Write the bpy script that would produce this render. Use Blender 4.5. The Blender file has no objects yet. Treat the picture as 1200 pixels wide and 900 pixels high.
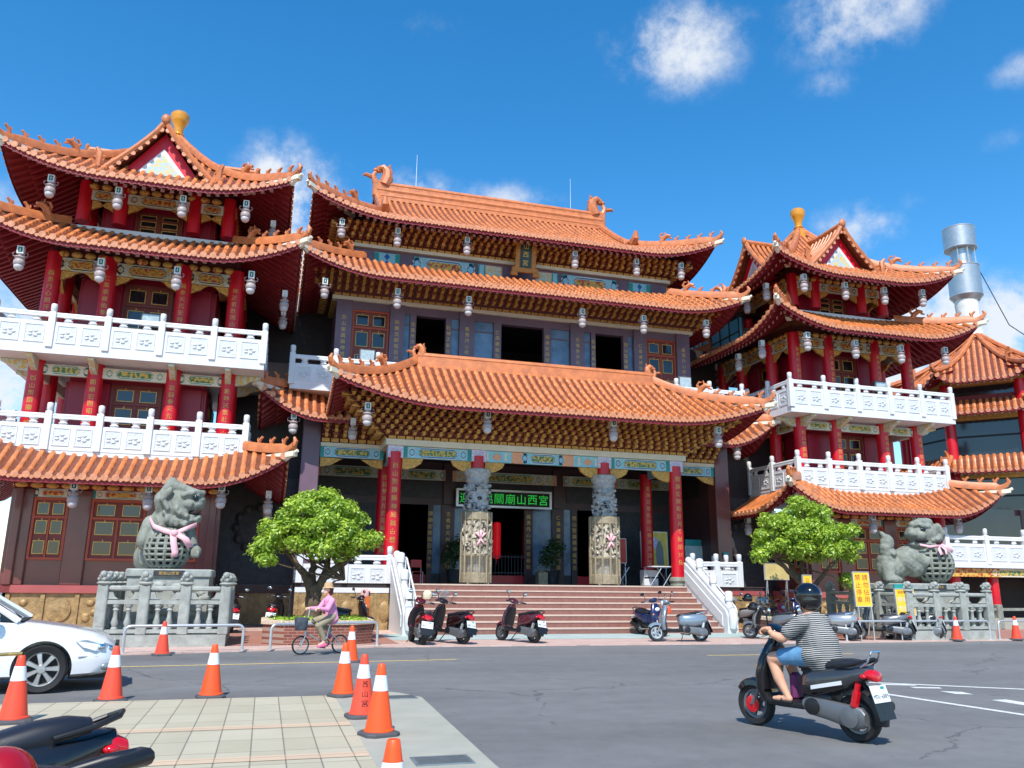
import bpy, math, random
from math import sin, cos, pi, radians as R
from mathutils import Vector as V, Matrix as MX
random.seed(7)
S = bpy.context.scene
COL = S.collection
# ---------------------------------------------------------------- camera
cam = bpy.data.cameras.new('camera'); co = bpy.data.objects.new('camera', cam); COL.objects.link(co)
P_, Q_, Y_ = R(13.716), R(0.6184), R(16.285)
F = V((sin(Y_)*cos(P_), cos(Y_)*cos(P_), sin(P_))); RT = V((cos(Y_), -sin(Y_), 0)); UP = RT.cross(F)
R2 = RT*cos(Q_)+UP*sin(Q_); U2 = UP*cos(Q_)-RT*sin(Q_)
CAM = V((0, 0, 1.55))
co.matrix_world = MX(((R2.x, U2.x, -F.x, CAM.x), (R2.y, U2.y, -F.y, CAM.y), (R2.z, U2.z, -F.z, CAM.z), (0, 0, 0, 1)))
cam.sensor_width = 36; cam.lens = 956.83/1200*36; cam.clip_end = 4000; cam.clip_start = .05
S.camera = co
def ray(u, v): return (F+R2*((u-600)/956.83)+U2*((450-v)/956.83)).normalized()
# ---------------------------------------------------------------- sky + sun
SUN = V((-.30, -.74, 1.02)).normalized()
W = bpy.data.worlds.new('World'); S.world = W; W.use_nodes = True
nt = W.node_tree; N = nt.nodes; L = nt.links; N.clear()
def nd(tree, t, **k):
    n = tree.nodes.new(t)
    for a, b in k.items():
        if a.startswith('i_'):
            n.inputs[int(a[2:])].default_value = b
        else: setattr(n, a, b)
    return n
def mth(tree, op, a, b=None, c=None, clamp=False):
    n = tree.nodes.new('ShaderNodeMath'); n.operation = op; n.use_clamp = clamp
    for i, q in enumerate((a, b, c)):
        if q is None: continue
        if isinstance(q, (int, float)): n.inputs[i].default_value = q
        else: tree.links.new(q, n.inputs[i])
    return n.outputs[0]
sky = nd(nt, 'ShaderNodeTexSky', sky_type='NISHITA', sun_disc=False, sun_elevation=math.asin(SUN.z), sun_rotation=math.atan2(SUN.x, SUN.y) % (2*pi), altitude=20, air_density=1.0, dust_density=.25, ozone_density=2.2)
hsv = nd(nt, 'ShaderNodeHueSaturation'); hsv.inputs['Saturation'].default_value = 1.38; hsv.inputs['Hue'].default_value = .496; hsv.inputs['Value'].default_value = 1.95
L.new(sky.outputs[0], hsv.inputs['Color'])
tc = nd(nt, 'ShaderNodeTexCoord')
nz = nd(nt, 'ShaderNodeTexNoise'); nz.inputs['Scale'].default_value = 11; nz.inputs['Detail'].default_value = 9; nz.inputs['Roughness'].default_value = .66
L.new(tc.outputs['Generated'], nz.inputs['Vector'])
nz2 = nd(nt, 'ShaderNodeTexNoise'); nz2.inputs['Scale'].default_value = 34; nz2.inputs['Detail'].default_value = 6
L.new(tc.outputs['Generated'], nz2.inputs['Vector'])
# clouds of the day: direction, half width, half height (radians-ish), weight
CL = [((796, 55), .072, .05, .88), ((850, 30), .042, .03, .55), ((1000, 15), .075, .052, .8), ((975, 98), .042, .03, .42), ((1190, 82), .03, .022, .5),
      ((1006, 265), .05, .03, .75), ((1062, 240), .025, .025, .35), ((505, 30), .05, .02, .34), ((335, 225), .062, .055, 1.25), ((360, 300), .06, .07, 1.25), ((590, 233), .07, .022, .7), ((490, 222), .055, .028, .75),
      ((1095, 375), .09, .05, 1.1), ((1175, 385), .09, .055, 1.25), ((5, 245), .05, .04, .55), ((0, 440), .09, .10, 1.25), ((20, 330), .05, .05, .5), ((1170, 165), .03, .02, .3), ((1100, 440), .2, .05, 1.0),
      ((560, 900), .001, .001, 0)]
acc = None
for (u, v), a, b, w in CL:
    if w == 0: continue
    d = ray(u, v); rt = V((d.y, -d.x, 0)).normalized(); up = rt.cross(d)
    def dot(vec, s):
        n = nd(nt, 'ShaderNodeVectorMath', operation='DOT_PRODUCT'); L.new(tc.outputs['Generated'], n.inputs[0]); n.inputs[1].default_value = vec*s
        return n.outputs['Value']
    x = dot(rt, 1/a); y = dot(up, 1/b); f = dot(d, 1)
    r2 = mth(nt, 'ADD', mth(nt, 'MULTIPLY', x, x), mth(nt, 'MULTIPLY', y, y))
    g = mth(nt, 'MULTIPLY', mth(nt, 'EXPONENT', mth(nt, 'MULTIPLY', r2, -.9)), w)
    g = mth(nt, 'MULTIPLY', g, mth(nt, 'GREATER_THAN', f, 0))
    acc = g if acc is None else mth(nt, 'MAXIMUM', acc, g)
nn = mth(nt, 'ADD', mth(nt, 'MULTIPLY', mth(nt, 'SUBTRACT', nz.outputs[0], .5), 3.9), mth(nt, 'MULTIPLY', mth(nt, 'SUBTRACT', nz2.outputs[0], .5), .55))
m = mth(nt, 'ADD', mth(nt, 'MULTIPLY', acc, mth(nt, 'ADD', nn, .95)), -.20)
mr = nd(nt, 'ShaderNodeMapRange', interpolation_type='SMOOTHSTEP'); mr.inputs['From Min'].default_value = 0; mr.inputs['From Max'].default_value = .95; mr.inputs['To Max'].default_value = .9
L.new(m, mr.inputs['Value'])
mixc = nd(nt, 'ShaderNodeMix', data_type='RGBA'); L.new(mr.outputs[0], mixc.inputs['Factor']); L.new(hsv.outputs[0], mixc.inputs['A']); mixc.inputs['B'].default_value = (7.6, 7.9, 8.3, 1)
bg = nd(nt, 'ShaderNodeBackground'); bg.inputs['Strength'].default_value = .11
L.new(mixc.outputs['Result'], bg.inputs['Color'])
ow = nd(nt, 'ShaderNodeOutputWorld'); L.new(bg.outputs[0], ow.inputs[0])
sl = bpy.data.lights.new('sun', 'SUN'); sl.energy = 5.0; sl.angle = R(.53); sl.color = (1, .96, .90)
so = bpy.data.objects.new('sun', sl); COL.objects.link(so); so.rotation_euler = SUN.to_track_quat('Z', 'Y').to_euler(); so.location = (-30, -60, 90)
S.view_settings.view_transform = 'Standard'; S.view_settings.look = 'None'; S.view_settings.gamma = 1; S.view_settings.exposure = .12
# ---------------------------------------------------------------- materials
def s2l(c): return tuple((x/255/12.92 if x/255 <= .04045 else ((x/255+.055)/1.055)**2.4) for x in c)
MATS = {}
def mat(name, rgb, rough=.6, metal=0, var=.12, scale=3., bump=0, bscale=30, coat=0, spec=.5, rgb2=None, thr=.5, soft=.15, trans=0, alpha=1, emit=0, detail=4, dirt=0):
    """procedural principled material; rgb in sRGB 0..255 of the material's own colour"""
    m = bpy.data.materials.new(name); m.use_nodes = True; t = m.node_tree; b = t.nodes['Principled BSDF']
    b.inputs['Roughness'].default_value = rough; b.inputs['Metallic'].default_value = metal; b.inputs['Specular IOR Level'].default_value = spec
    b.inputs['Coat Weight'].default_value = coat; b.inputs['Coat Roughness'].default_value = .05
    if trans: b.inputs['Transmission Weight'].default_value = trans
    g = nd(t, 'ShaderNodeNewGeometry')
    n = nd(t, 'ShaderNodeTexNoise'); n.inputs['Scale'].default_value = scale; n.inputs['Detail'].default_value = detail
    t.links.new(g.outputs['Position'], n.inputs['Vector'])
    c = V(s2l(rgb)); mx = nd(t, 'ShaderNodeMix', data_type='RGBA')
    if rgb2 is None:
        mx.inputs['A'].default_value = (*(c*(1-var)), 1); mx.inputs['B'].default_value = (*[min(1, q) for q in c*(1+var)], 1)
        mrn = nd(t, 'ShaderNodeMapRange'); mrn.inputs[1].default_value = .3; mrn.inputs[2].default_value = .7
    else:
        mx.inputs['A'].default_value = (*c, 1); mx.inputs['B'].default_value = (*s2l(rgb2), 1)
        mrn = nd(t, 'ShaderNodeMapRange'); mrn.inputs[1].default_value = thr-soft; mrn.inputs[2].default_value = thr+soft
    t.links.new(n.outputs[0], mrn.inputs[0]); t.links.new(mrn.outputs[0], mx.inputs['Factor'])
    out = mx.outputs['Result']
    if dirt:
        n3 = nd(t, 'ShaderNodeTexNoise'); n3.inputs['Scale'].default_value = .7; n3.inputs['Detail'].default_value = 8; n3.inputs['Roughness'].default_value = .7
        mp = nd(t, 'ShaderNodeMapping'); mp.inputs['Scale'].default_value = (3, 3, .8)
        t.links.new(g.outputs['Position'], mp.inputs[0]); t.links.new(mp.outputs[0], n3.inputs['Vector'])
        mr3 = nd(t, 'ShaderNodeMapRange'); mr3.inputs[1].default_value = .5; mr3.inputs[2].default_value = .78; mr3.inputs[4].default_value = dirt
        t.links.new(n3.outputs[0], mr3.inputs[0])
        mx3 = nd(t, 'ShaderNodeMix', data_type='RGBA'); t.links.new(mr3.outputs[0], mx3.inputs['Factor']); t.links.new(out, mx3.inputs['A']); mx3.inputs['B'].default_value = (.09, .08, .065, 1)
        out = mx3.outputs['Result']
    t.links.new(out, b.inputs['Base Color'])
    if bump:
        n2 = nd(t, 'ShaderNodeTexNoise'); n2.inputs['Scale'].default_value = bscale; n2.inputs['Detail'].default_value = 5
        t.links.new(g.outputs['Position'], n2.inputs['Vector'])
        bp = nd(t, 'ShaderNodeBump'); bp.inputs['Strength'].default_value = bump; bp.inputs['Distance'].default_value = .02
        t.links.new(n2.outputs[0], bp.inputs['Height']); t.links.new(bp.outputs[0], b.inputs['Normal'])
    if emit:
        t.links.new(out, b.inputs['Emission Color']); b.inputs['Emission Strength'].default_value = emit
    if alpha < 1: b.inputs['Alpha'].default_value = alpha
    MATS[name] = m; return m
tile = mat('glazed_tile', (196, 114, 62), .38, var=.34, scale=2.6, bump=.15, bscale=25, dirt=.3, detail=8)
tile_end = mat('tile_end', (204, 136, 98), .45, var=.2, scale=9, bump=.3, bscale=60)
ridge_m = mat('ridge_glaze', (196, 116, 68), .4, var=.2, scale=4, bump=.35, bscale=45, dirt=.2)
pan_m = mat('pan_tile', (112, 58, 36), .5, var=.25, scale=5)
red_soffit = mat('red_soffit', (120, 24, 28), .6, var=.15)
rafter_m = mat('rafter_red', (134, 24, 31), .5, var=.12)
raft_end = mat('rafter_end', (226, 176, 172), .6, var=.15, scale=20)
red_col = mat('red_lacquer', (204, 12, 34), .42, var=.08, scale=2, coat=.12)
fence_stone = mat('fence_grey_stone', (158, 160, 152), .75, var=.18, scale=6, bump=.5, bscale=30, dirt=.4)
red_panel = mat('red_panel', (152, 12, 42), .4, var=.1)
gold_m = mat('gold_paint', (214, 170, 84), .4, metal=.25, var=.2, scale=15)
gold_br = mat('bracket_gold', (206, 156, 76), .5, metal=.1, var=.35, scale=14, bump=.6, bscale=50)
gold_br2 = mat('bracket_gold_dark', (140, 78, 42), .55, var=.35, scale=14, bump=.6, bscale=40)
brk_back = mat('bracket_back', (84, 30, 24), .7, var=.3, scale=6)
white_m = mat('white_paint', (218, 219, 219), .5, var=.04, scale=2, bump=.05, dirt=.16)
relief_m = mat('white_relief', (206, 209, 210), .5, var=.06, scale=12, bump=.9, bscale=26)
granite = mat('maroon_granite', (112, 57, 54), .28, var=.16, scale=1.3, spec=.5, coat=.2, dirt=.25)
granite_l = mat('sill_granite', (166, 84, 82), .35, var=.1, scale=2)
purple_m = mat('purple_granite', (110, 86, 102), .4, var=.14, scale=1.5, dirt=.3)
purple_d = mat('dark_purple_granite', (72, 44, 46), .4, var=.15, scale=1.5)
goldstone = mat('gold_relief_stone', (158, 130, 86), .5, metal=.15, var=.3, scale=6, bump=1.0, bscale=17)
grey_stone = mat('grey_carved_stone', (168, 168, 164), .7, var=.3, scale=9, bump=1.0, bscale=22)
green_stone = mat('green_grey_stone', (132, 135, 123), .75, var=.24, scale=6, bump=.6, bscale=30, dirt=.5)
dark_stone = mat('dark_relief_stone', (56, 55, 57), .5, var=.3, scale=5, bump=1.0, bscale=18)
tan_stone = mat('tan_cage_metal', (156, 142, 116), .5, metal=.15, var=.2, scale=8, bump=.4, bscale=30)
glass_d = mat('dark_glass', (30, 34, 40), .08, var=.2, scale=.8, spec=.7)
glass_b = mat('blue_curtain_glass', (96, 122, 150), .25, var=.35, scale=2.2, spec=.6)
frame_m = mat('orange_red_frame', (178, 72, 38), .45, var=.1)
frame_d = mat('brown_red_frame', (124, 48, 38), .5, var=.12)
black_m = mat('deep_shadow_black', (14, 12, 13), .8)
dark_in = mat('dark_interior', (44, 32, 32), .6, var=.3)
floor_in = mat('interior_floor', (110, 90, 84), .2)
blue_p = mat('paint_blue', (38, 92, 168), .5, var=.1)
teal_p = mat('paint_teal', (40, 146, 140), .5, var=.12)
aqua_p = mat('paint_aqua', (140, 200, 214), .5, var=.1)
cream_p = mat('paint_cream', (222, 214, 192), .55, var=.06)
purp_p = mat('paint_lilac', (176, 170, 210), .5, rgb2=(226, 226, 236), scale=24, thr=.5, soft=.1)
orng_p = mat('paint_orange', (218, 148, 108), .5, rgb2=(230, 176, 140), scale=16)
scroll_m = mat('painted_scroll', (58, 120, 86), .5, rgb2=(212, 178, 84), scale=11, thr=.5, soft=.05, detail=2)
scroll_r = mat('painted_scroll_warm', (176, 64, 42), .5, rgb2=(214, 172, 76), scale=10, thr=.48, soft=.05, detail=2)
scroll_c = mat('painted_scroll_pale', (196, 208, 198), .5, rgb2=(214, 180, 100), scale=9, thr=.52, soft=.05, detail=2)
gabl_p = mat('gable_plaster', (168, 196, 210), .5, rgb2=(214, 190, 120), scale=10, thr=.5, soft=.06, detail=2)
plaque_g = mat('plaque_gilt_wood', (170, 112, 44), .5, metal=.1, var=.25, scale=14, bump=.5, bscale=30)
finial_m = mat('finial_gold', (226, 150, 34), .28, metal=.15, var=.06, coat=.4)
step_m = mat('step_riser_granite', (134, 91, 80), .5, var=.14, scale=7)
nose_m = mat('step_nosing_stone', (196, 172, 156), .5, var=.06)
steel = mat('brushed_steel', (190, 190, 188), .38, metal=.75, var=.08, scale=4)
steel_w = mat('satin_steel', (206, 206, 206), .35, metal=.6, var=.06)
chrome = mat('chrome', (225, 225, 228), .08, metal=1, var=.02)
rubber = mat('rubber', (26, 26, 27), .7, var=.1)
blk_pl = mat('black_plastic', (24, 24, 27), .42, var=.08)
blk_gl = mat('black_gloss_paint', (14, 14, 17), .1, var=.05, coat=.6)
seat_m = mat('seat_vinyl', (28, 30, 38), .42, var=.08, bump=.15, bscale=300)
gry_met = mat('engine_grey', (112, 114, 116), .42, metal=.5, var=.1)
silver_p = mat('silver_paint', (150, 152, 154), .25, metal=.5, var=.03, coat=.5)
red_lens = mat('red_lens', (196, 14, 30), .15, var=.05, coat=.5)
amber_l = mat('amber_lens', (226, 130, 40), .2, coat=.4)
plate_m = mat('plate_white', (228, 230, 230), .4, var=.02)
ink = mat('ink_black', (24, 24, 26), .6)
ink_r = mat('ink_red', (186, 52, 40), .6)
orange_c = mat('cone_orange', (246, 84, 26), .45, var=.05, dirt=.12)
red_c = mat('cone_red_orange', (236, 76, 48), .45, var=.05, dirt=.12)
refl_w = mat('reflective_white', (226, 228, 230), .35, var=.05, scale=20, dirt=.2)
cbase = mat('cone_base_grey', (78, 78, 80), .8, var=.12, scale=10)
lamp_w = mat('lantern_white', (196, 190, 190), .4, var=.05)
lamp_p = mat('lantern_pink', (170, 156, 154), .45, var=.12, scale=12)
green_pn = mat('lantern_green_panel', (26, 96, 64), .4)
steelw2 = mat('white_pipe', (226, 228, 228), .35)
bark = mat('bark', (94, 76, 58), .9, var=.3, scale=8, bump=.9, bscale=22)
brick_p = mat('planter_brick', (140, 76, 60), .8, rgb2=(196, 180, 164), scale=14, thr=.55, soft=.1)
# ---------------------------------------------------------------- helpers
LOC = {}
class MB:
    """collects shapes and links them as ONE mesh object"""
    def __init__(s): s.v = []; s.f = []; s.m = []; s.ms = []; s.M = None
    def mi(s, m):
        if m not in s.ms: s.ms.append(m)
        return s.ms.index(m)
    def add(s, vs, fs, m, M=None):
        o = len(s.v); k = s.mi(m); T = s.M
        if M is not None: T = M if T is None else T@M
        s.v += [tuple(T@V(q)) if T is not None else tuple(q) for q in vs]
        for f in fs: s.f.append([o+i for i in f]); s.m.append(k)
        return s
    def box(s, x0, x1, y0, y1, z0, z1, m, M=None):
        return s.add([(x0, y0, z0), (x1, y0, z0), (x1, y1, z0), (x0, y1, z0), (x0, y0, z1), (x1, y0, z1), (x1, y1, z1), (x0, y1, z1)],
                     [(0, 3, 2, 1), (4, 5, 6, 7), (0, 1, 5, 4), (1, 2, 6, 5), (2, 3, 7, 6), (3, 0, 4, 7)], m, M)
    def bbox(s, x0, x1, y0, y1, z0, z1, b, m, M=None):
        """box with chamfered vertical and top edges"""
        pts = lambda e, z: [(x0+e+(b if i in (0,) else 0), y0+e, z) for i in ()]
        def ring(e, c, z):
            return [(x0+e+c, y0+e, z), (x1-e-c, y0+e, z), (x1-e, y0+e+c, z), (x1-e, y1-e-c, z), (x1-e-c, y1-e, z), (x0+e+c, y1-e, z), (x0+e, y1-e-c, z), (x0+e, y0+e+c, z)]
        return s.loft([ring(b, b*.5, z0), ring(0, b, z0+b), ring(0, b, z1-b), ring(b, b*.5, z1)], m, M=M)
    def loft(s, rings, m, closed=True, caps=True, M=None):
        n = len(rings[0]); vs = [p for r in rings for p in r]; fs = []
        for i in range(len(rings)-1):
            for j in range(n if closed else n-1):
                k = (j+1) % n; fs.append((i*n+j, i*n+k, (i+1)*n+k, (i+1)*n+j))
        if caps and closed: fs.append(tuple(range(n))[::-1]); fs.append(tuple(range((len(rings)-1)*n, len(rings)*n)))
        return s.add(vs, fs, m, M)
    def tube(s, pts, rs, m, n=8, caps=True, M=None):
        pts = [V(p) for p in pts]; rs = rs if isinstance(rs, (list, tuple)) else [rs]*len(pts); rings = []; a = None
        for i, p in enumerate(pts):
            d = (pts[min(i+1, len(pts)-1)]-pts[max(i-1, 0)]).normalized()
            if a is None: a = d.orthogonal().normalized()
            a = (a-d*a.dot(d)).normalized() if (a-d*a.dot(d)).length > 1e-6 else d.orthogonal().normalized()
            b = d.cross(a); rings.append([tuple(p+(a*cos(2*pi*j/n)+b*sin(2*pi*j/n))*rs[i]) for j in range(n)])
        return s.loft(rings, m, caps=caps, M=M)
    def lathe(s, prof, m, n=16, o=(0, 0, 0), M=None, caps=True):
        return s.loft([[(o[0]+r*cos(2*pi*j/n), o[1]+r*sin(2*pi*j/n), o[2]+z) for j in range(n)] for r, z in prof], m, M=M, caps=caps)
    def prism(s, poly, y0, y1, m, M=None):
        """polygon in xz extruded along y"""
        n = len(poly)
        return s.add([(x, y0, z) for x, z in poly]+[(x, y1, z) for x, z in poly], [tuple(range(n)), tuple(range(2*n-1, n-1, -1))]+[(i, i+n, (i+1) % n+n, (i+1) % n) for i in range(n)], m, M)
    def ell(s, c, r, m, n=12, k=8, M=None):
        T = MX.Translation(c)
        if M is not None: T = M@T
        return s.lathe([(max(1e-4, r[0]*sin(pi*i/k)), -r[2]*cos(pi*i/k)) for i in range(k+1)], m, n, M=T@MX.Diagonal((1, r[1]/r[0], 1, 1)))
    def build(s, name, parent=None, ang=38, off=None, fix=True):
        me = bpy.data.meshes.new(name)
        o_ = V(off) if off is not None else (LOC.get(parent.name, V()) if parent is not None else V())
        me.from_pydata([tuple(V(q)-o_) for q in s.v], [], s.f)
        for m in s.ms: me.materials.append(m)
        me.polygons.foreach_set('material_index', s.m)
        finish(me, ang, fix)
        ob = bpy.data.objects.new(name, me); COL.objects.link(ob)
        if parent is not None: ob.parent = parent; LOC[ob.name] = o_
        elif off is not None: ob.location = o_; LOC[ob.name] = o_
        return ob
def finish(me, ang=38, fix=True):
    if fix:
        import bmesh
        b = bmesh.new(); b.from_mesh(me); bmesh.ops.recalc_face_normals(b, faces=b.faces); b.to_mesh(me); b.free()
    if ang:
        me.polygons.foreach_set('use_smooth', [True]*len(me.polygons)); me.set_sharp_from_angle(angle=R(ang))
    me.update()
def tag(o, label, cat, group=None, kind=None):
    if label: o['label'] = label
    if cat: o['category'] = cat
    if group: o['group'] = group
    if kind: o['kind'] = kind
    return o
def thing(name, loc, label, cat, group=None):
    o = bpy.data.objects.new(name, None); COL.objects.link(o); o.location = loc; o.empty_display_size = .2
    LOC[o.name] = V(loc); return tag(o, label, cat, group)
def kids(o): return [c for c in bpy.data.objects if c.parent == o]
def copy_tree(o, kidmap=None):
    if kidmap is None:
        kidmap = {}
        for c in bpy.data.objects:
            if c.parent: kidmap.setdefault(c.parent.name, []).append(c)
    def rec(q, par):
        c = q.copy(); COL.objects.link(c)
        if par: c.parent = par
        for k in kidmap.get(q.name, []): rec(k, c)
        return c
    return rec(o, None)
def dup(ob, loc=None, parent=None, rz=None):
    c = ob.copy(); COL.objects.link(c)
    if parent is not None: c.parent = parent
    if loc is not None: c.location = loc
    if rz is not None: c.rotation_euler = (0, 0, rz)
    return c
T = lambda x, y, z: MX.Translation((x, y, z))
RZ = lambda a: MX.Rotation(a, 4, 'Z')
RX = lambda a: MX.Rotation(a, 4, 'X')
RY = lambda a: MX.Rotation(a, 4, 'Y')
_g = {}
def glyph(ch, w=.0):
    """mesh outline of one character, about 1 unit high, centred"""
    if ch in _g: return _g[ch]
    c = bpy.data.curves.new('t', 'FONT'); c.body = ch; c.size = 1; c.align_x = 'CENTER'; c.resolution_u = 2; c.offset = w
    o = bpy.data.objects.new('t', c); COL.objects.link(o)
    dg = bpy.context.evaluated_depsgraph_get(); me = o.evaluated_get(dg).to_mesh()
    vs = [(q.co.x, q.co.y) for q in me.vertices]; fs = [tuple(p.vertices) for p in me.polygons]
    o.evaluated_get(dg).to_mesh_clear(); bpy.data.objects.remove(o); bpy.data.curves.remove(c)
    if vs:
        cx = (min(a for a, b in vs)+max(a for a, b in vs))/2; cy = (min(b for a, b in vs)+max(b for a, b in vs))/2
        vs = [(a-cx, b-cy) for a, b in vs]
    _g[ch] = (vs, fs); return _g[ch]
def write(mb, text, size, m, M, vertical=False, pitch=1.1):
    """text in the local xz plane (facing -y) of M"""
    for i, ch in enumerate(text):
        vs, fs = glyph(ch)
        q = (0, -i*pitch*size) if vertical else ((i-(len(text)-1)/2)*pitch*size, 0)
        mb.add([(q[0]+a*size, 0, q[1]+b*size) for a, b in vs], fs, m, M)
def couplet(mb, text, size, m, cx, cy, r, ztop, pitch=1.15):
    """vertical text wrapped on the front of a round column"""
    for i, ch in enumerate(text):
        vs, fs = glyph(ch); z = ztop-i*pitch*size
        mb.add([(cx+(r+.004)*sin(a*size/r), cy-(r+.004)*cos(a*size/r), z+b*size) for a, b in vs], fs, m)
def blob(name, parts, m, voxel=.02, smooth=6, parent=None, noise=None):
    """one continuous organic surface from tapered capsules (p0,r0,p1,r1) and ellipsoids ('e',c,(rx,ry,rz),euler)"""
    mb = MB()
    for p in parts:
        if p[0] == 'e':
            mm = T(*p[1])
            if len(p) > 3 and p[3]: mm = mm@RZ(p[3][2])@RY(p[3][1])@RX(p[3][0])
            mb.ell((0, 0, 0), p[2], m, 20, 14, M=mm)
        else:
            a, r0, b, r1 = V(p[0]), p[1], V(p[2]), p[3]; d = b-a; l = d.length
            mm = MX.Translation(a)@(d.to_track_quat('Z', 'Y').to_matrix().to_4x4() if l > 1e-6 else MX())
            k = 6; pr = [(max(1e-4, r0*sin(pi/2*i/k)), -r0*cos(pi/2*i/k)) for i in range(k+1)]+[(max(1e-4, r1*cos(pi/2*i/k)), l+r1*sin(pi/2*i/k)) for i in range(k+1)]
            mb.lathe(pr, m, 16, M=mm)
    o = mb.build(name, None, ang=0)
    r = o.modifiers.new('r', 'REMESH'); r.mode = 'VOXEL'; r.voxel_size = voxel
    if smooth: q = o.modifiers.new('s', 'SMOOTH'); q.iterations = smooth; q.factor = .5
    if noise:
        tx = bpy.data.textures.new('n', 'CLOUDS'); tx.noise_scale = noise[0]; dm = o.modifiers.new('d', 'DISPLACE'); dm.texture = tx; dm.strength = noise[1]; dm.mid_level = .5
    dg = bpy.context.evaluated_depsgraph_get(); me = bpy.data.meshes.new_from_object(o.evaluated_get(dg)); old = o.data
    o.modifiers.clear(); o.data = me; bpy.data.meshes.remove(old); me.name = name
    me.polygons.foreach_set('use_smooth', [True]*len(me.polygons)); me.update()
    if not me.materials: me.materials.append(m)
    if parent is not None: o.parent = parent
    return o
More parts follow.
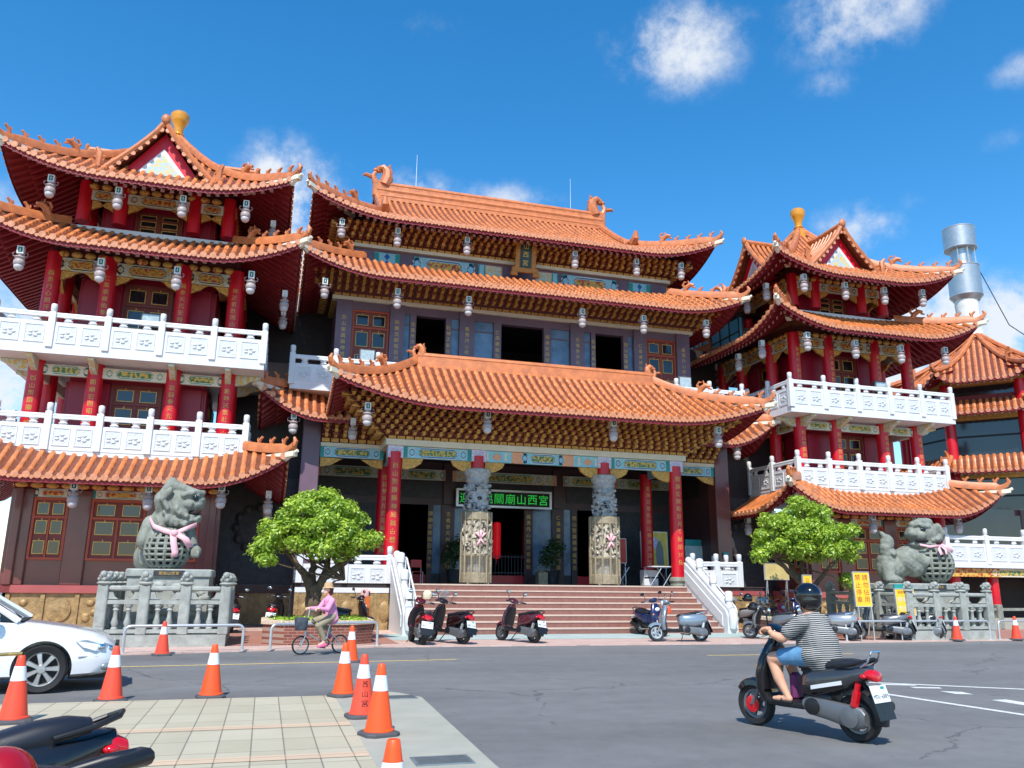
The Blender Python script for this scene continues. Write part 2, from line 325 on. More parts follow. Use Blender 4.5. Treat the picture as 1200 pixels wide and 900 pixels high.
# ---------------------------------------------------------------- Chinese roof
class Roof:
    """eave rectangle half sizes ax, ay about (cx,cy); z = P(d), d = distance in from the eave; corners lift by U over length Lc"""
    def __init__(s, cx, cy, ax, ay, ze, P, dF, dS, U=.8, Lc=3., sp=.29, r=.095, sides='FBLR', ymax=None):
        s.__dict__.update(locals()); s.Dl = 3.2
    def z(s, d, dc): return s.ze+s.P(d)+s.U*max(0, 1-max(dc, 0)/s.Lc)**2*max(0, 1-d/s.Dl)**1.5
    def frame(s, side):
        # returns half length, dmax along side, mapping (p,d)->xy
        if side == 'F': return s.ax, s.dF, s.dS, lambda p, d: (s.cx+p, s.cy-s.ay+d)
        if side == 'B': return s.ax, s.dF, s.dS, lambda p, d: (s.cx-p, s.cy+s.ay-d)
        if side == 'L': return s.ay, s.dS, s.dF, lambda p, d: (s.cx-s.ax+d, s.cy-p)
        return s.ay, s.dS, s.dF, lambda p, d: (s.cx+s.ax-d, s.cy+p)
    def dmax(s, A, D, D2, p):
        e = A-abs(p)
        return D if e >= min(D, D2)-1e-6 else min(D, e)
    def rows(s, side):
        A, D, D2, xy = s.frame(side); n = max(2, round(2*A/s.sp)); sp = 2*A/n
        for i in range(n):
            p = -A+(i+.5)*sp
            if s.ymax is not None and side in 'LR' and xy(p, 0)[1] > s.ymax: continue
            yield p, sp, A, D, D2, xy
    def build(s, parent, off, rafters=1.9, name='roof', beasts=True, top_ridge=None, ornament=True, hips='FL FR BL BR', raft_step=1):
        t = MB(); rf = MB(); zz = s.z
        for side in s.sides:
            for p, sp, A, D, D2, xy in s.rows(side):
                dm = s.dmax(A, D, D2, p)
                # pan sheet strip
                e0, e1 = p-sp/2, p+sp/2; d0, d1 = s.dmax(A, D, D2, e0*(1-1e-6)), s.dmax(A, D, D2, e1*(1-1e-6))
                if abs(d0-d1) > sp*1.5: d0 = d1 = max(d0, d1) if abs(p) < A-min(D, D2) else min(d0, d1)
                k = max(2, int(max(d0, d1)/.55)+1); vs = []
                for j in range(k+1):
                    for e, dd in ((e0, d0), (e1, d1)):
                        d = dd*j/k; x, y = xy(e, d); vs.append((x, y, zz(d, A-abs(e)-d)))
                t.add(vs, [(2*j, 2*j+1, 2*j+3, 2*j+2) for j in range(k)], pan_m)
                # soffit strip
                rs = [min(rafters, q) for q in (d0, d1)]; vs = []
                for j in range(5):
                    for e, dd in ((e0, rs[0]), (e1, rs[1])):
                        d = .04+(dd-.04)*j/4 if dd > .04 else dd; x, y = xy(e, d); vs.append((x, y, zz(d, A-abs(e)-d)-.16))
                rf.add(vs, [(2*j, 2*j+1, 2*j+3, 2*j+2) for j in range(4)], red_soffit)
                # fascia
                (xa, ya), (xb, yb) = xy(e0, .03), xy(e1, .03); za, zb = zz(0, A-abs(e0)), zz(0, A-abs(e1))
                rf.add([(xa, ya, za), (xb, yb, zb), (xb, yb, zb-.2), (xa, ya, za-.2)], [(0, 1, 2, 3)], rafter_m)
                # cover tile row
                if dm > .12:
                    nt_ = max(1, round(dm/.33)); n_ = 5; rings = []
                    for j in range(nt_):
                        for q, rr in ((j, 1.), (j+.97, .84)):
                            d = dm*q/nt_; x, y = xy(p, d); h = zz(d, A-abs(p)-d)
                            (xs, ys), (xt, yt) = xy(p-s.r*rr, d), xy(p+s.r*rr, d); r_ = s.r*rr
                            dx, dy = (xt-xs)/2, (yt-ys)/2
                            rings.append([(x-dx*cos(pi*a/(n_-1)), y-dy*cos(pi*a/(n_-1)), h-.02+(r_*1.05+.02)*sin(pi*a/(n_-1))) for a in range(n_)])
                    t.loft(rings, tile, closed=False)
                    # tile head disc + drip tile
                    x, y = xy(p, -.035); h = zz(0, A-abs(p)); (x1, y1) = xy(p+1, -.035); ux, uy = x1-x, y1-y; (xi, yi) = xy(p, .03)
                    w = [(cos(2*pi*a/8)*s.r*1.12, sin(2*pi*a/8)*s.r*1.12+.012) for a in range(8)]
                    t.add([(x+ux*a, y+uy*a, h+b) for a, b in w]+[(xi+ux*a, yi+uy*a, h+b) for a, b in w], [tuple(range(8))]+[(a, (a+1) % 8, (a+1) % 8+8, a+8) for a in range(8)], tile_end)
                    (xe, ye) = xy(p+sp/2, -.02); he = zz(0, A-abs(p+sp/2)); g = sp*.33
                    t.add([(xe-ux*g, ye-uy*g, he), (xe+ux*g, ye+uy*g, he), (xe+ux*g*.6, ye+uy*g*.6, he-.07), (xe, ye, he-.12), (xe-ux*g*.6, ye-uy*g*.6, he-.07)], [(0, 1, 2, 3, 4)], tile_end)
                # rafters : upper flying rafters and lower round ones
                for lv, (da, dz, w) in enumerate(((.1, -.2, .055), (.62, -.33, .06))):
                    db = min(rafters, max(0, s.dmax(A, D, D2, p)))
                    if db-da < .1: continue
                    vs = []
                    for d in (da, (da+db)/2, db):
                        h = zz(d, A-abs(p)-d)+dz; (x, y) = xy(p-w, d); (x1, y1) = xy(p+w, d)
                        vs += [(x, y, h+.07), (x1, y1, h+.07), (x1, y1, h-.05), (x, y, h-.05)]
                    rf.add(vs, [(0, 1, 5, 4), (1, 2, 6, 5), (2, 3, 7, 6), (3, 0, 4, 7), (4, 5, 9, 8), (5, 6, 10, 9), (6, 7, 11, 10), (7, 4, 8, 11)], rafter_m)
                    rf.add(vs[:4], [(0, 1, 2, 3)], raft_end)
        ro = t.build(name, parent, off=off, fix=False); rf.build('rafters', ro, off=off, fix=False)
        # hip ridges
        dmx = min(s.dF, s.dS)
        for c in hips.split():
            sx = -1 if c[1] == 'L' else 1; sy = -1 if c[0] == 'F' else 1
            at = lambda d, u=0.: V((s.cx+sx*(s.ax-d), s.cy+sy*(s.ay-d), zz(max(d, 0), 0)+u+(max(0, -d)*.9)))
            if sy > 0 and s.ymax is not None: continue
            h = MB(); ds = [-.16, -.06, .05]+[dmx*k/9 for k in range(1, 10)]; rings = []
            pr = V((sy, -sx, 0)).normalized()*.11
            if sx*sy > 0: pr = -pr
            for d in ds:
                p = at(d, .02); g = .30 if d > .1 else .2
                rings.append([tuple(p-pr), tuple(p+pr), tuple(p+pr+V((0, 0, g*.7))), tuple(p+pr*.5+V((0, 0, g))), tuple(p-pr*.5+V((0, 0, g))), tuple(p-pr+V((0, 0, g*.7)))])
            h.loft(rings, ridge_m)
            tip = at(-.14, .12); h.tube([tip, tip+V((sx*.05, sy*.05, .12)), tip+V((sx*.0, sy*.0, .26))], [.09, .08, .04], ridge_m, 6)
            # corner beam under the hip, painted
            a = at(-.2, -.12); b = at(min(1.7, dmx), -.32); bm = MB(); q = pr*.9
            bm.add([tuple(a-q), tuple(a+q), tuple(a+q-V((0, 0, .16))), tuple(a-q-V((0, 0, .16))), tuple(b-q), tuple(b+q), tuple(b+q-V((0, 0, .2))), tuple(b-q-V((0, 0, .2)))], [(0, 1, 2, 3), (4, 7, 6, 5), (0, 4, 5, 1), (1, 5, 6, 2), (2, 6, 7, 3), (3, 7, 4, 0)], cream_p)
            e = at(-.26, -.16); bm.tube([e, at(.1, -.19)], [.06, .09], cream_p, 6)
            h.build('hip_ridge', ro, off=off); bm.build('corner_beam', ro, off=off)
            if beasts:
                for k, d in enumerate((.12, .5, .88, 1.26, 1.64)):
                    if d > dmx-.3: break
                    o = dup(BEAST if k < 4 else BEAST_L, tuple(at(d, .28)-V(off)), ro, math.atan2(sy, sx))
        return ro

def explode(ob):
    """far-apart pieces of one part become parts of their own"""
    import numpy as np
    me = ob.data; n = len(me.vertices)
    if n < 16: return
    par = list(range(n))
    def fnd(i):
        while par[i] != i: par[i] = par[par[i]]; i = par[i]
        return i
    for p in me.polygons:
        v = p.vertices; a = fnd(v[0])
        for q in v[1:]: par[fnd(q)] = a
    co_ = np.empty(n*3); me.vertices.foreach_get('co', co_); co_ = co_.reshape(-1, 3); rt = np.array([fnd(i) for i in range(n)]); ids, inv = np.unique(rt, return_inverse=True); k = len(ids)
    if k < 2 or k > 900: return
    lo = np.full((k, 3), 1e9); hi = np.full((k, 3), -1e9); np.minimum.at(lo, inv, co_); np.maximum.at(hi, inv, co_); sz = np.linalg.norm(hi-lo, axis=1)
    g = list(range(k))
    def f2(i):
        while g[i] != i: g[i] = g[g[i]]; i = g[i]
        return i
    for i in range(k):
        gap = np.linalg.norm(np.maximum(0, np.maximum(lo[i]-hi, lo-hi[i])), axis=1)
        for j in np.nonzero(gap < .48*np.maximum(sz[i], sz))[0]: g[f2(int(j))] = f2(i)
    lab = np.array([f2(i) for i in range(k)])[inv]; u = np.unique(lab)
    if len(u) < 2: return
    P_ = [list(p.vertices) for p in me.polygons]; mi_ = [p.material_index for p in me.polygons]; sm = [p.use_smooth for p in me.polygons]; kd = [c for c in bpy.data.objects if c.parent == ob]
    for q in u:
        idx = np.nonzero(lab == q)[0]; mp = {int(a): i for i, a in enumerate(idx)}; fs = [i for i, p in enumerate(P_) if lab[p[0]] == q]
        m2 = bpy.data.meshes.new(me.name); m2.from_pydata([tuple(co_[a]) for a in idx], [], [[mp[a] for a in P_[i]] for i in fs])
        for m in me.materials: m2.materials.append(m)
        m2.polygons.foreach_set('material_index', [mi_[i] for i in fs]); m2.polygons.foreach_set('use_smooth', [sm[i] for i in fs]); m2.set_sharp_from_angle(angle=R(38)); m2.update()
        if q == u[0]: ob.data = m2
        else:
            c = ob.copy(); c.data = m2; COL.objects.link(c)
SKIP = ('roof', 'rafters', 'hip_ridge', 'balustrade', 'rail', 'crown', 'branches', 'ground_cover', 'post', 'ridge', 'terrace_relief', 'cage', 'dragon', 'step', 'spokes', 'gate_bars', 'door_seam', 'bracket_band', 'straps', 'gable', 'lettering', 'openwork')
def explode_all(root):
    for o in list(bpy.data.objects):
        r = o
        while r.parent: r = r.parent
        if r is root and o.type == 'MESH' and o.parent and not any(o.name.startswith(k) for k in SKIP): explode(o)
# ---------------------------------------------------------------- materials with a laid pattern
def brickmat(name, c1, c2, mortar, w, h, off=0., msize=.012, rough=.8, var=.12, rot=0, bump=.3):
    m = mat(name, c1, rough); t = m.node_tree; b = t.nodes['Principled BSDF']; g = [n for n in t.nodes if n.type == 'NEW_GEOMETRY'][0]
    mp = nd(t, 'ShaderNodeMapping'); mp.inputs['Rotation'].default_value = (0, 0, rot); t.links.new(g.outputs['Position'], mp.inputs[0])
    br = nd(t, 'ShaderNodeTexBrick'); br.offset = off; br.squash = 1
    br.inputs['Color1'].default_value = (*s2l(c1), 1); br.inputs['Color2'].default_value = (*s2l(c2), 1); br.inputs['Mortar'].default_value = (*s2l(mortar), 1)
    br.inputs['Scale'].default_value = 1; br.inputs['Mortar Size'].default_value = msize; br.inputs['Brick Width'].default_value = w; br.inputs['Row Height'].default_value = h; br.inputs['Mortar Smooth'].default_value = .3
    t.links.new(mp.outputs[0], br.inputs['Vector'])
    n = nd(t, 'ShaderNodeTexNoise'); n.inputs['Scale'].default_value = 1.3; n.inputs['Detail'].default_value = 9; n.inputs['Roughness'].default_value = .7; t.links.new(g.outputs['Position'], n.inputs['Vector'])
    n2 = nd(t, 'ShaderNodeTexNoise'); n2.inputs['Scale'].default_value = 90; n2.inputs['Detail'].default_value = 3; t.links.new(g.outputs['Position'], n2.inputs['Vector'])
    s = mth(t, 'ADD', mth(t, 'MULTIPLY', mth(t, 'SUBTRACT', n.outputs[0], .5), var*3), mth(t, 'ADD', mth(t, 'MULTIPLY', mth(t, 'SUBTRACT', n2.outputs[0], .5), var*1.2), 1.))
    vm = nd(t, 'ShaderNodeVectorMath', operation='SCALE'); t.links.new(br.outputs[0], vm.inputs[0]); t.links.new(s, vm.inputs['Scale']); t.links.new(vm.outputs[0], b.inputs['Base Color'])
    bp = nd(t, 'ShaderNodeBump'); bp.inputs['Strength'].default_value = bump; bp.inputs['Distance'].default_value = .01; t.links.new(mth(t, 'SUBTRACT', 1., br.outputs['Fac']), bp.inputs['Height']); t.links.new(bp.outputs[0], b.inputs['Normal'])
    return m
def nd_y(t, g):
    q = nd(t, 'ShaderNodeSeparateXYZ'); t.links.new(g.outputs['Position'], q.inputs[0]); return q.outputs[1]
def asphalt(name, c, patch):
    m = mat(name, c, .88); t = m.node_tree; b = t.nodes['Principled BSDF']; g = [n for n in t.nodes if n.type == 'NEW_GEOMETRY'][0]
    def noise(sc, det=6, ro=.6, sx=1, sy=1):
        mp = nd(t, 'ShaderNodeMapping'); mp.inputs['Scale'].default_value = (sx, sy, 1); t.links.new(g.outputs['Position'], mp.inputs[0])
        n = nd(t, 'ShaderNodeTexNoise'); n.inputs['Scale'].default_value = sc; n.inputs['Detail'].default_value = det; n.inputs['Roughness'].default_value = ro; t.links.new(mp.outputs[0], n.inputs['Vector']); return n.outputs[0]
    big = noise(.35, 8, .65, .45, 1.3); mid = noise(2.6, 8, .7); fine = noise(110, 3, .6); vo = nd(t, 'ShaderNodeTexVoronoi'); vo.inputs['Scale'].default_value = 130; t.links.new(g.outputs['Position'], vo.inputs['Vector'])
    s = mth(t, 'ADD', 1., mth(t, 'MULTIPLY', mth(t, 'SUBTRACT', big, .5), 1.0)); s = mth(t, 'ADD', s, mth(t, 'MULTIPLY', mth(t, 'SUBTRACT', mid, .5), .6)); s = mth(t, 'ADD', s, mth(t, 'MULTIPLY', mth(t, 'SUBTRACT', fine, .5), 1.1))
    # pale grit and dark oil specks
    sp = nd(t, 'ShaderNodeTexVoronoi'); sp.inputs['Scale'].default_value = 3.1; sp.inputs['Randomness'].default_value = 1; t.links.new(g.outputs['Position'], sp.inputs['Vector'])
    dk = mth(t, 'MULTIPLY', mth(t, 'LESS_THAN', sp.outputs['Distance'], .075), mth(t, 'GREATER_THAN', mid, .52)); s = mth(t, 'MULTIPLY', s, mth(t, 'SUBTRACT', 1., mth(t, 'MULTIPLY', dk, .3)))
    wv = nd(t, 'ShaderNodeTexNoise'); wv.inputs['Scale'].default_value = .9; wv.inputs['Detail'].default_value = 6; t.links.new(g.outputs['Position'], wv.inputs['Vector'])
    av = nd(t, 'ShaderNodeVectorMath', operation='ADD'); t.links.new(g.outputs['Position'], av.inputs[0]); t.links.new(wv.outputs['Color'], av.inputs[1])
    ck = nd(t, 'ShaderNodeTexVoronoi', feature='DISTANCE_TO_EDGE'); ck.inputs['Scale'].default_value = .21; t.links.new(av.outputs[0], ck.inputs['Vector'])
    cr = mth(t, 'MULTIPLY', mth(t, 'LESS_THAN', ck.outputs['Distance'], .0035), mth(t, 'GREATER_THAN', big, .5)); s = mth(t, 'MULTIPLY', s, mth(t, 'SUBTRACT', 1., mth(t, 'MULTIPLY', cr, .38)))
    tr = mth(t, 'MULTIPLY', mth(t, 'SINE', mth(t, 'ADD', mth(t, 'MULTIPLY', nd_y(t, g), 1.9), .6)), .05); s = mth(t, 'ADD', s, tr)
    vm = nd(t, 'ShaderNodeVectorMath', operation='SCALE'); vm.inputs[0].default_value = s2l(c); t.links.new(s, vm.inputs['Scale']); t.links.new(vm.outputs[0], b.inputs['Base Color'])
    bp = nd(t, 'ShaderNodeBump'); bp.inputs['Strength'].default_value = .35; bp.inputs['Distance'].default_value = .006; t.links.new(vo.outputs['Distance'], bp.inputs['Height']); t.links.new(bp.outputs[0], b.inputs['Normal'])
    return m
road_m = asphalt('asphalt', (112, 111, 109), 0)
pave_m = brickmat('near_paving', (186, 177, 152), (174, 165, 140), (128, 120, 104), .3, .6, 0, .008, var=.10)
tan_m = brickmat('tan_paving_strip', (204, 178, 148), (196, 170, 142), (150, 130, 110), .3, .15, 0, .006, var=.1)
conc_m = mat('concrete_slab', (154, 152, 138), .85, rgb2=(172, 169, 153), scale=2.2, thr=.5, soft=.25, bump=.25, bscale=120, detail=9)
fore_m = brickmat('forecourt_paving', (206, 178, 164), (192, 160, 148), (170, 146, 134), .3, .15, .5, .006, var=.1)
fore_g = brickmat('forecourt_grey_green', (176, 190, 184), (164, 180, 174), (140, 150, 146), .6, .6, 0, .008, var=.08)
fore_r = brickmat('red_brick_paving', (176, 122, 104), (160, 108, 94), (150, 120, 104), .2, .1, .5, .006, var=.12)
line_w = mat('road_paint_white', (214, 214, 208), .7, rgb2=(170, 168, 162), scale=14, thr=.62, soft=.08, detail=8)
line_y = mat('road_paint_yellow', (214, 186, 112), .7, rgb2=(150, 138, 108), scale=14, thr=.6, soft=.08, detail=8)
def sheet(name, poly, z, m, kind='structure'):
    b = MB(); b.add([(x, y, z) for x, y in poly], [tuple(range(len(poly)))], m); o = b.build(name, None, ang=0, fix=False); o['kind'] = kind; return o
def slab(name, poly, z0, z1, m):
    b = MB(); n = len(poly); b.add([(x, y, z0) for x, y in poly]+[(x, y, z1) for x, y in poly], [tuple(range(n, 2*n))]+[(i, (i+1) % n, (i+1) % n+n, i+n) for i in range(n)], m)
    o = b.build(name, None, ang=0); o['kind'] = 'structure'; return o
sheet('road', [(-900, -700), (900, -700), (900, 1500), (-900, 1500)], 0, road_m)
slab('forecourt', [(-60, 16.6), (-3, 19.45), (2.7, 20.85), (13.4, 20.55), (22, 20.75), (60, 20.6), (60, 60), (-60, 60)], -.1, .03, fore_m)
sheet('forecourt_strip', [(3.45, 22.9), (15.45, 22.7), (15.45, 25.6), (3.45, 25.6)], .034, fore_g)
sheet('forecourt_brick', [(15.5, 21.4), (40, 21.6), (40, 27), (15.5, 27)], .034, fore_r)
sheet('forecourt_brick', [(-20, 20.4), (3.4, 21.6), (3.4, 27.5), (-20, 27.5)], .034, fore_r)
slab('pavement', [(-40, -12), (1.04, -12), (1.04, 12.12), (-40, 12.12)], -.05, .028, pave_m)
slab('pavement_edge', [(1.04, -12), (1.96, -12), (2.03, 7.3), (2.18, 11.7), (1.95, 12.2), (1.7, 12.5), (1.04, 12.42)], -.05, .030, conc_m)
for yy in (9.74, 8.06, 6.4): sheet('pavement_strip', [(-40, yy-.11), (1.03, yy-.11), (1.03, yy+.11), (-40, yy+.11)], .032, tan_m)
def line(name, pts, w, m, z=.004):
    b = MB()
    for (x0, y0), (x1, y1) in zip(pts[:-1], pts[1:]):
        d = V((x1-x0, y1-y0, 0)).normalized(); q = V((-d.y, d.x, 0))*w/2
        b.add([(x0-q.x, y0-q.y, z), (x1-q.x, y1-q.y, z), (x1+q.x, y1+q.y, z), (x0+q.x, y0+q.y, z)], [(0, 1, 2, 3)], m)
    o = b.build(name, None, ang=0, fix=False); o['kind'] = 'structure'
line('road_marking', [(-9, 16.7), (-2, 17.0), (3.95, 17.4)], .12, line_y)
line('road_marking', [(9.8, 17.45), (13.6, 17.3)], .12, line_y)
line('road_marking', [(9.35, 12.5), (9.84, 12.15), (11.68, 10.86), (14.5, 8.9)], .13, line_w)
line('road_marking', [(9.0, 11.05), (9.36, 8.6), (9.75, 6.0)], .13, line_w)
bb = MB()
for a in ([(9.85, 11.95), (10.35, 11.75), (10.3, 11.6), (9.82, 11.8)], [(10.05, 11.5), (10.5, 11.36), (10.42, 11.2), (10.02, 11.33)], [(10.12, 10.95), (10.4, 10.8), (10.33, 10.5), (10.1, 10.6)]): bb.add([(x, y, .004) for x, y in a], [tuple(range(len(a)))], line_w)
bb.box(10.1, 10.35, 9.4, 9.95, .001, .004, line_w); o = bb.build('road_marking', None, ang=0); o['kind'] = 'structure'
# ---------------------------------------------------------------- shared building pieces
TXT = ['西山聖蹟顯神威萬古馨香', '關廟宏開昭日月千秋俎豆', '忠義參天光史冊威靈有赫', '乾坤正氣壯河山德澤長流', '義勇丹心照汗青春秋大節', '仁風廣被佑黎民福蔭無疆']
def painted(mb, x0, x1, y, z0, z1, M=None, bg=aqua_p, fr=blue_p, sc=scroll_m, end=teal_p, parts=3, d=.14):
    """painted beam facing -y with its end caps and lobed cartouche"""
    mb.box(x0, x1, y, y+d, z0, z1, bg, M); h = (z1-z0)/2; zc = (z0+z1)/2; L_ = x1-x0
    def face(poly, e, m): mb.add([(x, y-e, z) for x, z in poly]+[(x, y-e+.003, z) for x, z in poly], [tuple(range(len(poly)))], m, M)
    def hexa(a, b, hh, e, m, k=.7): face([(a, zc-hh), (b, zc-hh), (b+k*hh, zc-hh*.35), (b+k*hh*.6, zc), (b+k*hh, zc+hh*.35), (b, zc+hh), (a, zc+hh), (a-k*hh, zc+hh*.35), (a-k*hh*.6, zc), (a-k*hh, zc-hh*.35)], e, m)
    w = min(.09*L_, h*.7)
    for a, b in ((x0, x0+w), (x1-w, x1)): face([(a, z0+.01), (b, z0+.01), (b, z1-.01), (a, z1-.01)], .004, end)
    a, b = x0+L_*.26, x1-L_*.26
    if a < b:
        for q, s_ in ((a-h*1.7, -1), (b+h*1.7, 1)):
            hexa(q-h*.1, q+h*.1, h*.86, .004, cream_p); hexa(q-h*.1, q+h*.1, h*.66, .007, fr); hexa(q-h*.1, q+h*.1, h*.46, .010, bg)
        hexa(a, b, h*.95, .004, cream_p); hexa(a, b, h*.82, .007, fr); hexa(a, b, h*.66, .010, bg); hexa(a, b, h*.54, .013, sc)
def brackets(mb, x0, x1, y, z0, z1, out, M=None, pitch=.31, exp=(0, 0), lay=.15):
    """tiers of gilded bracket arms stepping outwards (towards -y) as they rise"""
    n = max(2, round((z1-z0)/lay)); dz = (z1-z0)/n
    mb.add([(x0, y, z0), (x1, y, z0), (x1+exp[1]*out, y-out+.1, z1), (x0-exp[0]*out, y-out+.1, z1)], [(0, 1, 2, 3)], brk_back, M)
    k0 = max(1, round((x1-x0)/pitch))
    for k in range(n):
        f = (k+.2)/n; yo = y-out*f; a, b = x0-exp[0]*out*f, x1+exp[1]*out*f; z = z0+k*dz; m_ = max(1, round((b-a)/pitch)); p = (b-a)/m_
        for i in range(m_):
            xc = a+(i+.5)*p
            if k == 0: mb.box(xc-p*.42, xc+p*.42, yo-.1, yo+.1, z, z+dz*1.05, gold_br, M); continue
            mb.box(xc-.055, xc+.055, yo-.22, yo+.16, z, z+dz*.92, gold_br, M)
            if (i+k) % 2: mb.box(xc-p*.44, xc+p*.44, yo-.13, yo-.05, z+dz*.35, z+dz*.75, gold_br2, M)
            else: mb.box(xc-.1, xc+.1, yo-.27, yo-.13, z+dz*.45, z+dz*.98, gold_br2, M)
    return mb
def window(parent, x0, x1, z0, z1, y, M, off, cols=2, rows=(.3, .35, .35), fm=frame_m, pm=frame_d):
    """timber window : frame, panelled leaves and dark panes with gilt borders"""
    f = MB(); f.M = M; t = .07
    f.box(x0, x0+t, y-.05, y+.06, z0, z1, fm); f.box(x1-t, x1, y-.05, y+.06, z0, z1, fm); f.box(x0+t, x1-t, y-.05, y+.06, z0, z0+t, fm); f.box(x0+t, x1-t, y-.05, y+.06, z1-t, z1, fm)
    f.box(x0+t, x1-t, y, y+.05, z0+t, z1-t, pm)
    H = z1-z0-2*t; z = z1-t; pn = MB(); pn.M = M; fr = rows[0]
    f.box(x0+t, x1-t, y-.06, y-.003, z1-t-H*fr-.035, z1-t-H*fr+.035, fm)
    w = (x1-x0-2*t)/cols
    for i in range(1, cols): f.box(x0+t+i*w-.025, x0+t+i*w+.025, y-.035, y-.003, z0+t, z1-t-H*fr-.036, fm)
    for r in rows:
        zb = z-H*r
        for i in range(cols):
            a, b, c, d = x0+t+i*w+w*.17, x0+t+(i+1)*w-w*.17, zb+H*r*.2, z-H*r*.2
            pn.box(a, b, y-.012, y-.004, c, d, glass_d)
            g = .022
            for bx in ((a-g, b+g, c-g, c), (a-g, b+g, d, d+g), (a-g, a, c, d), (b, b+g, c, d)): f.box(bx[0], bx[1], y-.03, y-.003, bx[2], bx[3], gold_m)
            f.box((a+b)/2-.012, (a+b)/2+.012, y-.025, y-.003, d+g, d+g+H*r*.1, gold_m)
        z = zb
    o = f.build('window', parent, off=off); pn.build('pane', o, off=off); return o
POSTS = {}
def post_mesh(w, h):
    b = MB(); b.bbox(-w/2, w/2, -w/2, w/2, 0, h-.28, .012, white_m)
    b.lathe([(w*.36, h-.28), (w*.36, h-.25), (w*.47, h-.22), (w*.47, h-.05), (w*.40, h-.015), (w*.2, h)], white_m, 14)
    o = b.build('post', None); me = o.data; bpy.data.objects.remove(o); return me
def balustrade(parent, pts, z0, off, hp=.86, hr=1.14, ht=1.5, bay=1.55, w=.2, first=True, last=True, th=.09):
    """white carved balustrade along a polyline : panels, rail with small vases, capped posts"""
    pn = MB(); rl = MB(); me = POSTS.setdefault((w, ht), None) or post_mesh(w, ht); POSTS[(w, ht)] = me
    pp = []
    for (xa, ya), (xb, yb) in zip(pts[:-1], pts[1:]):
        d = V((xb-xa, yb-ya, 0)); l = d.length; n = max(1, round(l/bay)); M = T(xa, ya, 0)@RZ(math.atan2(d.y, d.x)); st = l/n
        for i in range(n+1):
            q = M@V((i*st, 0, 0)); pp.append(q)
        pn.box(w*.4, l-w*.4, -th/2, th/2, z0, z0+hp, white_m, M); rl.box(0, l, -.05, .05, z0+hr-.1, z0+hr, white_m, M); rl.tube([(0, 0, z0+hr), (l, 0, z0+hr)], .06, white_m, 8, M=M)
        for i in range(n):
            a, b = i*st+w/2, (i+1)*st-w/2; k = 2 if st > 1.1 else 1; pw = (b-a)/k
            for j in range(k):
                x0, x1 = a+j*pw+.07, a+(j+1)*pw-.07; g = .03
                for sy in (-1, 1):
                    Y = lambda e: sorted((sy*(th/2-.01), sy*(th/2+e)))
                    for bx in ((x0, x1, z0+.14, z0+.14+g), (x0, x1, z0+hp-.1-g, z0+hp-.1), (x0, x0+g, z0+.14+g, z0+hp-.1-g), (x1-g, x1, z0+.14+g, z0+hp-.1-g)):
                        pn.box(bx[0], bx[1], *Y(.022), bx[2], bx[3], white_m, M)
                    pn.box(x0+g, x1-g, *Y(.006), z0+.14+g, z0+hp-.1-g, relief_m, M)
                    cx, cz = (x0+x1)/2, z0+hp*.5
                    for e in range(5):
                        aa = e*1.26; pn.ell((cx+cos(aa)*.13, sy*(th/2+.008), cz+sin(aa)*.08), (.07, .03, .045), relief_m, 8, 5, M=M)
                xm = a+(j+.5)*pw
                rl.lathe([(.05, z0+hp), (.075, z0+hp+.05), (.045, z0+hp+.1), (.08, z0+hr-.1)], white_m, 8, M=M@T(xm, 0, 0)@MX.Diagonal((1.8, 1, 1, 1)))
    po = pn.build('balustrade', parent, off=off); rl.build('rail', po, off=off)
    seen = []
    for q in pp:
        if any((q-s).length < .15 for s in seen): continue
        seen.append(q); o = bpy.data.objects.new('post', me); COL.objects.link(o); o.parent = po; o.location = q+V((0, 0, z0))-V(off)
    return po
def column(parent, x, y, z0, z1, r, off, text=None, size=.2, ztop=None, base=True, m=red_col, pitch=1.2):
    b = MB(); b.lathe([(r*1.04, z0+.24), (r, z0+.5), (r*.97, z1)], m, 24, (x, y, 0))
    o = b.build('column', parent, off=off)
    if base:
        q = MB(); q.lathe([(r*1.25, z0), (r*1.3, z0+.06), (r*1.22, z0+.1), (r*1.42, z0+.2), (r*1.3, z0+.3), (r*1.06, z0+.34)], green_stone, 20, (x, y, 0)); q.build('plinth', o, off=off)
    if text:
        q = MB(); couplet(q, text, size, gold_m, x, y, r*1.0, ztop or z1-.5, pitch); q.build('couplet', o, off=off, fix=False)
    return o
# ridge beasts : small crouching figures and a larger horned one
bm_ = MB(); bm_.tube([(-.08, 0, -.02), (-.04, 0, .12), (.04, 0, .2), (.1, 0, .22)], [.07, .06, .045, .03], ridge_m, 7); bm_.tube([(-.08, 0, .05), (-.13, 0, .16), (-.1, 0, .22)], [.03, .03, .015], ridge_m, 5); bm_.tube([(.04, 0, .18), (.05, 0, .27)], [.03, .012], ridge_m, 5)
BEAST = bm_.build('ridge_beast', None)
bm_ = MB(); bm_.tube([(-.2, 0, 0), (-.1, 0, .2), (.08, 0, .3), (.24, 0, .26)], [.12, .12, .1, .05], ridge_m, 8); bm_.tube([(-.16, 0, .15), (-.26, 0, .34), (-.18, 0, .46), (-.08, 0, .44)], [.06, .055, .045, .02], ridge_m, 6); bm_.tube([(.02, 0, .32), (-.02, 0, .5)], [.05, .02], ridge_m, 6); bm_.tube([(.16, 0, .2), (.3, 0, .12)], [.05, .03], ridge_m, 6)
BEAST_L = bm_.build('ridge_dragon', None)
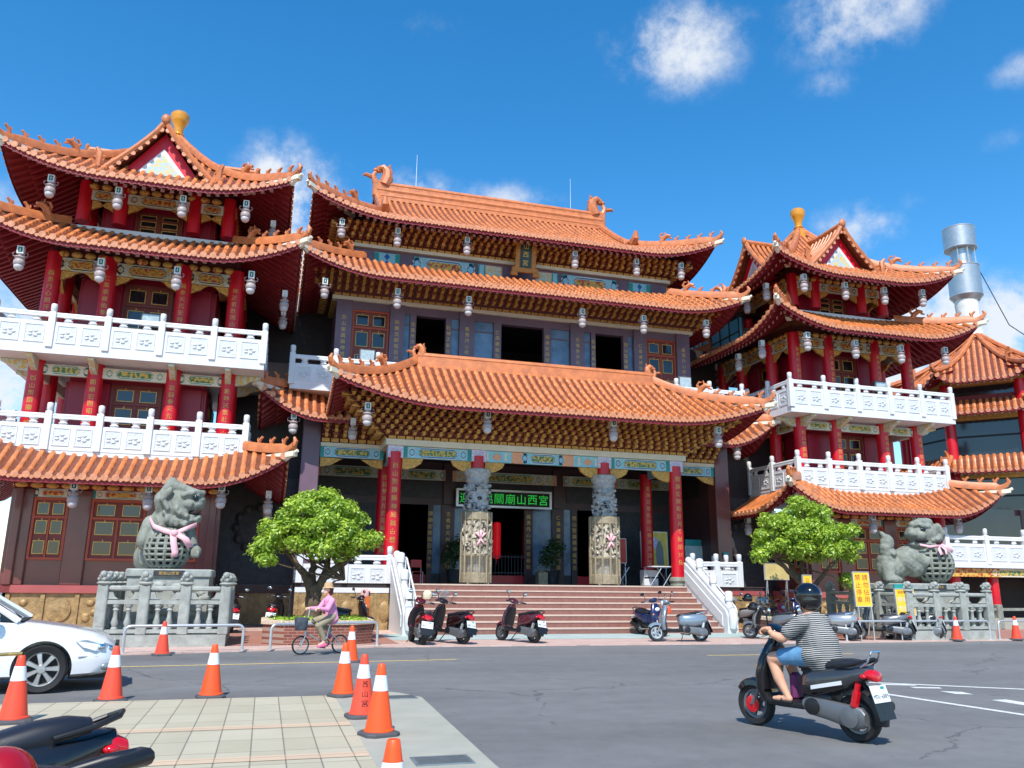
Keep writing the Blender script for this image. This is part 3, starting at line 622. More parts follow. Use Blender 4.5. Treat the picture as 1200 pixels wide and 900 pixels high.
def owl(flip=1, s=1.0):
    """ridge end ornament : curling dragon tail with figures"""
    b = MB(); f = flip
    b.bbox(-.3*s, .3*s, -.14*s, .14*s, -.5*s, .28*s, .05, ridge_m)
    b.tube([(f*.12*s, 0, .1*s), (f*.24*s, 0, .45*s), (f*.22*s, 0, .78*s), (f*.05*s, 0, .93*s), (-f*.1*s, 0, .86*s), (-f*.08*s, 0, .74*s), (0, 0, .74*s)], [.24*s, .24*s, .2*s, .17*s, .13*s, .1*s, .06*s], ridge_m, 9)
    for k in range(7): a = -1.0+k*.62; b.tube([(f*(.08+.12*cos(a))*s, 0, (.68+.16*sin(a))*s), (f*(.1+.38*cos(a))*s, 0, (.7+.40*sin(a))*s)], [.07*s, .02*s], ridge_m, 5)
    b.tube([(-f*.2*s, 0, .2*s), (-f*.3*s, 0, .5*s), (-f*.22*s, 0, .7*s)], [.13*s, .11*s, .07*s], ridge_m, 8); b.ell((-f*.22*s, 0, .78*s), (.1*s, .1*s, .1*s), ridge_m)
    b.tube([(-f*.25*s, 0, .42*s), (-f*.6*s, 0, .52*s), (-f*.7*s, 0, .45*s)], [.1*s, .08*s, .03*s], ridge_m, 7)
    for k in range(5): b.tube([(f*.28*s, 0, (.4+.14*k)*s), (f*(.46-.03*k)*s, 0, (.5+.16*k)*s)], [.07*s, .02*s], ridge_m, 5)
    return b.build('ridge_ornament', None)
OWL_L, OWL_R = owl(1), owl(-1)
# ---------------------------------------------------------------- the two towers
def make_tower(label):
    C = V((-4.58, 31.35, 0)); cx, cy = C.x, C.y
    root = thing('temple_tower', C, label, 'tower', 'towers either side of the temple')
    K = T(cx, cy, 0)
    faces = [(K@RZ(a)) for a in (0, pi/2, -pi/2)]      # front, right (+x) and left (-x) faces
    # ground storey
    b = MB(); b.box(cx-2.78, cx+2.78, cy-2.78, cy+2.9, 1.35, 4.6, granite); b.build('wall', root, off=C)
    b = MB()
    for M in faces:
        b.M = M
        b.box(-2.9, 2.9, -2.9, -2.7, .06, 1.12, goldstone)
        for k in range(6):
            x0 = -2.8+k*.945; b.box(x0, x0+.12, -2.955, -2.9, .1, 1.1, goldstone)
            c_ = x0+.53
            if k % 2: b.lathe([(.34, 0), (.34, .05), (.2, .07), (.05, .09)], goldstone, 20, M=T(c_, -2.9, .62)@RX(pi/2))
            else:
                for q in range(7): b.ell((c_+random.uniform(-.25, .25), -2.9, .62+random.uniform(-.33, .33)), (.13, .07, .1), goldstone, 8, 5)
    b.M = None; b.build('base_relief', root, off=C)
    b = MB()
    for M in faces: b.box(-3.0, 3.0, -3.0, -2.7, 1.122, 1.35, granite_l, M)
    b.build('sill_band', root, off=C)
    for M in faces:
        for px in (-2.74, -1.12, 1.12, 2.74):
            b = MB(); b.bbox(px-.31, px+.31, -2.92, -2.70, 1.352, 4.25, .02, granite, M); b.build('pillar', root, off=C)
        for (a, c, n) in ((-2.42, -1.44, 2), (-.8, .8, 2), (1.44, 2.42, 2)): window(root, a, c, 2.1, 3.98, -2.83, M, C, n)
    b = MB()
    for M in faces:
        for (a, c) in ((-2.43, -1.43), (-.81, .81), (1.43, 2.43)): painted(b, a, c, -2.86, 4.0, 4.26, M, bg=cream_p, fr=teal_p, sc=scroll_r, end=teal_p)
        b.box(-3.02, 3.02, -2.97, -2.86, 4.27, 4.42, red_soffit, M)
        for q in range(14): b.ell((-2.8+q*.43, -3.0, 4.34), (.19, .09, .09), gold_br, 8, 5, M=M)
    b.build('painted_frieze', root, off=C)
    P1 = lambda d: .5*d+.06*d*d
    Roof(cx, cy, 5.0, 5.0, 4.43, P1, 1.42, 1.42, U=1.0, Lc=2.6, sides='FRL').build(root, C, rafters=1.35, hips='FL FR')
    # second storey
    b = MB(); b.box(cx-3.65, cx+3.65, cy-3.65, cy+3.4, 5.2, 5.36, white_m); b.build('balcony_slab', root, off=C)
    balustrade(root, [(cx-3.62, cy+3.3), (cx-3.62, cy-3.62), (cx+3.62, cy-3.62), (cx+3.62, cy+3.3)], 5.36, C, hp=.8, hr=1.08, ht=1.48)
    def storey(z0, z1, h, ci, beam, col_r, txt, wl, roofed=True, wtop=None):
        b = MB(); b.box(cx-wl, cx+wl, cy-wl, cy+wl, z0, z1, red_panel)
        b.build('wall', root, off=C)
        pnl = MB()
        for M in faces:
            pnl.M = M
            for s in (-1, 1):
                a, c = sorted((s*(wl-.06), s*.84)); pnl.bbox(a, c, -wl-.09, -wl+.01, z0+.1, beam[0]+.02, .015, red_panel)
        pnl.build('wall_panel', root, off=C)
        for M in faces:
            window(root, -.78, .78, z0+.12, beam[0], -wl-.03, M, C, 2, (.26, .37, .37), frame_d, frame_d)
        for q, M in enumerate(faces):
            for k, px in enumerate((-h, -ci, ci, h)):
                if q and px == (-h if q == 1 else h): continue
                p = M@V((px, -h, 0)); column(root, p.x, p.y, z0, z1, col_r, C, None if (q or not txt) else txt[k], .19, beam[0]-.18, base=False, pitch=1.25)
        b = MB()
        for M in faces:
            for (a, c) in ((-h+.2, -ci-.2), (-ci+.2, ci-.2), (ci+.2, h-.2)): painted(b, a, c, -h-.09, beam[0], beam[1], M, bg=scroll_c if roofed else cream_p, fr=ink if roofed else teal_p, sc=scroll_r if roofed else scroll_m, end=cream_p)
            if roofed:
                for (a, s) in ((-h, 1), (-ci, -1), (-ci, 1), (ci, -1), (ci, 1), (h, -1)):    # carved corner braces
                    b.prism([(a+s*.24, beam[0]-.02), (a+s*.24, beam[0]-.34), (a+s*.4, beam[0]-.24), (a+s*.52, beam[0]-.2), (a+s*.66, beam[0]-.06), (a+s*.75, beam[0]-.02)], -h-.05, -h+.05, gold_br, M)
                b.box(-h-.1, h+.1, -h-.06, -h+.06, beam[1]+.003, z1+.35, brk_back, M)
                for q in range(int(2*h/.4)): b.ell((-h+.25+q*.4, -h-.12, beam[1]+.12), (.18, .12, .12), gold_br if q % 3 else scroll_r, 8, 5, M=M)
        b.build('painted_beam', root, off=C)
    storey(5.36, 8.3, 2.9, 1.18, (7.86, 8.2), .25, [TXT[0][:8], TXT[1][:8], TXT[2][:8], TXT[3][:8]], 2.1, False)
    # third storey balcony with brackets below
    b = MB(); b.box(cx-4.02, cx+4.02, cy-4.02, cy+3.8, 8.3, 8.52, white_m); b.build('balcony_slab', root, off=C)
    balustrade(root, [(cx-3.97, cy+3.7), (cx-3.97, cy-3.97), (cx+3.97, cy-3.97), (cx+3.97, cy+3.7)], 8.5, C, hp=.82, hr=1.08, ht=1.42, bay=1.6)
    b = MB()
    for M in faces:
        for px in (-2.9, -1.18, 1.18, 2.9):
            b.prism([(0, 8.29), (-.95, 8.29), (-.95, 8.2), (-.6, 8.1), (-.45, 7.98), (0, 7.9)], -.09, .09, scroll_c, M@T(px, -2.98, 0)@RZ(pi/2))
    b.build('balcony_bracket', root, off=C)
    storey(8.52, 12.0, 2.85, 1.18, (11.42, 11.86), .25, [TXT[4][:9], TXT[5][:9], TXT[2][1:10], TXT[3][1:10]], 2.1)
    P2 = lambda d: .46*d+.04*d*d
    Roof(cx, cy, 4.95, 4.95, 11.72, P2, 2.3, 2.3, U=.9, Lc=3.).build(root, C, rafters=2.2)
    b = MB(); b.box(cx-2.66, cx+2.66, cy-2.66, cy+2.66, 12.7, 13.02, ridge_m); b.build('roof_curb', root, off=C)
    b = MB(); b.box(cx-2.62, cx+2.62, cy-2.62, cy+2.62, 13.02, 13.2, white_m); b.build('parapet', root, off=C)
    storey(13.2, 14.9, 2.35, 1.2, (14.25, 14.62), .22, None, 1.8)
    P3 = lambda d: .205*d+.152*d*d
    P3b = lambda d: .40*d+(.152-.0433)*d*d
    r = Roof(cx, cy, 4.5, 4.5, 14.29, P3b, 4.5, 4.5, U=.78, Lc=3.2); ro = r.build(root, C, rafters=2.1, name='roof')
    # four gable dormers with tiled roofs
    for a in (0, pi/2, pi, -pi/2):
        M = K@RZ(a); g = MB(); y0 = -2.72; hw = 1.42; zb, za = 15.12, 17.02; d_ = MB()
        g.prism([(-hw, zb), (hw, zb), (0, za)], y0+.06, y0+.4, red_col, M); g.prism([(-.92, zb+.12), (.92, zb+.12), (0, za-.62)], y0+.03, y0+.06, white_m, M); g.prism([(-.66, zb+.24), (.66, zb+.24), (0, za-.86)], y0+.01, y0+.03, gabl_p, M)
        g.build('gable', root, off=C)
        for s in (-1, 1):
            n = 9
            for k in range(n):      # tile rows running down each slope, from the ridge
                yy = y0-.22+k*.27; ring = []
                for j in range(8):
                    q = j/7; x = s*(.05+q*(hw+.42)); z = za+.22-(za-zb+.25)*(q**.82)*1.02
                    rr = .09 if j % 2 else .075
                    ring.append([(x, yy+rr*cos(pi*i/4), z-.02+rr*sin(pi*i/4)) for i in range(5)])
                if k*.27 < 2.6: d_.loft(ring, tile, closed=False, M=M)
            vs = []
            for j in range(8):
                q = j/7; x = s*(.0+q*(hw+.42)); z = za+.2-(za-zb+.25)*(q**.82)*1.02
                vs += [(x, y0-.32, z), (x, y0+2.2, z), (x, y0-.32, z-.1)]
            d_.add(vs, [(3*j, 3*j+1, 3*j+4, 3*j+3) for j in range(7)]+[(3*j, 3*j+3, 3*j+5, 3*j+2) for j in range(7)], pan_m, M)
            v = []
            for j in range(8):
                q = j/7; v.append((s*q*(hw+.45), y0-.28, za+.28-(za-zb+.25)*(q**.82)*1.02))
            d_.tube(v, .11, ridge_m, 7, M=M)
            for j in range(9):      # round tile ends hanging along the verge
                q = (j+.5)/9; x = s*q*(hw+.42); z = za+.12-(za-zb+.25)*(q**.82)*1.02
                d_.lathe([(.085, 0), (.085, .05)], tile_end, 8, M=M@T(x, y0-.30, z)@RX(pi/2))
            e = v[-1]; d_.tube([e, (e[0]+s*.16, e[1]-.1, e[2]+.08), (e[0]+s*.24, e[1]-.16, e[2]+.3)], [.1, .09, .05], ridge_m, 7, M=M)
            d_.tube([(e[0]*1.04, e[1]-.05, e[2]+.1), (e[0]*1.04, e[1]-.05, e[2]+.62), (e[0]*1.1, e[1]-.1, e[2]+.8)], [.1, .12, .05], ridge_m, 7, M=M)
            d_.tube([(e[0]*1.04-.16, e[1]-.05, e[2]+.45), (e[0]*1.04+.2, e[1]-.05, e[2]+.5)], [.06, .05], ridge_m, 6, M=M)
        d_.tube([(0, y0-.34, za+.28), (0, y0+1.4, za+.28), (0, y0+2.6, za+.45)], .14, ridge_m, 8, M=M)
        d_.ell((0, y0-.36, za+.34), (.16, .1, .2), ridge_m, 10, 6, M=M)
        d_.build('dormer_roof', root, off=C, fix=False)
    b = MB(); b.lathe([(.34, 17.9), (.34, 18.15), (.24, 18.26), (.19, 18.4), (.24, 18.45), (.17, 18.53), (.19, 18.75), (.30, 18.98), (.36, 19.16), (.35, 19.32), (.25, 19.43), (.05, 19.47)], finial_m, 24, (cx, cy, 0)); b.build('finial', root, off=C)
    return root
tower = make_tower('leftmost temple tower, orange roofs and red columns above the stone lion on a ball')
explode_all(tower)
tw2 = copy_tree(tower); tw2.location = (23.58, 31.35, 0); tw2['label'] = 'right-hand temple tower standing beside the steel chimney, gold finial on top'
# ---------------------------------------------------------------- main hall
HC = V((9.5, 31, 0)); hall = thing('temple_hall', HC, 'main temple hall with two long orange tiled roofs, purple walls and a dragon plaque band', 'temple')
hx = 9.5
def hb(name, *boxes, m=purple_m, parent=None, off=HC):
    b = MB()
    for q in boxes: b.box(*q[:6], q[6] if len(q) > 6 else m)
    return b.build(name, parent or hall, off=off)
# ground storey : platform, side walls, rear wall with openings, ceiling
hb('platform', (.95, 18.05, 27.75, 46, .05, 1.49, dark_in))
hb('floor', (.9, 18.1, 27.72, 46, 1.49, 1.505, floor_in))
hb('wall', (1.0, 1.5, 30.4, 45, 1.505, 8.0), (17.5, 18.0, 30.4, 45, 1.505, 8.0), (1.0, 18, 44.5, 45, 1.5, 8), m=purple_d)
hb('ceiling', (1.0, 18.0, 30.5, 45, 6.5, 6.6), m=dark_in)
for a, c in ((.92, 1.56), (17.44, 18.08)):
    b = MB(); b.bbox(a, c, 29.8, 30.42, .06, 7.6, .02, purple_m if a < 5 else granite); b.build('pier', hall, off=HC)
for a, c in ((1.57, 3.84), (15.16, 17.43)):
    b = MB(); painted(b, a, c, 29.86, 5.9, 6.28, sc=scroll_m); b.box(a, c, 29.8, 29.95, 6.283, 6.42, cream_p); brackets(b, a, c, 29.86, 6.44, 7.45, 1.2)
    for s, e in ((1, a), (-1, c)): b.prism([(e+s*.02, 5.88), (e+s*.02, 5.55), (e+s*.4, 5.62), (e+s*.8, 5.86)], 29.88, 29.96, gold_br)
    b.build('bracket_band', hall, off=HC, fix=False)
# rear wall of the portico
WY = 33.5
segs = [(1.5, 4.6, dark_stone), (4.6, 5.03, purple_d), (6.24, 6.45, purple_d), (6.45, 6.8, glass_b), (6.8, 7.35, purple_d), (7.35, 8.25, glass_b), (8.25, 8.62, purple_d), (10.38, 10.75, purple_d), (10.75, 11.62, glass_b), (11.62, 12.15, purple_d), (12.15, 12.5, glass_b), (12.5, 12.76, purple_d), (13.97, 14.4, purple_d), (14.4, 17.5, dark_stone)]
b = MB()
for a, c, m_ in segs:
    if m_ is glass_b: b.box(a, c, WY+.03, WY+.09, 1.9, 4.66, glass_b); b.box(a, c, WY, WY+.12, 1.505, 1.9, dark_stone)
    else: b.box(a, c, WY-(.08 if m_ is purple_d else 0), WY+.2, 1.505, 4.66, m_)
b.box(1.5, 17.5, WY, WY+.2, 4.662, 6.5, purple_d)
for a, c in ((1.7, 4.5), (5.0, 6.8), (7.3, 8.2), (8.3, 10.7), (10.8, 12.1), (12.3, 14.2), (14.5, 17.3)): b.box(a, c, WY-.05, WY-.002, 4.95, 5.62, dark_stone)
for a, c in ((6.85, 7.3), (11.67, 12.1)): b.box(a, c, WY-.14, WY-.082, 4.7, 6.4, purple_d)
b.build('portico_wall', hall, off=HC)
b = MB()
for a, c in ((1.7, 4.5), (4.9, 6.9), (7.2, 11.8), (12.1, 14.1), (14.5, 17.3)): painted(b, a, c, WY-.16, 5.66, 6.1, bg=scroll_c, fr=teal_p, sc=scroll_m, end=orng_p, d=.1)
b.build('painted_beam', hall, off=HC)
b = MB()
for x, t_ in ((4.81, 0), (6.34, 1), (7.07, 2), (8.44, 3), (10.56, 4), (11.88, 5), (12.63, 0), (14.18, 1)): write(b, TXT[t_][:9], .2, gold_m, T(x, WY-.145 if x in (7.07, 11.88) else WY-.085, 4.3), True, 1.3)
b.build('couplet', hall, off=HC, fix=False)
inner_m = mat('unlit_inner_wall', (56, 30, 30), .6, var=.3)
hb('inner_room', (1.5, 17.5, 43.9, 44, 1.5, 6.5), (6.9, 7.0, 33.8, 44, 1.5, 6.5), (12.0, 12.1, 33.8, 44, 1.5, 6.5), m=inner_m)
for a, c in ((5.04, 6.23), (8.63, 10.37), (12.77, 13.96)):
    b = MB(); b.box(a, c, WY-.02, WY+.1, 1.506, 1.86, red_col); b.build('threshold', hall, off=HC)
b = MB(); iron = mat('wrought_iron', (52, 54, 62), .5, var=.1)
for k in range(13): x = 8.66+k*.14; b.tube([(x, WY-.25, 1.86), (x, WY-.25, 2.72)], .014, iron, 6)
for z in (1.95, 2.6): b.box(8.62, 10.38, WY-.265, WY-.235, z, z+.03, iron)
b.box(8.62, 10.38, WY-.27, WY-.22, 1.506, 1.54, iron)
b.build('gate_bars', hall, off=HC)
# dark stone relief discs in the side recesses
for a, c, cxx in ((-1.55, .91, -.35), (18.09, 20.55, 19.35)):
    b = MB(); b.box(a-.4, c+.4, 31.0, 31.2, 1.4, 5.2, dark_stone); b.lathe([(.82, 0), (.82, .06), (.7, .1), (.66, .06), (.5, .08), (.2, .14), (.01, .16)], dark_stone, 32, M=T(cxx, 31.0, 3.35)@RX(pi/2))
    for k in range(12): b.ell((cxx+cos(k*.52)*.75, 30.93, 3.35+sin(k*.52)*.75), (.16, .1, .16), dark_stone, 8, 5)
    b.box(a, c, 30.95, 31.2, .06, 1.12, goldstone); b.box(a, c, 30.9, 31.2, 1.122, 1.398, purple_d); b.build('recess_wall', hall, off=HC)
    hb('recess_room', (a-.6, c+.6, 31.2, 36, 5.2, 8.2), (a-1.2 if a < 5 else a, c+1.2 if a < 5 else 20.2, 34, 44, 10.3, 12.6), m=dark_in)
# skirt roofs of the side bays and terrace with balustrade
Roof(hx, 38.6, 10.15, 9.9, 7.15, lambda d: .5*d+.06*d*d, 1.5, 1.5, U=1.0, Lc=2.2, sides='FLR', ymax=37).build(hall, HC, rafters=1.3, hips='FL FR')
hb('terrace', (.32, 18.68, 29.3, 36, 8.2, 8.36), m=white_m)
balustrade(hall, [(.36, 35.5), (.36, 29.34), (18.64, 29.34), (18.64, 35.5)], 8.36, HC, hp=.78, hr=1.06, ht=1.45, bay=1.5)
hb('terrace_soffit', (.6, 18.4, 30.2, 36, 7.7, 8.198), m=cream_p)
# upper storey front wall
UY = 31.0; f0 = 8.36
b = MB()
for a, c in ((1.88, 2.5), (3.98, 4.55), (6.8, 7.42), (11.58, 12.2), (14.48, 15.06), (16.52, 17.14)): b.box(a, c, UY-.1, UY+.3, f0, 12.28, purple_m)
b.box(1.9, 17.12, UY, UY+.3, 11.95, 12.27, purple_m); b.box(1.9, 17.12, UY+.01, UY+.3, f0, 9.3, purple_m)
for a, c in ((4.79, 5.03), (6.24, 6.46), (8.24, 8.56), (10.41, 10.72), (12.52, 12.72), (14.0, 14.22)): b.box(a, c, UY-.05, UY+.2, 9.302, 11.948, purple_m)
b.box(1.88, 2.1, UY+.3, 44, f0, 12.28, purple_m); b.box(16.92, 17.14, UY+.3, 44, f0, 12.28, purple_m); b.box(1.88, 17.14, 44, 44.3, f0, 12.28, purple_m)
b.build('upper_wall', hall, off=HC)
b = MB()
for a, c in ((4.56, 4.78), (6.47, 6.79), (7.43, 8.23), (10.73, 11.57), (12.21, 12.51), (14.23, 14.47)):
    b.box(a, c, UY+.06, UY+.1, 9.302, 11.948, glass_b); b.box(a, c, UY+.03, UY+.058, 11.5, 11.56, purple_m)
b.build('glass_panel', hall, off=HC)
window(hall, 2.52, 3.96, 9.31, 11.94, UY+.06, None, HC, 2, (.26, .37, .37)); window(hall, 15.08, 16.5, 9.31, 11.94, UY+.06, None, HC, 2, (.26, .37, .37))
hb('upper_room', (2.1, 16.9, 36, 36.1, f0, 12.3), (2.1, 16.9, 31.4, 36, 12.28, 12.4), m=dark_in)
b = MB()
for x, t_ in ((2.19, 0), (4.26, 1), (4.91, 2), (6.35, 3), (7.11, 4), (8.40, 5), (10.56, 1), (11.89, 2), (12.62, 3), (14.11, 0), (14.77, 5), (16.83, 4)): write(b, TXT[t_], .19, gold_m, T(x, UY-(.103 if x in (2.19, 4.26, 7.11, 11.89, 14.77, 16.83) else .054), 11.55), True, 1.3)
b.build('couplet', hall, off=HC, fix=False)
b = MB(); b.box(1.7, 17.3, UY-.14, UY+.2, 12.28, 12.42, cream_p); brackets(b, 1.8, 17.2, UY, 12.43, 13.1, 1.25, exp=(1, 1)); brackets(b, -5, 5, 0, 12.43, 13.1, 1.25, M=T(1.88, 36, 0)@RZ(-pi/2), exp=(0, 1)); brackets(b, -5, 5, 0, 12.43, 13.1, 1.25, M=T(17.12, 36, 0)@RZ(pi/2), exp=(1, 0)); b.build('bracket_band', hall, off=HC, fix=False)
Roof(hx, 36.5, 9.0, 7.9, 12.62, lambda d: .5*d+.03*d*d, 2.35, 2.35, U=.72, Lc=3.0, sides='FLR', ymax=44).build(hall, HC, rafters=2.1, hips='FL FR')
# painted band, upper bracket band
BY = 31.7
b = MB(); b.box(2.5, 16.5, BY, 41, 13.6, 14.84, purple_m); b.box(2.4, 16.6, BY-.4, BY, 13.6, 13.98, ridge_m); b.build('band_wall', hall, off=HC)
b = MB()
for a, c, k in ((3.3, 4.35, 1), (14.65, 15.7, 1), (4.95, 7.5, 2), (11.5, 14.05, 2), (8.0, 8.75, 3), (10.25, 11.0, 3), (7.7, 8.0, 1), (11.0, 11.3, 1)):
    if k == 2: painted(b, a, c, BY-.05, 14.1, 14.72, sc=scroll_r, fr=blue_p, d=.045)
    elif k == 1:
        b.box(a, c, BY-.05, BY-.002, 14.1, 14.72, aqua_p); w_ = (c-a)
        for q, m_ in ((0, teal_p), (.82, teal_p)): b.box(a+w_*q, a+w_*(q+.18), BY-.056, BY-.05, 14.12, 14.7, m_)
        if w_ > .5:
            for zc in (14.26, 14.56): b.prism([((a+c)/2-.12, zc), ((a+c)/2, zc-.15), ((a+c)/2+.12, zc), ((a+c)/2, zc+.15)], BY-.06, BY-.051, blue_p)
    else: b.box(a, c, BY-.05, BY-.002, 14.1, 14.72, orng_p); b.box(a+.05, c-.05, BY-.056, BY-.05, 14.14, 14.68, scroll_c)
b.build('painted_band', hall, off=HC)
b = MB(); b.box(2.35, 16.65, BY-.16, BY+.1, 14.84, 14.98, cream_p); brackets(b, 2.5, 16.5, BY, 14.985, 15.62, 1.0, exp=(1, 1)); brackets(b, -5, 5, 0, 14.985, 15.62, 1.0, M=T(2.5, 36.7, 0)@RZ(-pi/2), exp=(0, 1)); brackets(b, -5, 5, 0, 14.985, 15.62, 1.0, M=T(16.5, 36.7, 0)@RZ(pi/2), exp=(1, 0)); b.build('bracket_band', hall, off=HC, fix=False)
TR = Roof(hx-.1, 36.2, 8.74, 6.3, 15.55, lambda d: .40*d+.032*d*d, 6.3, 3.05, U=.85, Lc=3.4)
ro = TR.build(hall, HC, rafters=1.9)
zr = 15.55+TR.P(6.3)
b = MB()
b.loft([[(hx-5.75, 36.2-.2, zr-.1), (hx-5.75, 36.2+.2, zr-.1), (hx-5.75, 36.2+.14, zr+.72), (hx-5.75, 36.2-.14, zr+.72)], [(hx+5.75, 36.2-.2, zr-.1), (hx+5.75, 36.2+.2, zr-.1), (hx+5.75, 36.2+.14, zr+.72), (hx+5.75, 36.2-.14, zr+.72)]], ridge_m)
for z in (.12, .42, .74): b.tube([(hx-5.8, 36.2, zr+z), (hx+5.8, 36.2, zr+z)], .17 if z > .5 else .21, ridge_m, 8)
b.build('main_ridge', hall, off=HC)
for s in (-1, 1):
    b = MB(); b.prism([(-3.25, 15.55+TR.P(3.05)-.1), (3.25, 15.55+TR.P(3.05)-.1), (0, zr)], -.1, .1, red_soffit, T(hx+s*5.7, 36.2, 0)@RZ(pi/2)); b.build('gable', hall, off=HC)
    b = MB()
    for sy in (-1, 1):     # descending verge ridges on the gable ends
        b.tube([(hx+s*5.72, 36.2+sy*(6.3-d), 15.55+TR.P(d)+.16) for d in (2.7, 3.2, 3.8, 4.5, 5.2, 6.2)], .17, ridge_m, 8)
        e = V((hx+s*5.75, 36.2+sy*3.75, 15.55+TR.P(2.6)+.2)); b.tube([e, e+V((s*.05, sy*.25, .2)), e+V((s*.05, sy*.3, .5))], [.2, .18, .08], ridge_m, 7)
    b.build('verge_ridge', hall, off=HC)
    dup(OWL_R if s > 0 else OWL_L, (s*5.6, 5.2, zr+.6), ro).scale = (1.25, 1.3, 1.1)
# name plaque
PQ = thing('name_plaque', (9.55, 30.75, 14.35), 'gilt framed plaque with green field reading 山西宮 under the top eave', 'plaque'); po_ = V((9.55, 30.75, 14.35))
Mq = T(9.55, 30.9, 14.5)@RX(R(10))@MX.Scale(.74, 4)
b = MB(); b.box(-.36, .36, 0, .08, 0, 1.5, mat('plaque_green', (18, 52, 46), .4), Mq); b.build('panel', PQ, off=po_)
b = MB(); b.M = Mq
for bx in ((-.62, -.34, -.06, .1, -.05, 1.55), (.34, .62, -.06, .1, -.05, 1.55), (-.7, .7, -.08, .12, 1.5, 1.8), (-.78, .78, -.08, .12, -.3, -.0), (-.85, -.45, -.14, .14, -.52, -.28), (.45, .85, -.14, .14, -.52, -.28)): b.bbox(*bx, .03, plaque_g)
b.ell((0, -.05, 1.85), (.3, .1, .12), plaque_g); b.build('frame', PQ, off=po_)
b = MB(); write(b, '山西宮', .36, gold_m, Mq@T(0, -.012, 1.24), True, 1.32); b.build('lettering', PQ, off=po_, fix=False)
# lightning rods
for x, y in ((5.6, 36.2), (13.6, 36.2)):
    b = MB(); b.tube([(x, y, zr+.6), (x, y, zr+2.6)], [.02, .008], steel_w, 6); o = b.build('lightning_rod', None, off=(x, y, zr+.6)); tag(o, 'thin metal rod on the main roof ridge, '+('near its left end' if x < 9 else 'near its right end'), 'rod', 'rods on the main ridge')
# ---------------------------------------------------------------- entrance porch
PC = V((9.5, 28.5, 1.5)); porch = thing('entrance_porch', PC, 'projecting entrance porch, single hipped orange roof on red and carved dragon columns', 'porch')
PY = 28.5
for k, x in enumerate((4.07, 14.93)): column(porch, x, PY, 1.5, 6.0, .25, PC, TXT[k]+'佑', .21, 5.5, pitch=1.35)
for k, x in enumerate((4.07, 14.93)): column(porch, x, 31.1, 1.5, 6.0, .25, PC, TXT[k+2]+'安', .2, 5.4, pitch=1.35)
stone_hole = mat('pierced_stone', (136, 140, 144), .7, rgb2=(40, 40, 42), scale=7.5, thr=.52, soft=.05, bump=1.2, bscale=12, detail=3)
cage_fill = mat('pierced_relief', (186, 176, 156), .65, rgb2=(66, 60, 50), scale=8, thr=.53, soft=.06, bump=1.2, bscale=14, detail=3)
for k, x in enumerate((7.07, 11.95)):
    b = MB(); b.lathe([(.3, 1.5), (.32, 2.0), (.38, 4.0), (.42, 4.4), (.40, 4.9), (.36, 5.0), (.42, 5.08), (.40, 5.2), (.48, 5.34), (.46, 5.5), (.26, 5.56)], grey_stone, 24, (x, PY, 0))
    a_ = k*2.1     # dragon body winding round the shaft with clouds
    b.tube([(x+cos(a_+t*.5)*(.36+.03*sin(t*2)), PY+sin(a_+t*.5)*.36, 1.9+t*.135) for t in range(23)], [.09+.035*sin(t*.9) for t in range(23)], grey_stone, 8)
    for q in range(46):
        an = random.uniform(-pi, 0.2); b.ell((x+cos(an)*.42, PY+sin(an)*.42, random.uniform(4.0, 4.95)), (.1, .08, .07), stone_hole if q % 2 else grey_stone, 8, 5)
    dc = b.build('dragon_column', porch, off=PC)
    b = MB(); b.lathe([(.24, 5.56), (.24, 5.99)], red_col, 20, (x, PY, 0)); b.build('column_top', dc, off=PC)
    b = MB()        # protective cage round the lower half
    b.lathe([(0.561, 1.56), (0.561, 1.86), (0.527, 1.9)], tan_stone, 12, (x, PY, 0)); b.lathe([(0.527, 3.68), (0.561, 3.72), (0.561, 3.95), (0.51, 4.0)], tan_stone, 12, (x, PY, 0))
    for q in range(12):
        an = 2*pi*q/12; b.tube([(x+cos(an)*.545, PY+sin(an)*.545, 1.56), (x+cos(an)*.545, PY+sin(an)*.545, 3.98)], .035, tan_stone, 6)
    for z in (2.45, 2.95): b.lathe([(.55, z), (.56, z+.02), (.56, z+.07), (.55, z+.09)], tan_stone, 12, (x, PY, 0), caps=False)
    for q in range(60): an = 2*pi*q/60; b.tube([(x+cos(an)*.54, PY+sin(an)*.54, 1.86), (x+cos(an)*.54, PY+sin(an)*.54, 2.45)], .009, tan_stone, 4)
    for q in range(4): an = pi/4+q*pi/2; b.bbox(x+cos(an)*.42-.1, x+cos(an)*.42+.1, PY+sin(an)*.42-.1, PY+sin(an)*.42+.1, 1.506, 1.56, .01, tan_stone)
    b.build('cage', dc, off=PC)
    b = MB(); b.lathe([(.51, 2.46), (.51, 3.68)], cage_fill, 24, (x, PY, 0))
    for q in range(40):
        an = random.uniform(-pi, 0); b.tube([(x+cos(an)*.51, PY+sin(an)*.51, random.uniform(2.5, 3.6)), (x+cos(an+.3)*.545, PY+sin(an+.3)*.545, random.uniform(2.5, 3.6))], [.035, .05], cage_fill, 6)
    b.build('dragon_relief', dc, off=PC)
    b = MB(); rb = mat('pink_ribbon', (236, 178, 184), .6) if 'pink_ribbon' not in MATS else MATS['pink_ribbon']
    for dx, dz in ((-.12, .22), (.14, .2), (-.1, -.24), (.13, -.2), (.02, .3)):
        b.add([(x-.02, PY-.6, 3.05), (x+.04, PY-.6, 3.05), (x+dx*1.2+.05, PY-.61, 3.05+dz), (x+dx*1.2-.05, PY-.59, 3.05+dz)], [(0, 1, 2, 3)], rb)
    o = b.build('ribbon', None, off=(x, PY-.6, 3.05)); o.modifiers.new('s', 'SOLIDIFY').thickness = .012; tag(o, 'pink ribbon bow tied to the '+('left' if k == 0 else 'right')+' dragon column cage', 'ribbon', 'ribbons on the dragon columns')
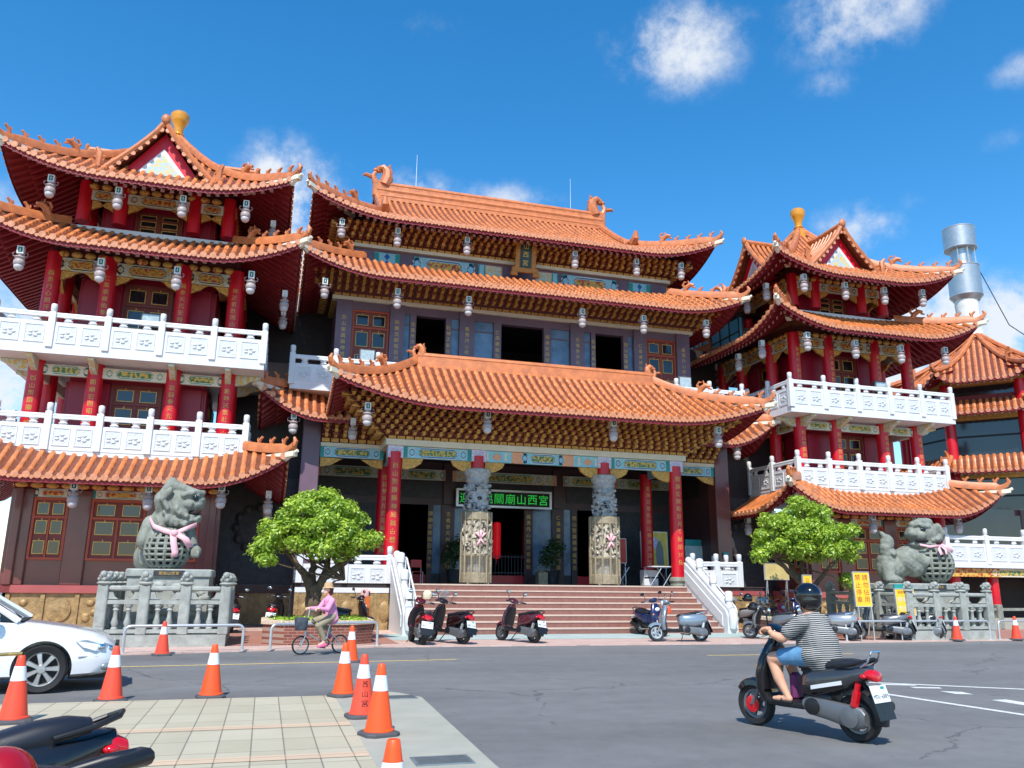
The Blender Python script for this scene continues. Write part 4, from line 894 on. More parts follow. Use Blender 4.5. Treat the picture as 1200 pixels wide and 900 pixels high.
# entablature : beams, cornice, brackets
b = MB()
xs = [4.07, 7.07, 11.95, 14.93]
for a, c, sc in ((4.35, 6.8, scroll_m), (14.65, 12.22, scroll_m)): a, c = min(a, c), max(a, c); painted(b, a, c, PY-.12, 5.8, 6.2, sc=sc)
b.box(7.34, 8.3, PY-.12, PY+.02, 5.8, 6.2, aqua_p); b.box(10.72, 11.68, PY-.12, PY+.02, 5.8, 6.2, aqua_p)
for a, c in ((8.3, 8.75), (10.27, 10.72)): b.box(a, c, PY-.125, PY+.02, 5.8, 6.2, orng_p)
for a in (7.55, 11.08):
    b.prism([(a, 5.98), (a+.2, 5.84), (a+.4, 5.98), (a+.2, 6.14)], PY-.128, PY-.121, orng_p)
    for q in (-.14, .54): b.prism([(a+q-.05, 5.84), (a+q+.06, 5.9), (a+q, 6.0), (a+q+.06, 6.1), (a+q-.05, 6.16)], PY-.13, PY-.121, cream_p); 
painted(b, 8.75, 10.27, PY-.13, 5.8, 6.2, fr=blue_p)
for x in xs: b.box(x-.27, x+.27, PY-.16, PY+.2, 5.79, 6.21, purp_p)
for x in (4.07, 14.93):
    for y0, y1 in ((28.72, 30.85),): painted(b, y0-29.8, y1-29.8, -.12, 5.8, 6.2, M=T(x, 29.8, 0)@RZ(pi/2 if x > 9 else -pi/2))
b.build('painted_beam', porch, off=PC)
b = MB()
for x, ss in ((4.07, (1,)), (7.07, (-1, 1)), (11.95, (-1, 1)), (14.93, (-1,))):
    for s in ss: b.prism([(x+s*.26, 5.79), (x+s*.26, 5.42), (x+s*.42, 5.4), (x+s*.7, 5.48), (x+s*.92, 5.62), (x+s*1.0, 5.79)], PY-.06, PY+.04, gold_br)
b.build('corner_brace', porch, off=PC)
b = MB(); b.box(3.7, 15.3, PY-.26, PY+.26, 6.213, 6.42, cream_p); b.box(3.7, 4.3, PY+.26, 31.2, 6.213, 6.42, cream_p); b.box(14.7, 15.3, PY+.26, 31.2, 6.213, 6.42, cream_p); b.build('cornice', porch, off=PC)
b = MB(); brackets(b, 3.8, 15.2, PY-.1, 6.43, 7.72, 1.75, exp=(1, 1)); brackets(b, -1.3, 1.4, 0, 6.43, 7.72, 1.75, M=T(3.8, 29.8, 0)@RZ(-pi/2), exp=(0, 1)); brackets(b, -1.4, 1.3, 0, 6.43, 7.72, 1.75, M=T(15.2, 29.8, 0)@RZ(pi/2), exp=(1, 0)); b.build('bracket_band', porch, off=PC, fix=False)
hb('porch_ceiling', (3.8, 15.2, 28.3, 33.4, 6.43, 6.49), m=dark_in, parent=porch, off=PC)
PR = Roof(9.5, 28.8, 7.85, 3.1, 7.27, lambda d: .44*d+.075*d*d, 3.1, 3.1, U=.8, Lc=4.0, sides='FLR', ymax=29.6, sp=.3, r=.1)
ro = PR.build(porch, PC, rafters=1.7, hips='FL FR'); zr = 7.27+PR.P(3.1)
b = MB(); rl = 4.72
b.loft([[(9.5+e*rl, 28.8-.18, zr-.15), (9.5+e*rl, 28.8+.18, zr-.15), (9.5+e*rl, 28.8+.12, zr+.28), (9.5+e*rl, 28.8-.12, zr+.28)] for e in (-1, 1)], ridge_m)
for z in (.02, .3): b.tube([(9.5-rl, 28.8, zr+z), (9.5+rl, 28.8, zr+z)], .14, ridge_m, 8)
vs = []
for j in range(7):
    d = 3.1-j*.25; vs += [(9.5-4.75-j*.1, 28.8+j*.25, zr-(3.1-d)*.62), (9.5+4.75+j*.1, 28.8+j*.25, zr-(3.1-d)*.62)]
b.add(vs, [(2*j, 2*j+1, 2*j+3, 2*j+2) for j in range(6)], pan_m); b.build('main_ridge', porch, off=PC)
for s in (-1, 1):
    o = dup(OWL_R if s > 0 else OWL_L, (s*4.7, .3, zr+.18-1.5), ro); o.scale = (.62, .6, .55)
    e = V((9.5+s*6.35, 27.2, 7.27+PR.P(1.5)+.22))
# LED message board
LB = thing('led_sign', (9.4, 33.0, 4.7), 'dark LED sign board with bright green running Chinese letters over the central doorway', 'LED sign'); lo = V((9.4, 33.0, 4.7))
led = mat('led_green', (40, 205, 70), .5, var=.05, emit=.45)
b = MB(); b.box(7.4, 11.35, 33.02, 33.18, 4.68, 5.26, ink); b.build('panel', LB, off=lo)
b = MB()
for bx in ((7.3, 11.45, 4.6, 4.68), (7.3, 11.45, 5.26, 5.34), (7.3, 7.4, 4.68, 5.26), (11.35, 11.45, 4.68, 5.26)): b.box(bx[0], bx[1], 32.97, 33.2, bx[2], bx[3], steel_w)
b.build('frame', LB, off=lo)
b = MB(); write(b, '迎光臨關廟山西宮', .46, led, T(9.38, 33.012, 4.97), False, 1.06); b.build('lettering', LB, off=lo, fix=False)
# ---------------------------------------------------------------- grand stair
SC = V((9.5, 25, 0)); st = thing('entrance_stairs', SC, 'wide reddish granite stairs with pale edges up to the porch', 'stairs')
X0, X1, Y0, H0, HR, TR_ = 4.34, 14.68, 25.0, .03, (1.5-.03)/8, .345
for k in range(8):
    y = Y0+k*TR_; z = H0+k*HR; b = MB(); b.box(X0, X1, y, 27.76, z-.02 if k else 0, z+HR-.045, step_m)
    x = X0
    while x < X1-.01:
        e = min(X1, x+1.29); b.bbox(x+.002, e-.002, y-.02, y+TR_+.04, z+HR-.045, z+HR+(.008 if k == 7 else 0), .006, nose_m); x = e
    b.build('step', st, off=SC)
for s, xa, xb in ((-1, 3.98, 4.32), (1, 14.70, 15.04)):
    b = MB(); yf, yb = 24.75, 27.6; M = T((xa+xb)/2, 0, 0)@RZ(pi/2); w = (xb-xa)/2
    b.prism([(yf, .0), (yb, .0), (yb, 1.5), (yb, 2.35), (yf+.15, .78), (yf, .6)], -w, w, white_m, M)
    b.prism([(yf+.3, .62), (yb-.05, 2.08), (yb-.05, 1.72), (yf+.3, .26)], -w-.03, w+.03, relief_m, M)
    b.tube([(yf+.02, 0, .78), (yb, 0, 2.46)], .12, white_m, 10, M=M); b.tube([(yf-.02, 0, .78), (yf-.1, 0, .5), (yf-.02, 0, .2)], [.13, .16, .12], white_m, 10, M=M)
    for t in (.0, .36, .7):
        q = V((0, yf+.15+(yb-yf-.2)*t, .75+1.58*t)); b.lathe([(.1, 0), (.1, .34), (.13, .37), (.13, .62), (.1, .66), (.03, .68)], white_m, 14, ((xa+xb)/2, q.y, q.z-.05))
    b.build('stair_balustrade', st, off=SC)
    xr = xb+.12 if s < 0 else xa-.12
    if s > 0: xr = xb+.1
    b = MB(); b.tube([(xr, 24.9, .05), (xr, 24.9, .75), (xr, 25.0, .88), (xr, 27.3, 2.3), (xr, 27.5, 2.36), (xr, 27.6, 1.5)], .03, steelw2, 8)
    for t in (.3, .65): b.tube([(xr, 24.95+2.5*t, .1+1.35*t), (xr, 24.95+2.5*t, .86+1.5*t)], .022, steelw2, 8)
    b.build('handrail', st, off=SC)
TC = V((9.5, 27.8, 1.5)); tb = thing('terrace_balustrade', TC, 'white carved balustrade edging the terrace left of the stairs', 'balustrade')
balustrade(tb, [(1.05, 29.7), (1.05, 27.85), (3.95, 27.85)], 1.35, TC, hp=.75, hr=1.0, ht=1.36, bay=1.45)
tb2 = thing('terrace_balustrade', TC, 'white carved balustrade on the terrace right of the stairs', 'balustrade')
balustrade(tb2, [(15.2, 27.85), (17.15, 27.85), (17.15, 29.7)], 1.35, TC, hp=.75, hr=1.0, ht=1.36, bay=1.0)
for a, c, l in ((.95, 3.95, 'left'), (15.1, 18.05, 'right')):
    b = MB(); b.box(a, c, 27.68, 27.76, .03, 1.2, goldstone); b.box(a, c, 27.66, 27.78, 1.2, 1.36, white_m if a < 5 else granite_l)
    for k in range(5): b.box(a+.05+k*.62, a+.13+k*.62, 27.65, 27.68, .05, 1.19, goldstone); b.ell((a+.4+k*.62, 27.68, .6), (.2, .06, .34), goldstone, 10, 6)
    o = b.build('terrace_relief', hall, off=HC)
# ---------------------------------------------------------------- stone fences round the lions
def stone_fence(name, x0, x1, y0, y1, label, nx, ny):
    c = V(((x0+x1)/2, (y0+y1)/2, 0)); root = thing(name, c, label, 'fence', 'stone fences around the lions')
    b = MB(); b.box(x0-.08, x1+.08, y0-.1, y1+.1, 0, .3, fence_stone); b.box(x0+.02, x1-.02, y0, y1, .3, .34, fence_stone); b.build('kerb', root, off=c)
    pm = None
    def fpost(x, y):
        nonlocal pm
        if pm is None:
            q = MB(); q.bbox(-.115, .115, -.115, .115, .3, 1.42, .02, fence_stone); q.box(-.075, .075, -.123, .123, .5, 1.3, fence_stone); q.box(-.123, .123, -.075, .075, .5, 1.3, fence_stone)
            q.lathe([(.13, 1.42), (.17, 1.46), (.12, 1.5)], fence_stone, 12); q.ell((0, 0, 1.6), (.12, .13, .13), fence_stone, 12, 8); q.ell((-.02, -.09, 1.66), (.08, .08, .08), fence_stone, 8, 6)
            for i in range(8): a = i*.8; q.ell((cos(a)*.11, sin(a)*.11, 1.55+.06*(i % 2)), (.05, .05, .05), fence_stone, 6, 4)
            o = q.build('fence_post', root, off=(0, 0, 0)); pm = o.data; o.location = (x-c.x, y-c.y, 0)
        else:
            o = bpy.data.objects.new('fence_post', pm); COL.objects.link(o); o.parent = root; o.location = (x-c.x, y-c.y, 0)
    bal = MB(); bal.lathe([(.075, 0), (.075, .05), (.05, .08), (.085, .17), (.05, .3), (.045, .42), (.07, .46), (.05, .5), (.08, .54), (.08, .58)], fence_stone, 12); bo = bal.build('baluster', None); bme = bo.data; bpy.data.objects.remove(bo)
    for (ax, ay, bx, by, n) in ((x0, y0, x1, y0, nx), (x0, y1, x1, y1, nx), (x0, y0, x0, y1, ny), (x1, y0, x1, y1, ny)):
        d = V((bx-ax, by-ay, 0)); l = d.length; M = T(ax, ay, 0)@RZ(math.atan2(d.y, d.x)); stp = l/n
        for i in range(n+1):
            q = M@V((i*stp, 0, 0))
            if (ay == by) or 0 < i < n: fpost(q.x, q.y)
        for i in range(n):
            r = MB(); a, e = i*stp+.115, (i+1)*stp-.115
            r.box(a, e, -.08, .08, .34, .42, fence_stone, M); r.box(a, e, -.07, .07, .99, 1.08, fence_stone, M); r.bbox(a, e, -.09, .09, 1.29, 1.40, .03, fence_stone, M)
            r.prism([(a, 1.1), (a+.22, 1.1), (a+.14, 1.16), (a+.1, 1.26), (a, 1.26)], -.05, .05, fence_stone, M); r.prism([(e, 1.1), (e, 1.26), (e-.1, 1.26), (e-.14, 1.16), (e-.22, 1.1)], -.05, .05, fence_stone, M)
            for q in range(5): r.ell((a+(.05 if q % 2 else e-a-.05), 0, 1.12+.04*q), (.05, .04, .04), fence_stone, 8, 5, M=M)
            ro_ = r.build('rail', root, off=c)
            for q in (.3, .7):
                p = M@V((a+(e-a)*q, 0, .4)); o = bpy.data.objects.new('baluster', bme); COL.objects.link(o); o.parent = root; o.location = p-V((c.x, c.y, 0))
    return root
stone_fence('stone_fence', -3.55, -.86, 21.35, 23.9, 'carved grey-green stone fence around the lion beside the white car', 3, 3)
stone_fence('stone_fence', 18.62, 21.6, 21.0, 24.6, 'carved grey-green stone fence around the reclining lion at right', 3, 3)
def pedestal(x0, x1, y0, y1, h, label):
    c = V(((x0+x1)/2, (y0+y1)/2, 0)); root = thing('lion_pedestal', c, label, 'pedestal', 'pedestals under the lions')
    b = MB(); b.bbox(x0-.1, x1+.1, y0-.1, y1+.1, .34, .55, .03, fence_stone); b.box(x0+.05, x1-.05, y0+.05, y1-.05, .55, h-.2, fence_stone); b.bbox(x0, x1, y0, y1, h-.2, h, .03, fence_stone)
    for k in range(16): b.ell((x0+.15+(x1-x0-.3)*random.random(), y0+.03, .65+(h-1.0)*random.random()), (.16, .08, .1), fence_stone, 8, 5)
    b.build('block', root, off=c); b = MB(); b.box((x0+x1)/2-.35, (x0+x1)/2+.35, y0-.012, y0-.002, h-.17, h-.03, dark_stone); b.build('name_panel', root, off=c)
    b = MB(); write(b, '關廟山西宮', .085, gold_m, T((x0+x1)/2, y0-.016, h-.1)); b.build('lettering', root, off=c, fix=False)
pedestal(-3.2, -1.25, 21.8, 23.6, 1.80, 'grey-green carved pedestal under the lion with its paw on a ball'); pedestal(18.95, 21.5, 21.5, 24.0, 1.68, 'grey-green carved pedestal under the reclining lion at right')
# ---------------------------------------------------------------- stone lions
eye_m = mat('dark_polished_stone', (34, 44, 50), .15); mouth_m = mat('carved_mouth_dark', (40, 26, 26), .8)
def lattice_ball(parent, c, r, off):
    b = MB(); b.ell(c, (r*.9, r*.9, r*.9), dark_stone, 24, 16); C_ = V(c)
    for k in range(8):
        a = k*pi/8; b.tube([C_+V((cos(a)*sin(t*pi/16)*r, sin(a)*sin(t*pi/16)*r, cos(t*pi/16)*r)) for t in range(33)], r*.085, green_stone, 6, caps=False)
    for k in range(1, 8):
        zz = -r+2*r*k/8; rr = math.sqrt(max(.01, r*r-zz*zz)); b.tube([C_+V((cos(t*pi/16)*rr, sin(t*pi/16)*rr, zz)) for t in range(33)], r*.08, green_stone, 6, caps=False)
    return b.build('openwork_ball', parent, off=off)
def curls(pts, r, n, seed):
    rnd = random.Random(seed); out = []
    for (p, q) in pts:
        p, q = V(p), V(q)
        for i in range(n):
            t = (i+.5)/n; c = p.lerp(q, t)+V((rnd.uniform(-1, 1), rnd.uniform(-1, 1), rnd.uniform(-1, 1)))*r*.35; out.append(('e', tuple(c), (r, r, r*.9)))
    return out

LL = thing('stone_lion', (-2.35, 22.4, 1.8), 'grey-green stone lion sitting upright with a paw on an openwork ball', 'lion statue', 'stone lions')
P = [((-.5, .5, .35), .5, (-.25, .35, 1.1), .52), ((-.25, .35, 1.0), .5, (.05, .15, 1.55), .42), ((-.75, .75, .3), .42, (-.5, .6, .8), .36),
     ((-.62, .02, 1.05), .30, (-.72, -.08, .72), .29), ((-.72, -.08, .74), .25, (-.3, -.25, .78), .19), ('e', (-.2, -.3, .78), (.26, .2, .13)), ((-.5, .6, .1), .3, (.1, .4, .12), .25),
     ((.45, .25, 1.0), .28, (.72, .05, .55), .18), ('e', (.82, -.05, .45), (.2, .2, .16)),
     ('e', (.18, .02, 1.62), (.52, .46, .48)), ('e', (.5, -.06, 1.66), (.4, .36, .27)), ('e', (.76, -.1, 1.64), (.22, .28, .17)), ('e', (.9, -.1, 1.76), (.11, .16, .1)), ('e', (.8, -.27, 1.72), (.1, .08, .08)), ('e', (.60, -.08, 1.23), (.32, .27, .11)), ('e', (.84, -.1, 1.30), (.09, .2, .09)), ('e', (.45, -.3, 1.50), (.1, .1, .14)), ((.62, -.40, 1.93), .075, (.92, -.22, 1.94), .07), ((.3, -.42, 1.86), .07, (.62, -.42, 1.92), .08), ('e', (.5, -.4, 1.62), (.16, .08, .1)), ((.3, 0, 1.2), .3, (.5, -.05, 1.25), .2),
     ((-.32, .2, 1.2), .16, (-.42, -.05, 1.75), .2), ((-.42, -.05, 1.72), .18, (-.1, -.1, 2.12), .2), ((-.1, -.12, 2.12), .17, (.45, -.2, 1.98), .12), ((.45, -.22, 1.98), .12, (.85, -.2, 1.9), .1), ((.3, -.36, 1.84), .08, (.75, -.33, 1.86), .09),
     ((-.3, -.3, 1.75), .12, (-.1, -.42, 1.95), .1), ((-.3, -.3, 1.75), .1, (-.12, -.38, 1.5), .07)]
for k in range(9): a = -2.3+k*.34; P.append(('e', (.22+cos(a)*.48, -.3+.02*k, 1.5+sin(a)*.36), (.12, .14, .12)))
P += curls([((-.1, -.34, 1.3), (.5, -.32, 1.08)), ((-.25, -.2, 1.4), (.3, -.34, 1.15)), ((-.42, .1, 1.75), (-.6, .5, .9)), ((.1, -.38, 1.5), (.5, -.36, 1.3))], .085, 9, 3)
for k in range(4): P.append(('e', (.72+k*.07, -.2, .38), (.05, .07, .1)))
blob('body', P, green_stone, .026, 2, LL, (.11, .03))
b = MB(); b.ell((.70, -.36, 1.80), (.11, .09, .085), eye_m); b.build('eye', LL, off=(0, 0, 0)); b = MB(); b.ell((.66, -.22, 1.42), (.21, .13, .09), mouth_m); b.build('mouth', LL, off=(0, 0, 0))
for k in kids(LL): k.scale = (.76, .88, .98)
lattice_ball(LL, (-.02, -.12, .47), .52, (0, 0, 0))
LR = thing('stone_lion', (20.2, 22.4, 1.68), 'grey-green stone lion reclining, tail raised, with a ball under its chest', 'lion statue', 'stone lions')
P = [((-1.0, .1, .5), .42, (-.1, .15, .8), .5), ((-.1, .15, .8), .5, (.5, .1, 1.05), .5), ((-1.05, .1, .75), .36, (-1.05, .1, .45), .4), ((-1.2, -.1, .5), .26, (-1.3, -.2, .16), .2), ('e', (-1.15, -.3, .12), (.32, .2, .13)), ((-.9, .3, .3), .3, (-.5, .3, .15), .25),
     ((-1.1, .05, .95), .24, (-1.18, .0, 1.2), .2), ('e', (-1.0, .02, 1.0), (.34, .28, .2)), ('e', (-1.06, 0, 1.38), (.27, .2, .3)), ((-1.06, 0, 1.45), .2, (-1.28, 0, 1.72), .07),
     ((-.35, -.28, .95), .24, (.1, -.4, .72), .2), ((.1, -.4, .72), .19, (.6, -.42, .85), .14), ('e', (.65, -.42, .82), (.24, .18, .12)), ((-.5, -.1, .8), .38, (-.1, -.1, .6), .4),
     ('e', (.5, -.05, 1.72), (.56, .46, .46)), ('e', (.12, -.18, 1.66), (.34, .38, .26)), ('e', (-.12, -.2, 1.70), (.2, .3, .17)), ('e', (-.16, -.2, 1.82), (.13, .18, .11)), ('e', (.14, -.16, 1.34), (.34, .3, .13)), ((.4, 0, 1.2), .35, (.5, 0, 1.5), .35),
     ((-.1, -.25, 2.02), .12, (.3, -.25, 2.12), .15), ((.3, -.22, 2.12), .16, (.75, -.1, 2.1), .2), ((.7, 0, 2.0), .24, (.85, .05, 1.7), .22), ((.2, -.45, 1.98), .09, (.5, -.42, 1.95), .08),
     ((.82, -.2, 1.86), .1, (1.02, -.28, 1.98), .13), ((1.02, -.28, 1.98), .13, (1.16, -.26, 1.75), .15), ((1.14, -.26, 1.75), .13, (.98, -.3, 1.5), .1), ('e', (1.0, -.22, 1.76), (.16, .05, .2))]
P += curls([((.3, -.42, 1.35), (.85, -.35, 1.3)), ((.35, -.4, 1.2), (.9, -.2, 1.25)), ((.6, -.44, 1.5), (.85, -.42, 1.55))], .09, 8, 5)
for k in range(6): P.append(('e', (-1.05-.05*(k % 2), -.25+.1*k, 1.0+.05*k), (.1, .1, .1)))
blob('body', P, green_stone, .028, 2, LR, (.11, .03))
b = MB(); b.ell((.16, -.50, 1.86), (.12, .06, .07), eye_m); b.build('eye', LR, off=(0, 0, 0)); b = MB(); b.ell((.12, -.42, 1.47), (.3, .12, .06), mouth_m); b.build('mouth', LR, off=(0, 0, 0))
lattice_ball(LR, (.78, -.1, .68), .68, (0, 0, 0))
LR.scale = (.88, .9, .92)
pink_rb = MATS['pink_ribbon']
def ribbon(loc, strips, label, m=pink_rb):
    b = MB()
    for pts, w in strips:
        vs = []
        for p in pts: p = V(p); vs += [p+V((0, 0, -w/2)), p+V((0, 0, w/2))]
        b.add([tuple(q) for q in vs], [(2*i, 2*i+2, 2*i+3, 2*i+1) for i in range(len(pts)-1)], m)
    o = b.build('ribbon', None, ang=60, off=(0, 0, 0)); o.location = loc; s_ = o.modifiers.new('s', 'SOLIDIFY'); s_.thickness = .02; tag(o, label, 'ribbon')
def rb2(p, q, w): return ([p, q], w)
b = MB()
def strip(b, pts, wv):
    vs = []
    for p in pts: vs += [tuple(V(p)-V(wv)), tuple(V(p)+V(wv))]
    b.add(vs, [(2*i, 2*i+2, 2*i+3, 2*i+1) for i in range(len(pts)-1)], pink_rb)
strip(b, [(-.46, .15, 1.28), (-.5, -.2, 1.2), (-.36, -.42, 1.02), (-.1, -.56, .92), (.15, -.62, .85)], (.0, .02, .06)); strip(b, [(.15, -.6, .85), (.4, -.5, .98), (.62, -.3, 1.1)], (0, .02, .06))
strip(b, [(.12, -.62, .86), (.16, -.68, .62), (.22, -.7, .4), (.2, -.7, .28)], (.075, .01, 0)); strip(b, [(.18, -.63, .86), (.42, -.66, .72), (.55, -.62, .52)], (.07, .01, .03)); b.ell((.15, -.63, .86), (.09, .05, .08), pink_rb)
o = b.build('ribbon', None, off=(0, 0, 0)); o.location = (-2.35, 22.4, 1.8); o.modifiers.new('s', 'SOLIDIFY').thickness = .02; tag(o, 'pink sash knotted across the chest of the sitting lion', 'ribbon')
b = MB(); red_rb = mat('faded_red_cloth', (170, 90, 84), .8); strip(b, [(-.05, -.45, 1.22), (.3, -.5, 1.16), (.75, -.48, 1.2)], (0, .01, .035))
strip(b, [(.62, -.6, 1.22), (.45, -.7, 1.1), (.42, -.82, .9)], (.06, .01, .02)); strip(b, [(.62, -.6, 1.22), (.85, -.66, 1.15), (1.0, -.68, 1.0)], (.05, .01, .04)); strip(b, [(.62, -.6, 1.22), (.66, -.75, 1.08), (.6, -.84, .92)], (.05, .01, .02))
o = b.build('ribbon', None, off=(0, 0, 0)); o.location = (20.2, 22.4, 1.68); o.modifiers.new('s', 'SOLIDIFY').thickness = .02; tag(o, 'pink ribbon tied over the ball of the reclining lion', 'ribbon')
# ---------------------------------------------------------------- trees and planters
def leafmat(name, c1, c2):
    m = bpy.data.materials.new(name); m.use_nodes = True; t = m.node_tree; b = t.nodes['Principled BSDF']; t.nodes.remove(b); out = [n for n in t.nodes if n.type == 'OUTPUT_MATERIAL'][0]
    g = nd(t, 'ShaderNodeNewGeometry'); n = nd(t, 'ShaderNodeTexNoise'); n.inputs['Scale'].default_value = 2.6; n.inputs['Detail'].default_value = 6; t.links.new(g.outputs['Position'], n.inputs['Vector'])
    wn = mth(t, 'ADD', mth(t, 'MULTIPLY', mth(t, 'SUBTRACT', n.outputs[0], .5), 1.6), mth(t, 'MULTIPLY', g.outputs['Random Per Island'], 1.), clamp=True)
    mx = nd(t, 'ShaderNodeMix', data_type='RGBA'); mx.inputs['A'].default_value = (*s2l(c1), 1); mx.inputs['B'].default_value = (*s2l(c2), 1); t.links.new(wn, mx.inputs['Factor'])
    d = nd(t, 'ShaderNodeBsdfDiffuse'); tr = nd(t, 'ShaderNodeBsdfTranslucent'); gl = nd(t, 'ShaderNodeBsdfGlossy'); gl.inputs['Roughness'].default_value = .4
    t.links.new(mx.outputs['Result'], d.inputs[0]); t.links.new(mx.outputs['Result'], tr.inputs[0])
    ms = nd(t, 'ShaderNodeMixShader'); ms.inputs[0].default_value = .42; t.links.new(d.outputs[0], ms.inputs[1]); t.links.new(tr.outputs[0], ms.inputs[2])
    m2 = nd(t, 'ShaderNodeMixShader'); m2.inputs[0].default_value = .05; t.links.new(ms.outputs[0], m2.inputs[1]); t.links.new(gl.outputs[0], m2.inputs[2]); t.links.new(m2.outputs[0], out.inputs[0]); return m
leaf = leafmat('foliage', (112, 152, 38), (204, 226, 84))
leaf_d = leafmat('foliage_dark', (38, 66, 26), (70, 104, 44))
def crown(parent, clumps, m, per, size, seed, name='crown'):
    rnd = random.Random(seed); b = MB(); vs = []; fs = []
    for (c, r) in clumps:
        c = V(c); n = int(per*r[0]*r[0]*4)
        for i in range(n):
            d = V((rnd.gauss(0, 1), rnd.gauss(0, 1), rnd.gauss(0, 1))).normalized(); q = rnd.random()**.4
            if d.z < -.2 and rnd.random() < .55: continue
            w = 1+.18*sin(d.x*7+c.x*5)*sin(d.y*6+c.z*3)
            p = c+V((d.x*r[0], d.y*r[1], d.z*r[2]))*q*w
            u = V((rnd.gauss(0, 1), rnd.gauss(0, 1), rnd.gauss(0, .8))).normalized(); nn_ = (d+V((0, 0, .7))+V((rnd.gauss(0, .6), rnd.gauss(0, .6), rnd.gauss(0, .5)))).normalized()
            u = (u-nn_*u.dot(nn_)).normalized(); v = nn_.cross(u); s_ = size*rnd.uniform(.6, 1.35); k = len(vs)
            vs += [tuple(p-u*s_), tuple(p-v*s_*.5-nn_*s_*.12), tuple(p+u*s_), tuple(p+v*s_*.5-nn_*s_*.12)]; fs.append((k, k+1, k+2, k+3))
    b.add(vs, fs, m); return b.build(name, parent, ang=0, fix=False)
def tree(loc, label, limbs, clumps, seed, trunk_r):
    root = thing('ornamental_tree', loc, label, 'tree', 'clipped trees in brick planters'); rnd = random.Random(seed)
    b = MB()
    for pts, r0, r1 in limbs:
        P_ = []; n = 10
        for i in range(n+1):        # smooth wobbly limb
            t = i/n*(len(pts)-1); k = min(int(t), len(pts)-2); f = t-k; f = f*f*(3-2*f); q = V(pts[k]).lerp(V(pts[k+1]), f); P_.append(q+V((rnd.uniform(-1, 1), rnd.uniform(-1, 1), 0))*.03)
        b.tube([tuple(p+V(loc)) for p in P_], [r0+(r1-r0)*i/n+.012*rnd.uniform(-1, 1)*(r0 > .08) for i in range(n+1)], bark, 10)
    o = b.build('trunk', root, ang=60)
    # twigs reaching into the crown
    b = MB()
    for c, r in clumps:
        tip = V(limbs[1+rnd.randrange(len(limbs)-1)][0][-1]); b.tube([tuple(tip+V(loc)), tuple(tip.lerp(V(c), .5)+V((0, 0, -.05))+V(loc)), tuple(V(c)+V(loc))], [.04, .025, .008], bark, 5)
    b.build('branches', root, ang=60)
    crown(root, [((V(c)+V(loc)), r) for c, r in clumps], leaf, 1050, .058, seed)
    return root
def dome(rx, ry, rz, zc, n, seed, cr=(.24, .46), xs=0):
    rnd = random.Random(seed); out = []
    for i in range(n):
        a = i*2.39996; h = (i+.5)/n; z = h; q = math.sqrt(max(0, 1-h*h)); r = rnd.uniform(*cr); jj = rnd.uniform(.80, 1.14)
        out.append(((cos(a)*rx*q*.86*jj+xs+rnd.uniform(-.1, .1), sin(a)*ry*q*.86*jj, zc+z*rz*.8*jj+rnd.uniform(-.08, .08)), (r, r, r*.72)))
    for i in range(n//3): out.append(((rnd.uniform(-.55, .55)*rx+xs, rnd.uniform(-.5, .5)*ry, zc+rnd.uniform(0, .35)*rz), (.4, .4, .3)))
    return out
tl = dome(1.38, 1.35, 1.62, 1.75, 40, 4, xs=-.05)+[((-1.45, 0, 1.7), (.36, .36, .26)), ((1.4, -.2, 2.05), (.36, .36, .26)), ((-1.25, -.5, 1.45), (.3, .3, .2))]
tree((1.27, 22.7, .6), 'rounded bright green tree with a forked trunk in the planter behind the cyclist',
     [([(0, 0, -.1), (.02, 0, .35), (-.02, 0, .75)], .24, .19), ([(-.02, 0, .6), (-.28, -.05, 1.15), (-.75, 0, 1.7)], .15, .05), ([(-.02, 0, .6), (-.05, .2, 1.3), (-.2, .3, 2.2)], .13, .05), ([(0, 0, .55), (.25, -.08, 1.05), (.75, -.1, 1.45), (1.1, -.1, 1.75)], .14, .05), ([(.05, 0, .7), (.3, .3, 1.3), (.5, .4, 2.1)], .12, .05), ([(.3, -.1, .75), (.5, -.1, .95), (.75, -.12, 1.0)], .03, .012)], tl, 4, .24)
tr_ = dome(1.75, 1.6, 1.9, 2.0, 46, 9, xs=-.35)+[((-1.95, 0, 1.95), (.36, .36, .26)), ((1.2, -.2, 1.2), (.4, .4, .3)), ((1.4, 0, 2.0), (.34, .34, .28))]
tree((17.0, 23.2, .55), 'spreading bright green tree leaning left above the rider',
     [([(0, 0, -.1), (-.1, 0, .6), (-.3, 0, 1.0)], .2, .15), ([(-.25, 0, .9), (-.9, 0, 1.45), (-1.5, 0, 1.9)], .12, .05), ([(-.3, 0, .9), (-.3, .2, 1.6), (-.3, .3, 2.5)], .11, .04), ([(-.2, 0, .8), (.3, -.1, 1.4), (.9, -.1, 1.9)], .1, .04), ([(-.3, 0, .95), (-.7, .3, 1.7), (-1.0, .4, 2.4)], .1, .04)], tr_, 9, .2)
